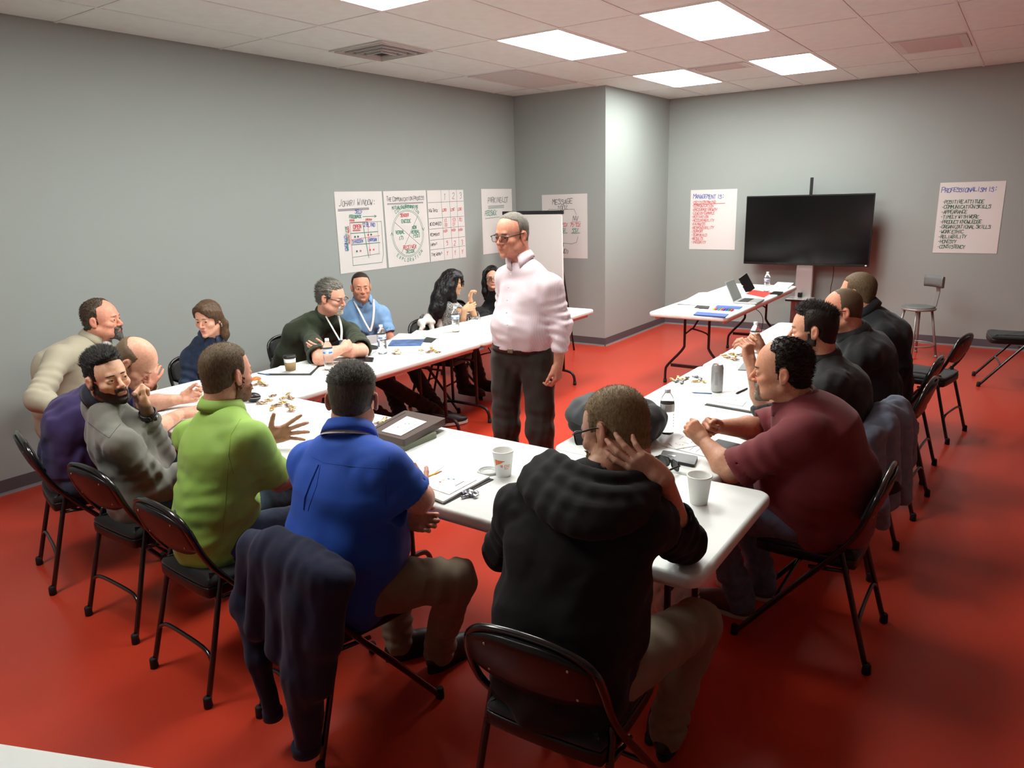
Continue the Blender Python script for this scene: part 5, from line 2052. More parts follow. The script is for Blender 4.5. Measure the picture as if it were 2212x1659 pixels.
# --- 7 woman in denim ----------------------------------------------------------------
M_DENIM = fabric('denim_jacket', (40, 56, 84), .85, vary=(30, (30, 44, 70)), bump=.3)
f = unit([-.55, -.83, 0])
pel = np.array([2.78, 4.62, .55])
H = Head(at(450, 688, y=4.35), (-.90, -.42, -.14), (0, .03, 1), .93, .97, nose=.88, fem=True)
J = dict(pelvis=pel, chest=np.array([2.77, 4.50, .80]), neck=at(458, 752, y=4.42), shL=at(502, 768, y=4.36), shR=at(410, 775, y=4.52),
         elL=at(520, 840, y=4.30), wrL=at(470, 870, y=4.10), elR=at(402, 850, y=4.46), wrR=at(430, 860, y=4.25))
J.update(legs(pel, (0, -1, 0), .40))
T = person('woman in a dark denim jacket glancing to the left', H, J, (216, 160, 136), (186, 100, 100), shirt=M_DENIM, trousers=M_BLKP, sleeve=1.97, bulk=.86,
           hands={'L': ((-.6, -.5, 0), (.5, -.6, .4), 'relaxed', .9), 'R': ((.5, -.8, 0), (.8, .5, .3), 'relaxed', .9)}, seed=51, shoes=(M_SHOEB, M_SOLE), neck_r=.049, shirt_name='jacket', arm=.92)
HM = hair_mat('brunette', (70, 50, 38), .38, (96, 72, 50))
hd = H


def long_hair(T, H, M, locks, cap=.012, seed=1, line=.07, part=0.0, front_clear=True, label=None):
    """hair hanging to the shoulders: skull cap plus locks (head-frame paths with radii)"""
    pts = [H.p(*q[:3]) for lk in locks for q in lk] + [H.c - .14, H.c + .14]
    F = Field(*body_bounds(pts, .07), .005)
    H.skull(F)
    X, Y, Z = F.ax[0][:, None, None], F.ax[1][None, :, None], F.ax[2][None, None, :]
    d = [X - H.c[0], Y - H.c[1], Z - H.c[2]]
    q = [sum(d[i] * H.R[j, i] for i in range(3)) / H.k for j in range(3)]
    x, y, z = q[0], q[1] / H.w, q[2]
    top = line - z + .45 * np.maximum(0, x - .02) + .25 * y * part
    side = np.maximum(x - .028, -.06 - z)
    reg = np.minimum(top, side)
    F.F = np.maximum(F.F - np.float32(cap * H.k), (reg * H.k).astype(np.float32))
    for lk in locks:
        for a, b in zip(lk[:-1], lk[1:]):
            F.rc(H.p(*a[:3]), H.p(*b[:3]), a[3], b[3], .025)
    F.folds(.0022, .018, seed, axis=H.R[2])
    o = fmesh(F, 'hair', M, T)
    o['kind'] = 'stuff'
    if label:
        o['label'] = label
    return o


long_hair(T, H, HM, [[(.055, -.012, .098, .018), (.072, .030, .070, .015), (.060, .058, .040, .014), (.030, .074, .02, .012)],
                     [(-.02, .075, .03, .022), (-.045, .078, -.06, .028), (-.03, .085, -.13, .024), (-.02, .085, -.17, .010)],
                     [(-.08, .0, .0, .045), (-.085, .0, -.08, .045), (-.07, .02, -.14, .028)],
                     [(-.04, -.075, .02, .020), (-.05, -.075, -.08, .022), (-.045, -.07, -.14, .012)],
                     [(.045, -.055, .075, .016), (.02, -.078, .03, .014)], [(.05, .02, .085, .02), (.045, .055, .062, .018), (.02, .07, .05, .016)]], .011, 5, .052, .6)
eyes(T, H, 'brown', (1, .35, 0))
brows(T, H, HM)
collar(T, J['neck'] - UP * .004, H.p(-.03, 0, -.06), f, M_DENIM, .064, .030)
MB().tube([H.p(-.006, .088, -.036), H.p(-.006, .090, -.055), H.p(-.006, .090, -.062)], [.0015, .003, .004], 8).build('earring', M_WATCH, T, True)

# --- 8 olive shirt -------------------------------------------------------------------
M_OLIV = fabric('olive_shirt', (44, 54, 34), .85, bump=.3)
f = unit([-.25, -.97, 0])
pel = np.array([3.63, 4.70, .56])
H = Head(at(716, 642, y=4.24), (.30, -.92, -.24), (0.02, -.12, 1), 1.03, 1.02, jowl=.4, eye=.0034)
J = dict(pelvis=pel, chest=np.array([3.65, 4.52, .84]), neck=at(703, 692, y=4.36), shL=at(760, 715, y=4.34), shR=at(668, 722, y=4.42),
         elL=at(782, 758, z=.795), wrL=at(708, 757, z=.815), elR=at(690, 775, z=.79), wrR=at(742, 752, z=.845))
J.update(legs(pel, f, .42, knees=dict(ankleL=np.array([4.35, 3.80, .10]), kneeL=np.array([3.95, 4.25, .52]), kneeR=np.array([3.62, 4.22, .52]), ankleR=np.array([3.95, 3.95, .10]), toeL=(.75, -.5), toeR=(.6, -.6))))
T = person('grey-haired man with glasses in an olive shirt, arms folded on the table', H, J, (216, 158, 136), stub=None, shirt=M_OLIV, trousers=M_BLKP, sleeve=.92, bulk=1.0, belly=.05,
           hands={'L': ((-.75, .15, .22), (.1, -.35, .8), 'relaxed', .92), 'R': ((.88, .20, .12), (-.2, .3, .9), 'fist')}, seed=61, shoes=(M_SHOEB, M_SOLEW), arm=1.08, loose=.012)
HM = hair_mat('silver', (142, 138, 128), .45, (98, 94, 86))
hair(T, H, HM, 'short', 11, .011, spikes=2800, slen=.024, sdir=(-.9, 0, .05), line=.068, lift=.18)
beard(T, H, hair_mat('white_goatee', (190, 182, 170), .6), 'goatee', .005)
eyes(T, H, 'blue', (1, -.1, -.2))
brows(T, H, hair_mat('grey_brow', (120, 112, 102), .6))
glasses(T, H, M_BLKF, .025, .014, .0013, 'half-rim eyeglasses with black temples', True)
collar(T, J['neck'] - UP * .004, H.p(-.03, 0, -.06), f, M_OLIV, .074, .035, gap=.75)
nk = J['neck']
lanyard(T, [nk + f * .075 - left_of(f) * .05 - UP * .01, nk + f * .13 - left_of(f) * .03 - UP * .10, nk + f * .165 - UP * .19])
lanyard(T, [nk + f * .075 + left_of(f) * .05 - UP * .01, nk + f * .14 + left_of(f) * .04 - UP * .10, nk + f * .170 + left_of(f) * .01 - UP * .19])

# --- 9 light blue polo ---------------------------------------------------------------
M_SKY = fabric('sky_polo', (122, 164, 208), .75, bump=.2)
f = unit([-.45, -.89, 0])
pel = np.array([4.42, 4.80, .56])
H = Head(at(780, 620, y=4.60), (-.60, -.79, -.06), (0, 0, 1), .99, .98, eye=.0036)
J = dict(pelvis=pel, chest=np.array([4.43, 4.72, .85]), neck=at(786, 668, y=4.68), shL=at(826, 678, y=4.62), shR=at(762, 682, y=4.78),
         elL=at(846, 745, y=4.50), wrL=at(815, 768, y=4.26), elR=at(770, 745, y=4.62), wrR=at(800, 752, y=4.32))
J.update(legs(pel, (0, -1, 0), .43, knees=dict(ankleR=np.array([4.12, 4.02, .09]), ankleL=np.array([4.50, 3.96, .09]))))
T = person('man with cropped dark hair in a light blue polo and white lanyard', H, J, (206, 144, 118), stub=((110, 84, 70), .4), shirt=M_SKY, trousers=M_BLKP, sleeve=.60, bulk=1.02,
           hands={'L': ((-.8, -.4, 0), (0, -.6, .6), 'relaxed'), 'R': ((.6, -.6, 0), (.6, .6, .3), 'relaxed')}, seed=71, shoes=(M_SHOEB, M_SOLEW), loose=.01)
HM = hair_mat('dark_crop', (46, 34, 28), .6)
hair(T, H, HM, 'buzz', 12, .004, spikes=1500, slen=.005, srad=.0011, line=.072, recede=.3)
eyes(T, H, 'brown', (1, 0, 0))
brows(T, H, HM)
collar(T, J['neck'] + UP * .0, H.p(-.03, 0, -.06), f, M_SKY, .069, .036, gap=.5)
nk = J['neck']
lf = left_of(f)
lanyard(T, [nk + f * .03 + lf * .085 + UP * .01, nk + f * .095 + lf * .065 - UP * .07, nk + f * .135 + lf * .03 - UP * .18, nk + f * .15 - UP * .245], w=.010)
lanyard(T, [nk + f * .03 - lf * .085 + UP * .01, nk + f * .095 - lf * .065 - UP * .07, nk + f * .135 - lf * .03 - UP * .18, nk + f * .15 - UP * .245], w=.010)
bd = nk + f * .165 - UP * .315
MB().box(bd, (.004, .095, .075), np.stack([f, lf, UP]).T, bev=.001).build('name_badge', mat('badge_card', (224, 226, 230), .4), T, True)

# --- 10 woman in tweed -----------------------------------------------------------------
M_TWEED = fabric('tweed', (214, 214, 208), .95, vary=(120, (24, 24, 26)), bump=.5)
f = unit([.45, -.89, 0])
pel = np.array([5.24, 4.44, .54])
H = Head(at(978, 610, y=4.34), (.80, -.50, -.28), (.05, 0, 1), .93, .97, nose=.9, fem=True)
J = dict(pelvis=pel, chest=np.array([5.20, 4.43, .80]), neck=at(960, 648, y=4.40), shL=at(985, 668, y=4.26), shR=at(948, 674, y=4.50),
         elL=at(1030, 706, y=4.12), wrL=at(1017, 655, y=4.10), elR=at(998, 712, y=4.20), wrR=at(1003, 668, y=4.10))
J.update(legs(pel, (0.1, -1, 0), .40, knees=dict(kneeR=np.array([5.12, 4.24, .53]), ankleR=np.array([5.06, 4.12, .16]), kneeL=np.array([5.32, 4.22, .52]), ankleL=np.array([5.32, 4.12, .14]))))
T = person('woman with very long black hair in a black and white tweed jacket', H, J, (206, 158, 124), shirt=M_TWEED, trousers=M_BLKP, sleeve=1.55, bulk=.86,
           hands={'L': ((-.1, .1, 1), (-.6, -.3, .1), 'cup', .88), 'R': ((.75, -.45, .15), (-.2, .2, .9), 'relaxed', .88)}, seed=81, shoes=(M_SHOEB, M_SOLE), neck_r=.048, shirt_name='jacket', arm=.9, loose=.012)
HB = hair_mat('jet_black', (16, 13, 14), .33)
long_hair(T, H, HB, [[(-.03, -.075, .05, .03), (-.03, -.085, -.05, .038), (.0, -.09, -.14, .036), (.03, -.09, -.22, .030), (.05, -.09, -.28, .012)],
                     [(-.08, 0, .03, .05), (-.11, -.01, -.06, .06), (-.13, -.03, -.18, .062), (-.14, -.05, -.30, .055), (-.12, -.06, -.42, .030)],
                     [(-.04, .07, .03, .03), (-.04, .08, -.08, .035), (-.02, .085, -.18, .03), (.0, .09, -.28, .012)],
                     [(-.06, -.06, .0, .04), (-.08, -.07, -.12, .045), (-.09, -.08, -.25, .042), (-.08, -.09, -.36, .02)],
                     [(.055, -.05, .07, .022), (.078, -.055, .03, .012), (.080, -.058, -.02, .006)],
                     [(.05, .0, .10, .02), (.075, .03, .06, .012)]], .014, 6, .064, 0)
eyes(T, H)
glasses(T, H, M_BLKF, .026, .018, .0016, 'dark framed eyeglasses')

# --- 11 woman in black -------------------------------------------------------------------
M_BLKC = fabric('black_knit', (18, 18, 20), .9)
f = unit([-.6, -.8, 0])
pel = np.array([6.10, 4.72, .55])
H = Head(at(1063, 599, y=4.58), (-.75, -.65, -.05), (0, 0, 1), .95, .97, nose=.9, fem=True)
J = dict(pelvis=pel, chest=at(1080, 700, y=4.66), neck=at(1072, 643, y=4.62), shL=at(1112, 668, y=4.52), shR=at(1048, 668, y=4.74),
         elL=at(1130, 705, y=4.35), wrL=at(1090, 705, y=4.15), elR=at(1042, 705, y=4.45), wrR=at(1060, 702, y=4.2))
J.update(legs(pel, (0, -1, 0), .40))
T = person('woman in black with long dark hair and glasses, half hidden behind the standing man', H, J, (212, 160, 134), shirt=M_BLKC, trousers=M_BLKP, sleeve=1.97, bulk=.80,
           hands={'L': ((-.8, -.4, 0), (0, -.6, .6), 'relaxed', .9), 'R': ((.6, -.6, 0), (.6, .6, .3), 'relaxed', .9)}, seed=91, shoes=(M_SHOEB, M_SOLE), neck_r=.05, shirt_name='sweater')
long_hair(T, H, HB, [[(-.03, -.075, .05, .03), (-.02, -.085, -.06, .032), (.0, -.09, -.16, .03), (.02, -.09, -.24, .012)],
                     [(-.08, 0, .02, .05), (-.09, 0, -.08, .055), (-.09, 0, -.2, .04)],
                     [(-.03, .075, .05, .03), (-.02, .085, -.06, .032), (.0, .09, -.16, .03), (.02, .09, -.24, .012)],
                     [(.05, -.045, .08, .018), (.03, -.074, .03, .016)], [(.05, .045, .08, .018), (.03, .074, .03, .016)]], .012, 7, .068, 0)
eyes(T, H)
brows(T, H, HB)
glasses(T, H, M_BLKF, .026, .018, .0016, 'dark framed eyeglasses')

# --- 12 the standing man -------------------------------------------------------------------
M_PINK = fabric('pink_striped_shirt', (238, 218, 224), .7, bump=.12, stripes=(34, (231, 209, 216), 'Y'))
f = unit([-.97, -.12, 0])
lf = left_of(f)
b0 = np.array([3.42, 2.33, 0])
pel = b0 + UP * .98
H = Head(at(1106, 508, x=3.385), (-.95, .16, -.10), (-.04, 0, 1), 1.0, 1.0, jowl=.5, nose=1.15, eye=.0032)
J = dict(pelvis=pel, chest=at(1145, 640, x=3.44), neck=at(1125, 565, x=3.42), shL=at(1194, 620, x=3.40), shR=at(1092, 600, x=3.47),
         elL=at(1214, 700, x=3.42), wrL=at(1206, 786, x=3.39), elR=at(1086, 690, x=3.54), wrR=at(1092, 752, x=3.44))
for s, e in (('L', 1), ('R', -1)):
    J['hip' + s] = b0 + lf * e * .10 + UP * .93
    J['knee' + s] = b0 + lf * e * .115 + f * .02 + UP * .50
    J['ankle' + s] = b0 + lf * e * .12 + UP * .09
    J['toe' + s] = f + lf * e * .2
T = person('standing man with glasses in a pale pink striped shirt and charcoal trousers', H, J, (206, 142, 118), (170, 100, 92), shirt=M_PINK, trousers=M_GRYP, sleeve=1.97, bulk=1.0, belly=.055,
           hands={'L': ((-.05, .05, -1), (-.9, 0, -.1), 'cup')}, seed=101, shoes=(M_SHOEB, M_SOLE), long_amp=.005, wl=.18, loose=.0, leg=1.22, waist=.007, neck_len=.165,
           cut_hem=((0, 0, .985), (0, 0, -1)), flush=.5, depth=1.05)
HM = hair_mat('grey_crop', (128, 122, 112), .6, (96, 90, 82))
hair(T, H, HM, 'buzz', 13, .0035, spikes=1500, slen=.005, srad=.0011, line=.070, recede=.7)
eyes(T, H, 'brown', (1, .1, -.1))
brows(T, H, hair_mat('brow_grey', (90, 78, 68), .6))
glasses(T, H, M_BLKF, .027, .017, .0016, 'rectangular dark framed eyeglasses')
collar(T, J['neck'] + UP * .0, H.p(-.03, 0, -.06), f, M_PINK, .068, .040, gap=.32, drop=.036, fold=.016)
bl = MB()
n = 26
rings = []
for z, o in ((.972, 0), (.972, .006), (1.006, .006), (1.006, 0)):
    rings.append([pel * [1, 1, 0] + UP * z + lf * math.cos(2 * math.pi * i / n) * (.178 + o) + f * math.sin(2 * math.pi * i / n) * (.142 + o) for i in range(n)])
rings.append(rings[0])
bl.loft(rings, True, False)
bl.build('belt', mat('belt_leather', (44, 24, 20), .45), T, True)
MB().box(pel * [1, 1, 0] + UP * .99 + f * .152, (.006, .036, .026), np.stack([f, lf, UP]).T, bev=.003).build('buckle', mat('buckle_dark', (120, 96, 84), .35, metal=.7), T, True)
for k in range(6):
    q = J['neck'] + (pel - J['neck']) * (.10 + .14 * k)
    MB().lathe([(.0042, 0), (.0042, .002), (.001, .003)], q + f * (.112 + .075 * math.sin(min(1, (.10 + .16 * k)) * 2.6)), 10, np.stack([lf, UP, f]).T).build('button', M_WHT, T, True)

# --- 13 maroon polo ---------------------------------------------------------------------------
M_MAR = fabric('maroon_polo', (112, 30, 38), .8, bump=.2)
f = unit([-.10, .995, 0])
pel = np.array([2.98, .54, .56])
H = Head(at(1688, 800, x=2.93), (-.22, .97, -.08), (.02, 0, 1), 1.06, 1.04, jowl=.7, nose=1.1)
J = dict(pelvis=pel, chest=np.array([2.97, .60, .87]), neck=at(1722, 880, x=2.96), shL=at(1738, 938, x=2.76), shR=at(1705, 905, x=3.18),
         elL=at(1580, 1018, x=2.70), wrL=at(1522, 955, x=2.78), elR=at(1640, 925, x=3.12), wrR=at(1552, 922, x=2.93))
J.update(legs(pel, f, .40, knees=dict(kneeL=np.array([2.80, .97, .52]), kneeR=np.array([3.12, .97, .52]), ankleL=np.array([2.90, .84, .09]), ankleR=np.array([3.10, .80, .09]), toeL=(.1, 1), toeR=(.1, 1))))
T = person('heavy man in a maroon polo at the right, elbows on the table', H, J, (206, 146, 116), stub=((150, 126, 106), .35), shirt=M_MAR, trousers=M_JEANSL, sleeve=.92, bulk=1.22, belly=.10,
           hands={'L': ((.05, .55, .55), (.6, -.3, .5), 'fist'), 'R': ((-.75, .35, .25), (-.1, -.3, .9), 'fist')}, seed=111, shoes=(M_SHOEBR, M_SOLEW), arm=1.12, loose=.014, depth=1.1, long_amp=.005, wl=.22, waist=.009)
HM = hair_mat('dark_brown', (34, 27, 23), .4)
hair(T, H, HM, 'recede', 14, .007, spikes=2600, slen=.014, sdir=(-.9, 0, -.1), lift=.12, recede=.6, line=.070)
beard(T, H, hair_mat('grey_stubble', (146, 134, 120), .6), 'goatee', .003)
eyes(T, H)
brows(T, H, HM)
collar(T, J['neck'] - UP * .002, H.p(-.03, 0, -.06), f, M_MAR, .080, .042)

# --- 14 dark quiff -----------------------------------------------------------------------------
M_BLK1 = fabric('black_shirt', (28, 29, 30), .8)
f = unit([-.15, .99, 0])
pel = np.array([3.71, .62, .56])
H = Head(at(1757, 712, x=3.62), (-.16, .98, -.08), (.02, 0, 1), 1.0)
J = dict(pelvis=pel, chest=np.array([3.70, .66, .87]), neck=at(1778, 790, x=3.66), shL=at(1795, 835, x=3.48), shR=at(1760, 815, x=3.86),
         elL=at(1650, 878, z=.80), wrL=at(1622, 785, x=3.50), elR=at(1690, 830, x=3.86), wrR=at(1640, 745, x=3.80))
J.update(legs(pel, f, .42))
T = person('man with a dark quiff in a black shirt, forearm raised beside the water bottle', H, J, (212, 156, 128), stub=((90, 66, 52), .45), shirt=M_BLK1, trousers=M_BLKP, sleeve=1.25, sleeves={'L': 1.05, 'R': 1.2}, bulk=1.12, belly=.03,
           hands={'L': ((.15, .25, .85), (.7, -.2, .2), 'cup'), 'R': ((-.6, .3, .3), (-.1, -.3, .9), 'cup')}, seed=121, shoes=(M_SHOEB, M_SOLE), loose=.01)
HM = hair_mat('quiff_brown', (40, 30, 24), .42)
hair(T, H, HM, 'quiff', 15, .007, spikes=2200, slen=.018, sdir=(-.4, 0, .6), line=.068, lift=.35)
eyes(T, H, 'brown')
brows(T, H, HM)
beard(T, H, HM, 'full', .0025)
collar(T, J['neck'], H.p(-.03, 0, -.06), f, M_BLK1, .070, .038)

# --- 15 bald with glasses -----------------------------------------------------------------------
M_BLK2 = fabric('black_jacket', (20, 22, 24), .85)
f = unit([-.10, .995, 0])
pel = np.array([4.54, .62, .56])
H = Head(at(1818, 672, x=4.42), (-.32, .93, -.14), (.02, 0, 1), 1.03, 1.02, jowl=.4)
J = dict(pelvis=pel, chest=np.array([4.53, .68, .88]), neck=at(1850, 738, x=4.47), shL=at(1868, 772, x=4.30), shR=at(1830, 760, x=4.70),
         elL=at(1760, 830, x=4.28), wrL=at(1690, 790, x=4.35), elR=at(1770, 800, x=4.74), wrR=at(1700, 770, x=4.65))
J.update(legs(pel, f, .42))
T = person('balding man with glasses in a black jacket, next to the farthest', H, J, (210, 142, 114), stub=((120, 96, 76), .3), shirt=M_BLK2, trousers=M_BLKP, sleeve=1.97, bulk=1.2, belly=.04,
           hands={'L': ((-.2, .9, 0), (.9, .1, .2), 'relaxed'), 'R': ((-.5, .8, 0), (-.8, -.4, .2), 'relaxed')}, seed=131, shoes=(M_SHOEB, M_SOLE), shirt_name='jacket', arm=1.1)
hair(T, H, hair_mat('shaved', (96, 76, 56), .6), 'buzz', 16, .0022, line=.10, recede=1.0)
eyes(T, H)
brows(T, H, HM)
glasses(T, H, M_METF, .025, .016, .0013, 'thin framed eyeglasses')
collar(T, J['neck'], H.p(-.03, 0, -.06), f, M_BLK2, .076, .04)

# --- 16 farthest --------------------------------------------------------------------------------
M_BLK3 = fabric('black_fleece_jacket', (19, 21, 25), .9)
f = unit([-.05, 1, 0])
pel = np.array([5.17, .64, .56])
H = Head(at(1852, 632, x=5.12), (.22, .97, -.04), (.02, 0, 1), 1.05)
J = dict(pelvis=pel, chest=np.array([5.18, .68, .88]), neck=at(1885, 692, x=5.14), shL=at(1908, 728, x=4.98), shR=at(1868, 712, x=5.36),
         elL=at(1850, 775, x=5.0), wrL=at(1760, 755, x=5.0), elR=at(1800, 745, x=5.4), wrR=at(1740, 735, x=5.3))
J.update(legs(pel, f, .42))
T = person('man with cropped fair hair in a black jacket, farthest in the right row', H, J, (206, 148, 120), shirt=M_BLK3, trousers=M_BLKP, sleeve=1.97, bulk=1.2, belly=.03,
           hands={'L': ((-.2, .9, 0), (.9, .1, .2), 'relaxed'), 'R': ((-.5, .8, 0), (-.8, -.4, .2), 'relaxed')}, seed=141, shoes=(M_SHOEB, M_SOLE), shirt_name='jacket', arm=1.08)
hair(T, H, hair_mat('fair_crop', (112, 92, 66), .6, (86, 68, 48)), 'buzz', 17, .005, spikes=1200, slen=.005, srad=.0011)
eyes(T, H)
collar(T, J['neck'] + UP * .01, H.p(-.03, 0, -.06), f, M_BLK3, .078, .055, fold=.012)

# ------------------------------------------------------------------ clothes hung on chairs, bags
M_NAVYH = fabric('navy_fleece', (22, 27, 56), .95, bump=.4, sheen=.05)
c0 = np.array([1.30, 1.87, .80])
F = Field((.98, 1.36, .0), (1.60, 2.36, 1.0), .009)


def chainf(F, pts, r, k=.03):
    rr_ = r if isinstance(r, (list, tuple)) else [r] * len(pts)
    for a, b, r0, r1 in zip(pts[:-1], pts[1:], rr_[:-1], rr_[1:]):
        F.rc(a, b, r0, r1, k)


chainf(F, [at(548, 1172, x=1.29), at(600, 1175, x=1.285), at(660, 1200, x=1.285), at(735, 1240, x=1.30)], [.04, .045, .05, .045])
for u0, v0, u1, v1, r0, r1, xx in ((540, 1190, 525, 1310, .045, .045, 1.25), (575, 1200, 560, 1350, .05, .045, 1.235), (615, 1210, 610, 1400, .05, .05, 1.225),
                                   (655, 1230, 655, 1480, .05, .055, 1.22), (700, 1250, 690, 1480, .05, .05, 1.225), (735, 1260, 715, 1380, .04, .04, 1.24)):
    F.rc(at(u0, v0, x=xx + .02), at(u1, v1, x=xx), r0, r1, .05)
chainf(F, [at(655, 1300, x=1.225), at(655, 1450, x=1.22), at(662, 1600, x=1.225)], [.06, .062, .046])
chainf(F, [at(530, 1300, x=1.25), at(560, 1420, x=1.24), at(588, 1530, x=1.25)], [.045, .04, .032])
F.folds(.007, .18, 301, axis=(0, 0, 1))
F.folds(.002, .06, 302, axis=(0, 0, 1))
t = empty('hoodie_jacket', (1.28, 1.87, 0), 0, 'navy blue hoodie draped over the back of a folding chair, sleeves hanging', 'jacket')
fmesh(F, 'fabric', M_NAVYH, t)
for q, r_ in ((at(662, 1612, x=1.225), .048), (at(589, 1540, x=1.25), .034)):
    MB().lathe([(r_ * .8, -.022), (r_, -.018), (r_ * 1.02, .012), (r_ * .9, .02)], q, 16).build('cuff', M_NAVYH, t)
for o in t.children:
    if o.name.startswith('cuff'):
        o.matrix_parent_inverse = chain_matrix(t).inverted()

M_GREYJ = fabric('bluegrey_jacket', (126, 136, 156), .9, bump=.35, vary=(25, (108, 118, 138)))
F = Field((3.30, .05, .25), (4.20, .75, 1.0), .009)
chainf(F, [at(1880, 935, x=3.55), at(1905, 900, x=3.68), at(1935, 885, x=3.80), at(1955, 905, x=3.90)], [.045, .06, .06, .045])
for u0, v0, u1, v1, r0, r1, xx in ((1885, 940, 1885, 1060, .05, .05, 3.52), (1910, 920, 1915, 1080, .06, .055, 3.62), (1940, 910, 1945, 1070, .06, .05, 3.74), (1960, 925, 1962, 1000, .04, .035, 3.88)):
    F.rc(at(u0, v0, x=xx), at(u1, v1, x=xx), r0, r1, .035)
chainf(F, [at(1885, 1040, x=3.5), at(1895, 1090, x=3.48), at(1905, 1130, x=3.5)], [.05, .045, .035])
F.folds(.007, .14, 311, axis=(0, 0, 1), sharp=True)
t = empty('jacket', (3.71, .35, 0), 0, 'blue-grey jacket hung over a folding chair in the right row', 'jacket')
fmesh(F, 'fabric', M_GREYJ, t)
o = MB().tube([at(1918, 1040, x=3.60), at(1930, 1062, x=3.60)], [.04, .042], 12).build('cuff', M_BLKRUB, t, True)

M_WHITG = fabric('white_garment', (226, 222, 212), .9)
F = Field((4.5, 4.15, .55), (5.5, 4.8, 1.0), .009)
chainf(F, [at(905, 700, y=4.44), at(925, 690, y=4.44), at(950, 692, y=4.42), at(982, 706, y=4.38)], [.03, .042, .042, .03])
for u0, u1, v1 in ((912, 910, 712), (930, 935, 722), (950, 955, 725), (972, 980, 722)):
    F.rc(at(u0, 699, y=4.41), at(u1, v1, y=4.38), .030, .026, .03)
F.folds(.009, .08, 321)
t = empty('white_jacket', (4.95, 4.42, 0), 0, 'white garment thrown over a chair back beside the long-haired woman', 'jacket')
fmesh(F, 'fabric', M_WHITG, t)

# backpack on the right table
M_BAG = fabric('backpack_black', (24, 25, 27), .8, bump=.4)
M_BAGG = fabric('backpack_grey', (58, 62, 64), .75, bump=.3)
t = empty('backpack', (2.88, 1.40, TZ), 0, 'black and grey backpack lying on the table behind the hoodie man', 'backpack')
F = Field((2.62, 1.10, TZ - .02), (3.16, 1.72, 1.0), .008)
F.el((2.90, 1.44, TZ + .095), (.155, .225, .105), None, .03)
F.ec((2.86, 1.32, TZ + .07), (2.86, 1.58, TZ + .07), (1, 0, 0), (.15, .07), (.15, .07), .05)
F.el((2.76, 1.43, TZ + .07), (.07, .17, .062), None, .03)
F.folds(.007, .09, 331)
F.cut((0, 0, TZ + .002), (0, 0, -1))
fmesh(F, 'bag_body', M_BAG, t)
F = Field((2.62, 1.2, TZ), (3.05, 1.75, 1.0), .008)
F.el((2.85, 1.50, TZ + .105), (.150, .185, .102), None, .02)
F.cut((2.85, 1.42, 0), (.25, -1, 0))
F.cut((0, 0, TZ + .045), (0, 0, -1))
F.folds(.005, .09, 331)
fmesh(F, 'front_pocket', M_BAGG, t)
MB().tube(smooth_path([(2.74, 1.36, TZ + .150), (2.78, 1.42, TZ + .185), (2.80, 1.50, TZ + .19), (2.80, 1.56, TZ + .165)], 2), .008, 8, flat=(1, .5)).build('handle', M_BAG, t, True)

t = empty('plastic_bag', (2.77, 1.14, 0), 0, 'crumpled white bag on the floor under the right tables', 'bag')
F = Field((2.50, .90, 0), (3.05, 1.38, .32), .010)
F.el((2.77, 1.14, .10), (.15, .13, .11), None, .03)
F.el((2.73, 1.20, .16), (.07, .06, .08), None, .04)
F.folds(.016, .06, 341, sharp=True)
F.cut((0, 0, .002), (0, 0, -1))
fmesh(F, 'bag_film', mat('white_plastic_film', (226, 216, 212), .5), t)

# ------------------------------------------------------------------ things on the tables
M_PET = mat('clear_plastic', (240, 244, 245), .08, trans=.92, ior=1.18, spec=.5)
M_WATER = mat('bottled_water', (236, 242, 244), .0, trans=1.0, ior=1.15)
M_CAPW = mat('bottle_cap_white', (232, 234, 236), .4)
M_LABW = mat('bottle_label_white', (214, 222, 230), .45)
M_LABB = mat('bottle_label_blue', (84, 138, 206), .45)
M_LABG = mat('bottle_label_grey', (232, 234, 234), .45)


def bottle(u, v, label, z=TZ, lab='blue'):
    c = at(u, v, z=z)
    t = empty('water_bottle', tuple(c), random.uniform(0, 6), label, 'bottle', 'water bottles')
    body = [(.001, .0), (.026, .0), (.0315, .006), (.032, .02)]
    for k in range(6):
        z0 = .025 + .014 * k
        body += [(.0322, z0), (.0305, z0 + .005), (.0322, z0 + .010)]
    body += [(.0325, .115), (.0325, .150), (.031, .160), (.025, .178), (.0165, .192), (.0125, .198), (.0125, .204)]
    MB().lathe(body, n=24).build('bottle_body', M_PET, t)
    MB().lathe([(.001, .198), (.0142, .198), (.0145, .200), (.0142, .214), (.013, .2155), (.001, .2155)], n=18).build('cap', M_CAPW, t)
    L = MB().lathe([(.0332, .112), (.0334, .113), (.0334, .147), (.0332, .148)], n=26, cap=False)
    L.build('label_band', M_LABW if lab == 'blue' else M_LABG, t)
    for k in range(4):
        a0 = k * 1.57
        q = MB()
        rings = [[(.0338 * math.cos(a), .0338 * math.sin(a), zz) for a in np.linspace(a0, a0 + .9, 7)] for zz in ((.118, .128) if lab == 'blue' else (.116, .144))]
        q.loft(rings, False, False)
        q.build('label_print', M_LABB if lab == 'blue' else mat('label_barcode', (186, 188, 188), .5), t)
    return t


bottle(712, 799, 'water bottle in front of the olive-shirted man')
bottle(827, 764, 'water bottle in front of the light blue polo')
bottle(985, 717, 'water bottle in front of the tweed jacket')
bottle(1440, 936, 'half-empty water bottle with a grey label beside the backpack', lab='grey')
bottle(1629, 762, 'water bottle by the hands of the man with the quiff', lab='grey')
bottle(1656, 630, 'water bottle on the laptop table')

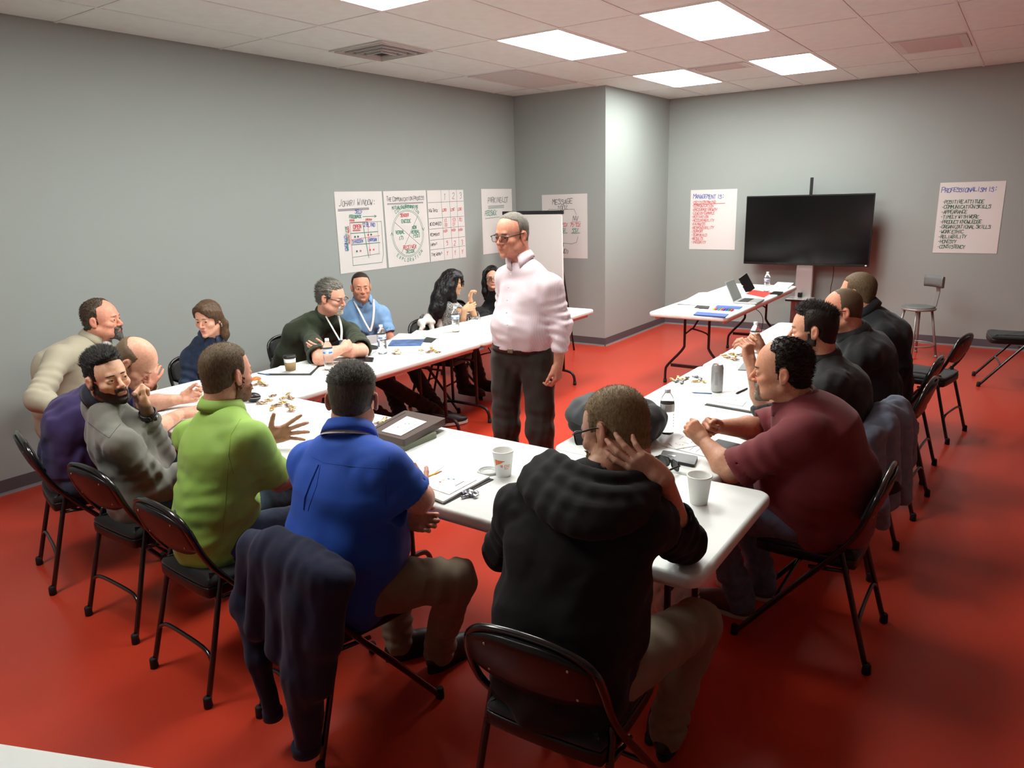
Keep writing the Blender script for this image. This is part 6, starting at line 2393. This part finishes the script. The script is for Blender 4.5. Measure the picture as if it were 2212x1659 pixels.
M_FOAM = mat('styrofoam', (236, 236, 232), .7, bump=(300, .15, .001))
M_LIDB = mat('coffee_lid_black', (26, 25, 26), .4)
M_KRAFT = mat('kraft_sleeve', (150, 122, 88), .8)
M_LIDW = mat('plastic_lid_white', (224, 226, 222), .35, trans=.3)
M_ORNG = mat('cup_print_orange', (226, 120, 60), .6)


def cup(u, v, label, r0, r1, hh, z=TZ):
    c = at(u, v, z=z)
    t = empty('foam_cup', tuple(c), 0, label, 'cup')
    MB().lathe([(.001, .0), (r0, .0), (r0 + .001, .002), (r1, hh - .006), (r1 + .0025, hh - .004), (r1 + .0025, hh), (r1 - .001, hh + .001), (r1 - .003, hh - .004), (r0 - .002, .012), (.001, .011)], n=32).build('cup_wall', M_FOAM, t)
    return t


cup(1509, 1086, 'plain white styrofoam cup near the right front table corner', .030, .043, .108)
t = cup(1088, 1026, 'white foam cup printed with an orange logo beside its lid', .030, .043, .108)
th = math.atan2(-1, -1.0)


def on_cup(th, z, r0=.030, r1=.043, hh=.108, off=.0008):
    r = r0 + (r1 - r0) * z / hh + off
    return (r * math.cos(th), r * math.sin(th), z)


face = math.atan2(-at(1088, 1026, z=TZ)[1], -at(1088, 1026, z=TZ)[0])
q = MB()
n_ = 8
top_, bot_ = [], []
for k in range(n_ + 1):
    a = face - .95 + 1.1 * k / n_
    top_.append(on_cup(a, .078 - .004 * k / n_))
    bot_.append(on_cup(a, .076 - .022 * (1 - k / n_) - .004))
q.loft([bot_, top_], False, False)
q.build('print', M_ORNG, t)


class CupPen(Pen):
    def build_on(s, parent, face, z0, M, r0=.030, r1=.043, hh=.108):
        for col, (V, Fq) in s.by.items():
            m = MB()
            m.add([on_cup(face + v[0] / .036, z0 + v[1], off=.0013) for v in V], Fq)
            m.build('print', M, parent)['kind'] = 'stuff'


p = CupPen(9)
p.text('red', .004, 0, 'CHO', .011, .0011, jit=.0)
p.text('red', .004, -.008, 'COFFEE', .004, .0006, jit=0)
p.stroke('red', [(-.010, .002), (-.004, .002), (-.004, .010), (-.010, .010), (-.010, .006), (-.006, .006)], .002)
p.build_on(t, face, .045, M_ORNG)
c = at(1055, 1020, z=TZ)
t = empty('cup_lid', tuple(c), 0, 'translucent white cup lid lying beside the printed foam cup', 'lid')
MB().lathe([(.046, 0), (.047, .004), (.045, .009), (.041, .012), (.038, .010), (.036, .003), (.001, .002)], n=30, cap=False).build('lid_shell', M_LIDW, t)
MB().lathe([(.030, .003), (.032, .006), (.030, .007), (.028, .004)], n=26, cap=False).build('lid_ring', M_LIDW, t)
c = at(629, 806, z=TZ)
t = empty('coffee_cup', tuple(c), 0, 'paper coffee cup with a brown sleeve and black lid', 'cup')
MB().lathe([(.001, 0), (.028, 0), (.0285, .002), (.040, .108), (.038, .108)], n=26).build('cup_wall', mat('paper_cup', (228, 228, 224), .6), t)
MB().lathe([(.0315, .020), (.0325, .020), (.0385, .078), (.0375, .078)], n=26, cap=False).build('sleeve', M_KRAFT, t)
MB().lathe([(.040, .104), (.0425, .105), (.043, .112), (.0405, .115), (.0395, .122), (.036, .124), (.033, .120), (.001, .119)], n=26).build('lid', M_LIDB, t)
# tall can
c = at(1548, 846, z=TZ)
t = empty('drink_can', tuple(c), .4, 'tall silver drink can with a red tab on the right table', 'can')
M_ALU = mat('can_aluminium', (176, 176, 176), .35, metal=.6)
MB().lathe([(.001, .004), (.024, .002), (.027, .0), (.0325, .010), (.033, .016), (.033, .138), (.030, .150), (.0275, .156), (.0275, .158), (.026, .158), (.025, .154), (.001, .154)], n=28).build('can_body', M_ALU, t)
MB().box((.006, 0, .1565), (.022, .012, .002), bev=.001).build('tab', mat('can_tab_red', (196, 80, 74), .4), t)
for k in range(5):
    a0 = .2 + k * 1.25
    q = MB()
    q.loft([[(.0334 * math.cos(a), .0334 * math.sin(a), zz) for a in np.linspace(a0, a0 + .5, 5)] for zz in (.045, .120)], False, False)
    q.build('can_print', mat('can_print_grey', (150, 146, 150), .4), t)

# ------------------------------------------------------------------ papers, pads, booklets
M_PAP = mat('office_paper', (232, 233, 231), .75)
M_DKB = mat('dark_board', (40, 42, 42), .6)
M_EDGE = mat('page_edge', (204, 205, 204), .8)


def fillet(poly, r, n=4):
    out = []
    for i in range(len(poly)):
        a, b, c = (np.array(poly[j % len(poly)], float) for j in (i - 1, i, i + 1))
        p0, p2 = b + unit(a - b) * r, b + unit(c - b) * r
        for s_ in np.linspace(0, 1, n + 1):
            q = (1 - s_) ** 2 * p0 + 2 * s_ * (1 - s_) * b + s_ ** 2 * p2
            out.append((q[0], q[1]))
    return out


def quad_pad(name, label, cat, corners, z0=TZ, th=.002, M=None, group=None, round_=0):
    P = [at(u, v, z=z0 + th) for u, v in corners]
    c = sum(P) / 4
    area = sum(P[i][0] * P[(i + 1) % 4][1] - P[(i + 1) % 4][0] * P[i][1] for i in range(4))
    if area < 0:
        P = P[::-1]
    t = empty(name, (c[0], c[1], z0), 0, label, cat, group)
    m = MB()
    poly = [(p[0] - c[0], p[1] - c[1]) for p in P]
    if round_:
        poly = fillet(poly, .012 * round_)
    m.slab(poly, 0.0004, th)
    m.build('sheet' if th < .004 else 'cover', M or M_PAP, t)
    return t, [np.array([p[0] - c[0], p[1] - c[1]]) for p in (P if area >= 0 else P[::-1])]


DOTS = {k: mat('dot_' + k, c, .6) for k, c in (('red', (206, 84, 84)), ('yellow', (222, 200, 120)), ('blue', (84, 136, 190)), ('green', (84, 150, 120)))}
M_INKP = mat('print_grey', (90, 94, 104), .7)


def booklet_print(t, Q, th, dots=True, flip=False):
    """coloured dots, ring and a caption printed on a cover; Q corner list"""
    def g(s, r, dz=.0006):
        if flip:
            s, r = 1 - s, 1 - r
        p = Q[0] * (1 - s) * (1 - r) + Q[1] * s * (1 - r) + Q[2] * s * r + Q[3] * (1 - s) * r
        return (p[0], p[1], th + dz)
    if dots:
        for k, (cs, cr) in zip(('red', 'yellow', 'blue', 'green'), ((.36, .36), (.36, .48), (.42, .60), (.54, .66))):
            m = MB()
            m.add([g(cs + .035 * math.cos(a), cr + .028 * math.sin(a)) for a in np.linspace(0, 2 * math.pi, 10, endpoint=False)], [tuple(range(10))])
            m.build('print_dot', DOTS[k], t)
        m = MB()
        A = np.linspace(0, 2 * math.pi, 31)
        for r0, r1 in ((.215, .222), (.185, .190)):
            m.loft([[g(.54 + r0 * math.cos(a), .5 + r0 * .9 * math.sin(a), .0004) for a in A], [g(.54 + r1 * math.cos(a), .5 + r1 * .9 * math.sin(a), .0004) for a in A]], False, False)
        m.build('print_ring', M_EDGE, t)
        m = MB()
        for k in range(7):
            s0 = .42 + .045 * k
            m.add([g(.80, s0), g(.835, s0), g(.835, s0 + .03), g(.80, s0 + .03)], [(0, 1, 2, 3)])
        m.build('print_caption', M_INKP, t)['kind'] = 'stuff'
    else:
        m = MB()
        for k in range(6):
            r0 = .15 + .12 * k
            L_ = .3 + .5 * random.random()
            m.add([g(.12, r0), g(.12 + L_, r0), g(.12 + L_, r0 + .018), g(.12, r0 + .018)], [(0, 1, 2, 3)])
        m.build('print_lines', mat('print_pale', (176, 178, 184), .8), t)['kind'] = 'stuff'


def page(label, corners, z0=TZ, th=.0025, prints='lines', M=None, name='paper_sheet', cat='paper', flip=False):
    t, Q = quad_pad(name, label, cat, corners, z0, th, M)
    if prints:
        booklet_print(t, Q, th, prints == 'dots', flip)
    return t


# front table (blue shirt / hoodie)
quad_pad('clipboard', 'dark clipboard under the white workbook on the front table', 'clipboard', [(905, 1066), (960, 1089), (1066, 1035), (966, 1008)], TZ, .003, M_DKB)
quad_pad('notepad', 'thick white workbook right of the blue-shirted man', 'notepad', [(903, 1060), (957, 1083), (1058, 1029), (963, 1004)], TZ + .0034, .009)
page('white booklet with coloured dots on the workbook by the blue-shirted man', [(906, 1046), (970, 1068), (1030, 1036), (966, 1012)], TZ + .0128, .002, 'dots', name='booklet', cat='booklet')
page('loose page with a printed circle behind the yellow pencil', [(866, 1000), (897, 980), (964, 1003), (918, 1036)], TZ, .003)


def rod(name, label, cat, a, b, z, r, M, tip=None, cap=None):
    A_, B_ = at(*a, z=z + r), at(*b, z=z + r)
    t = empty(name, tuple((A_ + B_) / 2 - [0, 0, r]), 0, label, cat)
    d = unit(B_ - A_)
    L_ = np.linalg.norm(B_ - A_)
    MB().tube([A_, B_], r, 6).build('barrel', M, t, True)
    MB().tube([A_, A_ - d * .016], [r, .0006], 6).build('tip', tip or M_KRAFT, t, True)
    if cap is not None:
        MB().tube([B_, B_ + d * .014], [r * 1.02, r * .95], 8).build('eraser', cap, t, True)
    return t


M_YEL = mat('pencil_yellow', (232, 170, 50), .45)
M_ERA = mat('eraser_pink', (206, 170, 160), .7)
rod('pencil', 'yellow pencil lying beside the booklet with coloured dots', 'pencil', (908, 1036), (948, 1020), TZ + .013, .0038, M_YEL, cap=M_ERA)
# portfolio stack
quad_pad('document_case', 'grey-green document case under the brown leather portfolio', 'case', [(806, 944), (872, 964), (944, 934), (880, 905)], TZ, .026, mat('case_greygreen', (120, 124, 104), .6), round_=1)
t, Q = quad_pad('leather_portfolio', 'brown leather portfolio stacked on the front table', 'portfolio', [(792, 930), (872, 950), (963, 903), (875, 886)], TZ + .0265, .034, mat('brown_leather', (76, 58, 52), .5, bump=(220, .3, .001)), round_=1)
m = MB().slab([(q[0] * 1.01, q[1] * 1.01) for q in Q][::-1] if False else [(q[0] * .985, q[1] * .985) for q in Q], .012, .016)
m.build('page_block', M_DKB, t)
MB().tube([(Q[0][0] * .8, Q[0][1] * .8, .0345), (Q[3][0] * .8, Q[3][1] * .8, .0345)], .0016, 6).build('seam', M_DKB, t)
page('white booklet lying on the brown leather portfolio', [(824, 931), (866, 941), (922, 911), (879, 899)], TZ + .061, .003, 'dots', name='booklet', cat='booklet')
# N2 pages
page('page on the front table near the gesturing hand', [(538, 926), (560, 905), (650, 922), (610, 965)], TZ, .002)
page('sheet of paper held by the balding man in purple', [(312, 858), (352, 840), (436, 826), (428, 848)], TZ + .004, .002)
page('sheet of paper by the right forearm of the balding man', [(330, 902), (346, 884), (432, 868), (420, 890)], TZ, .002)
# left table
quad_pad('clipboard', 'dark clipboard beneath the notepad by the coffee cup', 'clipboard', [(576, 810), (607, 793), (693, 788), (672, 810)], TZ, .003, M_DKB)
page('open notepad behind the brown-sleeved coffee cup', [(574, 806), (606, 790), (691, 785), (668, 806)], TZ + .0034, .005, name='notepad', cat='notepad')
page('loose printed page at the front edge of the left table', [(585, 836), (632, 815), (708, 825), (660, 842)], TZ, .002)
rod('pen', 'blue pen beside the notepad on the left table', 'pen', (558, 806), (582, 810), TZ, .004, mat('pen_blue', (70, 104, 150), .4), tip=M_DKB)
quad_pad('folder', 'dark folder under the olive-shirted man\'s arms', 'folder', [(765, 765), (800, 744), (822, 748), (792, 770)], TZ, .004, M_DKB)
page('notepad in front of the olive-shirted man', [(722, 776), (765, 758), (816, 755), (776, 778)], TZ + .0045, .005, name='notepad', cat='notepad')
rod('pencil', 'orange pencil on the olive-shirted man\'s notepad', 'pencil', (771, 765), (798, 760), TZ + .010, .0036, mat('pencil_orange', (226, 140, 50), .45), cap=M_ERA)
page('loose page under the water bottle by the olive-shirted man', [(722, 787), (745, 772), (790, 772), (770, 788)], TZ, .002)
quad_pad('magazine', 'blue covered magazine in front of the light blue polo', 'magazine', [(838, 746), (847, 734), (918, 732), (909, 745)], TZ, .008, mat('magazine_blue', (70, 116, 178), .35, vary=(14, (36, 60, 104))))
page('white pages spread beside the blue magazine', [(844, 732), (862, 720), (922, 722), (912, 733)], TZ, .003)
quad_pad('clipboard', 'dark clipboard by the joint of the left tables', 'clipboard', [(908, 738), (925, 726), (948, 727), (932, 740)], TZ, .003, M_DKB)
page('printed page with charts near the joint of the left tables', [(886, 722), (900, 713), (962, 715), (946, 731)], TZ + .0034, .004)
page('white notepad in front of the tweed jacket', [(993, 702), (1018, 690), (1066, 693), (1050, 704)], TZ, .008, name='notepad', cat='notepad')
# right table
quad_pad('clipboard', 'dark clipboard under the booklet on the right table', 'clipboard', [(1522, 874), (1545, 860), (1660, 880), (1648, 896)], TZ, .004, M_DKB)
page('white workbook on the right table behind the maroon polo', [(1526, 870), (1548, 857), (1660, 876), (1646, 891)], TZ + .0045, .006, None, name='notepad', cat='notepad')
page('booklet with coloured dots on the right table, near the silver can', [(1541, 867), (1556, 855), (1616, 862), (1604, 877)], TZ + .011, .002, 'dots', name='booklet', cat='booklet', flip=True)
page('loose white page right of the silver can', [(1566, 856), (1588, 836), (1640, 842), (1622, 862)], TZ, .003)
rod('pencil', 'blue pencil lying left of the silver can', 'pencil', (1499, 848), (1538, 850), TZ, .0036, mat('pencil_blue', (90, 130, 184), .5), cap=None)
rod('marker', 'black pen on the loose page right of the can', 'pen', (1592, 849), (1614, 839), TZ + .003, .005, M_DKB, tip=M_DKB)
quad_pad('tablet', 'small grey-edged tablet by the raised forearm', 'tablet', [(1594, 798), (1606, 783), (1640, 786), (1634, 800)], TZ, .007, mat('tablet_grey', (120, 126, 126), .4))
page('white pages under the hands of the maroon polo', [(1428, 962), (1462, 936), (1580, 962), (1540, 990)], TZ, .003)
page('booklet with coloured dots under the hands of the maroon polo', [(1444, 957), (1462, 947), (1508, 962), (1460, 970)], TZ + .0035, .002, 'dots', name='booklet', cat='booklet')
quad_pad('notebook', 'black notebook under the maroon polo\'s forearm', 'notebook', [(1535, 958), (1552, 948), (1612, 962), (1596, 978)], TZ + .004, .012, M_DKB)
t, Q = quad_pad('phone', 'black phone in a thick case beside the sunglasses', 'phone', [(1424, 988), (1432, 972), (1508, 985), (1500, 1004)], TZ, .014, M_BLKW, round_=1)
MB().box((.0, .03, .0146), (.012, .03, .0015)).build('camera_window_glint', mat('phone_painted_glint', (206, 210, 214), .1, metal=.6), t)  # pale colour of the window is a painted glint
quad_pad('phone', 'black phone lying on the left table', 'phone', [(765, 777), (772, 770), (808, 772), (805, 779)], TZ, .012, M_BLKW, round_=1)
# sunglasses
c = at(1448, 1010, z=TZ)
t = empty('sunglasses', tuple(c), math.radians(-25), 'black sunglasses on the right table beside the phone', 'sunglasses')
M_SUN = mat('sunglass_lens', (30, 28, 22), .05, spec=.8)
for e in (-1, 1):
    pts = [(.0 + .012 * (abs(e * .034 + yy) / .06) ** 2 * -1, e * .034 + yy, .022 + zz) for yy, zz in rrect(.056, .038, .015, 4)]
    MB().tube(pts, .003, 6, True).build('rim', M_BLKF, t)
    m = MB()
    m.add(pts + [(0.002, e * .034, .022)], [(i, (i + 1) % len(pts), len(pts)) for i in range(len(pts))], True)
    m.build('lens', M_SUN, t)
    MB().tube(smooth_path([(-.01, e * .066, .03), (-.06, e * .069, .028), (-.12, e * .062, .012), (-.135, e * .058, .004)], 1), .003, 6, flat=(1, 1.6)).build('temple', M_BLKF, t)
MB().tube([(0, -.008, .03), (.004, 0, .033), (0, .008, .03)], .003, 6).build('bridge', M_BLKF, t)
c = at(548, 868, z=TZ)
t = empty('sunglasses_case', tuple(c), .5, 'small black rounded case in front of the lime polo man', 'case')
MB().ball((0, 0, .028), (.032, .045, .027), 18, 10).build('case_shell', M_BLKW, t)
MB().tube([(.033 * math.cos(a), .046 * math.sin(a), .028) for a in np.linspace(0, 2 * math.pi, 24, endpoint=False)], .0012, 6, True).build('seam', M_SIL, t)
c = at(553, 820, z=TZ)
t = empty('snack_packet', tuple(c), .2, 'small orange packet near the candy on the left table', 'packet')
m = MB()
m.loft([[(-.03, -.018, .001), (-.03, .018, .001), (-.03, .018, .003), (-.03, -.018, .003)], [(-.018, -.02, .001), (-.018, .02, .001), (-.016, .014, .016), (-.016, -.014, .016)],
        [(.018, -.02, .001), (.018, .02, .001), (.016, .014, .016), (.016, -.014, .016)], [(.03, -.018, .001), (.03, .018, .001), (.03, .018, .003), (.03, -.018, .003)]])
m.build('wrapper', mat('packet_orange', (232, 118, 40), .4), t)

# ------------------------------------------------------------------ wrapped candies
M_GOLD = mat('candy_gold', (170, 124, 56), .28, metal=.55, vary=(90, (246, 226, 170)))
M_FOILB = mat('candy_bronze', (104, 78, 96), .3, metal=.5, vary=(90, (226, 190, 140)))
M_FOILS = mat('candy_silver', (190, 190, 196), .25, metal=.7, vary=(90, (90, 92, 104)))


def candy_mesh(seed):
    rg = random.Random(seed)
    m = MB()
    rings = []
    for x, w, hh in ((-.030, .010, .003), (-.022, .013, .005), (-.015, .004, .004), (-.012, .009, .007), (-.004, .011, .0085), (.004, .011, .0085), (.012, .009, .007), (.015, .004, .004), (.022, .013, .005), (.030, .010, .003)):
        ring = []
        for k in range(8):
            a = 2 * math.pi * k / 8
            j = 1 + rg.uniform(-.22, .22)
            ring.append((x + rg.uniform(-.001, .001), w * j * math.cos(a), .009 + hh * j * math.sin(a)))
        rings.append(ring)
    m.loft(rings, True, True, False)
    return m.mesh('wrapper')


CM = {}
for k_, M in (('gold', M_GOLD), ('bronze', M_FOILB), ('silver', M_FOILS)):
    for s in range(3):
        me = candy_mesh(s)
        me.materials.append(M)
        CM[(k_, s)] = me
piles = [(605, 872, 44, 22, 12, 'in the large pile before the gesturing hand', 'gb'), (560, 830, 16, 7, 4, 'in the small pile beside the orange packet', 'gb'),
         (860, 764, 14, 6, 3, 'by the water bottle of the light blue polo', 'gb'), (932, 759, 24, 7, 5, 'at the far end of the left table', 'gb'),
         (1467, 822, 18, 9, 6, 'at the inner edge of the right table', 'gs'), (1508, 822, 18, 8, 4, 'left of the silver can', 'sg'),
         (1582, 773, 22, 9, 6, 'near the hands of the man with the quiff', 'gb'), (826, 913, 14, 8, 3, 'left of the brown portfolio', 'gb'),
         (1013, 1072, 9, 5, 3, 'silver wrapper scraps beside the workbook', 'ss')]
rg = random.Random(4)
for (u, v, du, dv, n, where, kk) in piles:
    for i in range(n):
        a, r = 2.4 * i + rg.uniform(-.4, .4), math.sqrt((i + .3) / n)
        c = at(u + du * r * math.cos(a), v + dv * r * math.sin(a), z=TZ)
        kind_ = {'g': 'gold', 'b': 'bronze', 's': 'silver'}[kk[i % 2]]
        lab = kind_.replace('bronze', 'purple') + ' foil-wrapped candy ' + where if not where.startswith('silver') else where
        o = bpy.data.objects.new('wrapped_candy', CM[(kind_, i % 3)])
        COL.objects.link(o)
        o.location = (c[0], c[1], TZ)
        o.rotation_euler = (rg.uniform(-.15, .15), 0, rg.uniform(0, 6.28))
        sc_ = rg.uniform(.8, 1.1)
        o.scale = (sc_, sc_, sc_)
        tag(o, lab, 'candy', 'wrapped candies on the tables')

# ------------------------------------------------------------------ instructor's table
M_LAPS = mat('laptop_silver', (186, 188, 188), .35, metal=.5)
M_KEYS = mat('laptop_keys', (36, 36, 38), .5)
a_, b_ = at(1583, 644, z=TZ + .012), at(1604, 653, z=TZ + .012)
hd_ = unit(b_ - a_)
W_ = .31
mid_ = (a_ + b_) / 2
t = empty('laptop', tuple(mid_ - [0, 0, .012]), 0, 'open silver laptop on the table before the television', 'laptop')
side_ = unit([0.05, -1, 0])
hd_ = unit(hd_ - side_ * (hd_ @ side_))
R = np.stack([side_, hd_, np.cross(side_, hd_)]).T
MB().box(mid_ + side_ * .115 - UP * .003, (.23, W_, .016), R, bev=.004).build('base', M_LAPS, t, True)
MB().box(mid_ + side_ * .085 + UP * .0055, (.10, W_ - .04, .002), R).build('keyboard', M_KEYS, t, True)
sd = unit(-side_ * .42 + UP * .9)
nrm_ = np.cross(hd_, sd)
R2 = np.stack([sd, hd_, nrm_]).T
MB().box(mid_ + sd * .105 + UP * .004, (.21, W_, .007), R2, bev=.003).build('screen_lid', M_LAPS, t, True)
sgn = 1 if nrm_ @ side_ > 0 else -1
MB().box(mid_ + sd * .105 + UP * .004 + nrm_ * sgn * .004, (.19, W_ - .02, .001), R2).build('display', mat('laptop_display_glare', (150, 156, 152), .25), t, True)  # grey base colour stands in for ceiling lights reflected in the dark screen
c = at(1622, 630, z=TZ)
t = empty('tablet', tuple(c), 0, 'black tablet propped up beside the laptop', 'tablet')
sd = unit(np.array([-.25, .42, .85]))
ax_t = unit(np.cross(sd, unit([-.6, -.8, .3])))
R3 = np.stack([ax_t, sd, np.cross(ax_t, sd)]).T
MB().box(c + sd * .10 + UP * .004, (.13, .20, .008), R3, bev=.003).build('slate', M_BLKW, t, True)
MB().tube([c + sd * .12 + UP * .004, c + np.array([.10, .10, .004])], .004, 6).build('prop', M_SIL, t, True)
quad_pad('folder', 'bright red folder beside the laptop', 'folder', [(1612, 634), (1628, 626), (1668, 632), (1650, 642)], TZ, .005, mat('folder_red', (212, 62, 52), .5))
quad_pad('phone', 'dark phone near the far end of the laptop table', 'phone', [(1663, 634), (1672, 629), (1692, 630), (1686, 635)], TZ, .010, M_BLKW)
page('notebook at the far right end of the laptop table', [(1668, 619), (1680, 609), (1715, 611), (1702, 622)], TZ, .012, None, name='notebook', cat='notebook')
page('large white page in the middle of the laptop table', [(1462, 658), (1510, 632), (1590, 628), (1545, 662)], TZ, .003)
page('curled white page at the left end of the laptop table', [(1440, 668), (1456, 656), (1516, 660), (1504, 671)], TZ, .003)
page('white pages behind the laptop', [(1556, 628), (1580, 613), (1620, 614), (1600, 630)], TZ, .003)
quad_pad('clipboard', 'black clip lying on the pages of the laptop table', 'clip', [(1500, 664), (1506, 659), (1533, 661), (1530, 666)], TZ + .0032, .006, M_DKB)
quad_pad('flat_pack', 'blue flat pack at the near end of the laptop table', 'pack', [(1498, 679), (1506, 673), (1574, 678), (1566, 684)], TZ, .008, mat('pack_blue', (62, 98, 170), .5))
quad_pad('flat_pack', 'blue flat pack beyond the marker set', 'pack', [(1544, 664), (1550, 659), (1604, 662), (1598, 667)], TZ, .006, MATS['pack_blue'])
t = empty('marker_set', tuple(at(1562, 671, z=TZ)), 0, 'set of coloured markers on the laptop table', 'markers')
MB().box((0, 0, .002), (.09, .19, .003)).build('tray', M_PAP, t)
for k, cc in enumerate(((206, 60, 60), (60, 140, 80), (60, 90, 180), (110, 60, 140), (230, 130, 50), (60, 160, 170), (190, 70, 120), (220, 190, 60))):
    MB().tube([(-.04, -.084 + .024 * k, .012), (.04, -.084 + .024 * k, .012)], .008, 8).build('marker', mat('marker_%d' % k, cc, .4), t)
c = at(1596, 637, z=TZ)
t = empty('paper_cup', tuple(c), 0, 'white paper cup behind the laptop screen', 'cup')
MB().lathe([(.001, 0), (.028, 0), (.038, .10), (.037, .10), (.027, .003), (.001, .003)], n=20).build('cup_wall', M_FOAM, t)
cab = smooth_path([at(1610, 655, z=.735), np.array([7.35, 2.06, .62]), np.array([7.42, 2.10, .40]), np.array([7.30, 2.15, .15]), np.array([7.05, 2.25, .012]), np.array([7.6, 2.6, .006]), np.array([8.6, 2.3, .006])], 3)
tag(MB().tube(cab, .0035, 6).build('laptop_cable', M_BEZ), 'thin black cable hanging from the laptop table to the floor', 'cable')
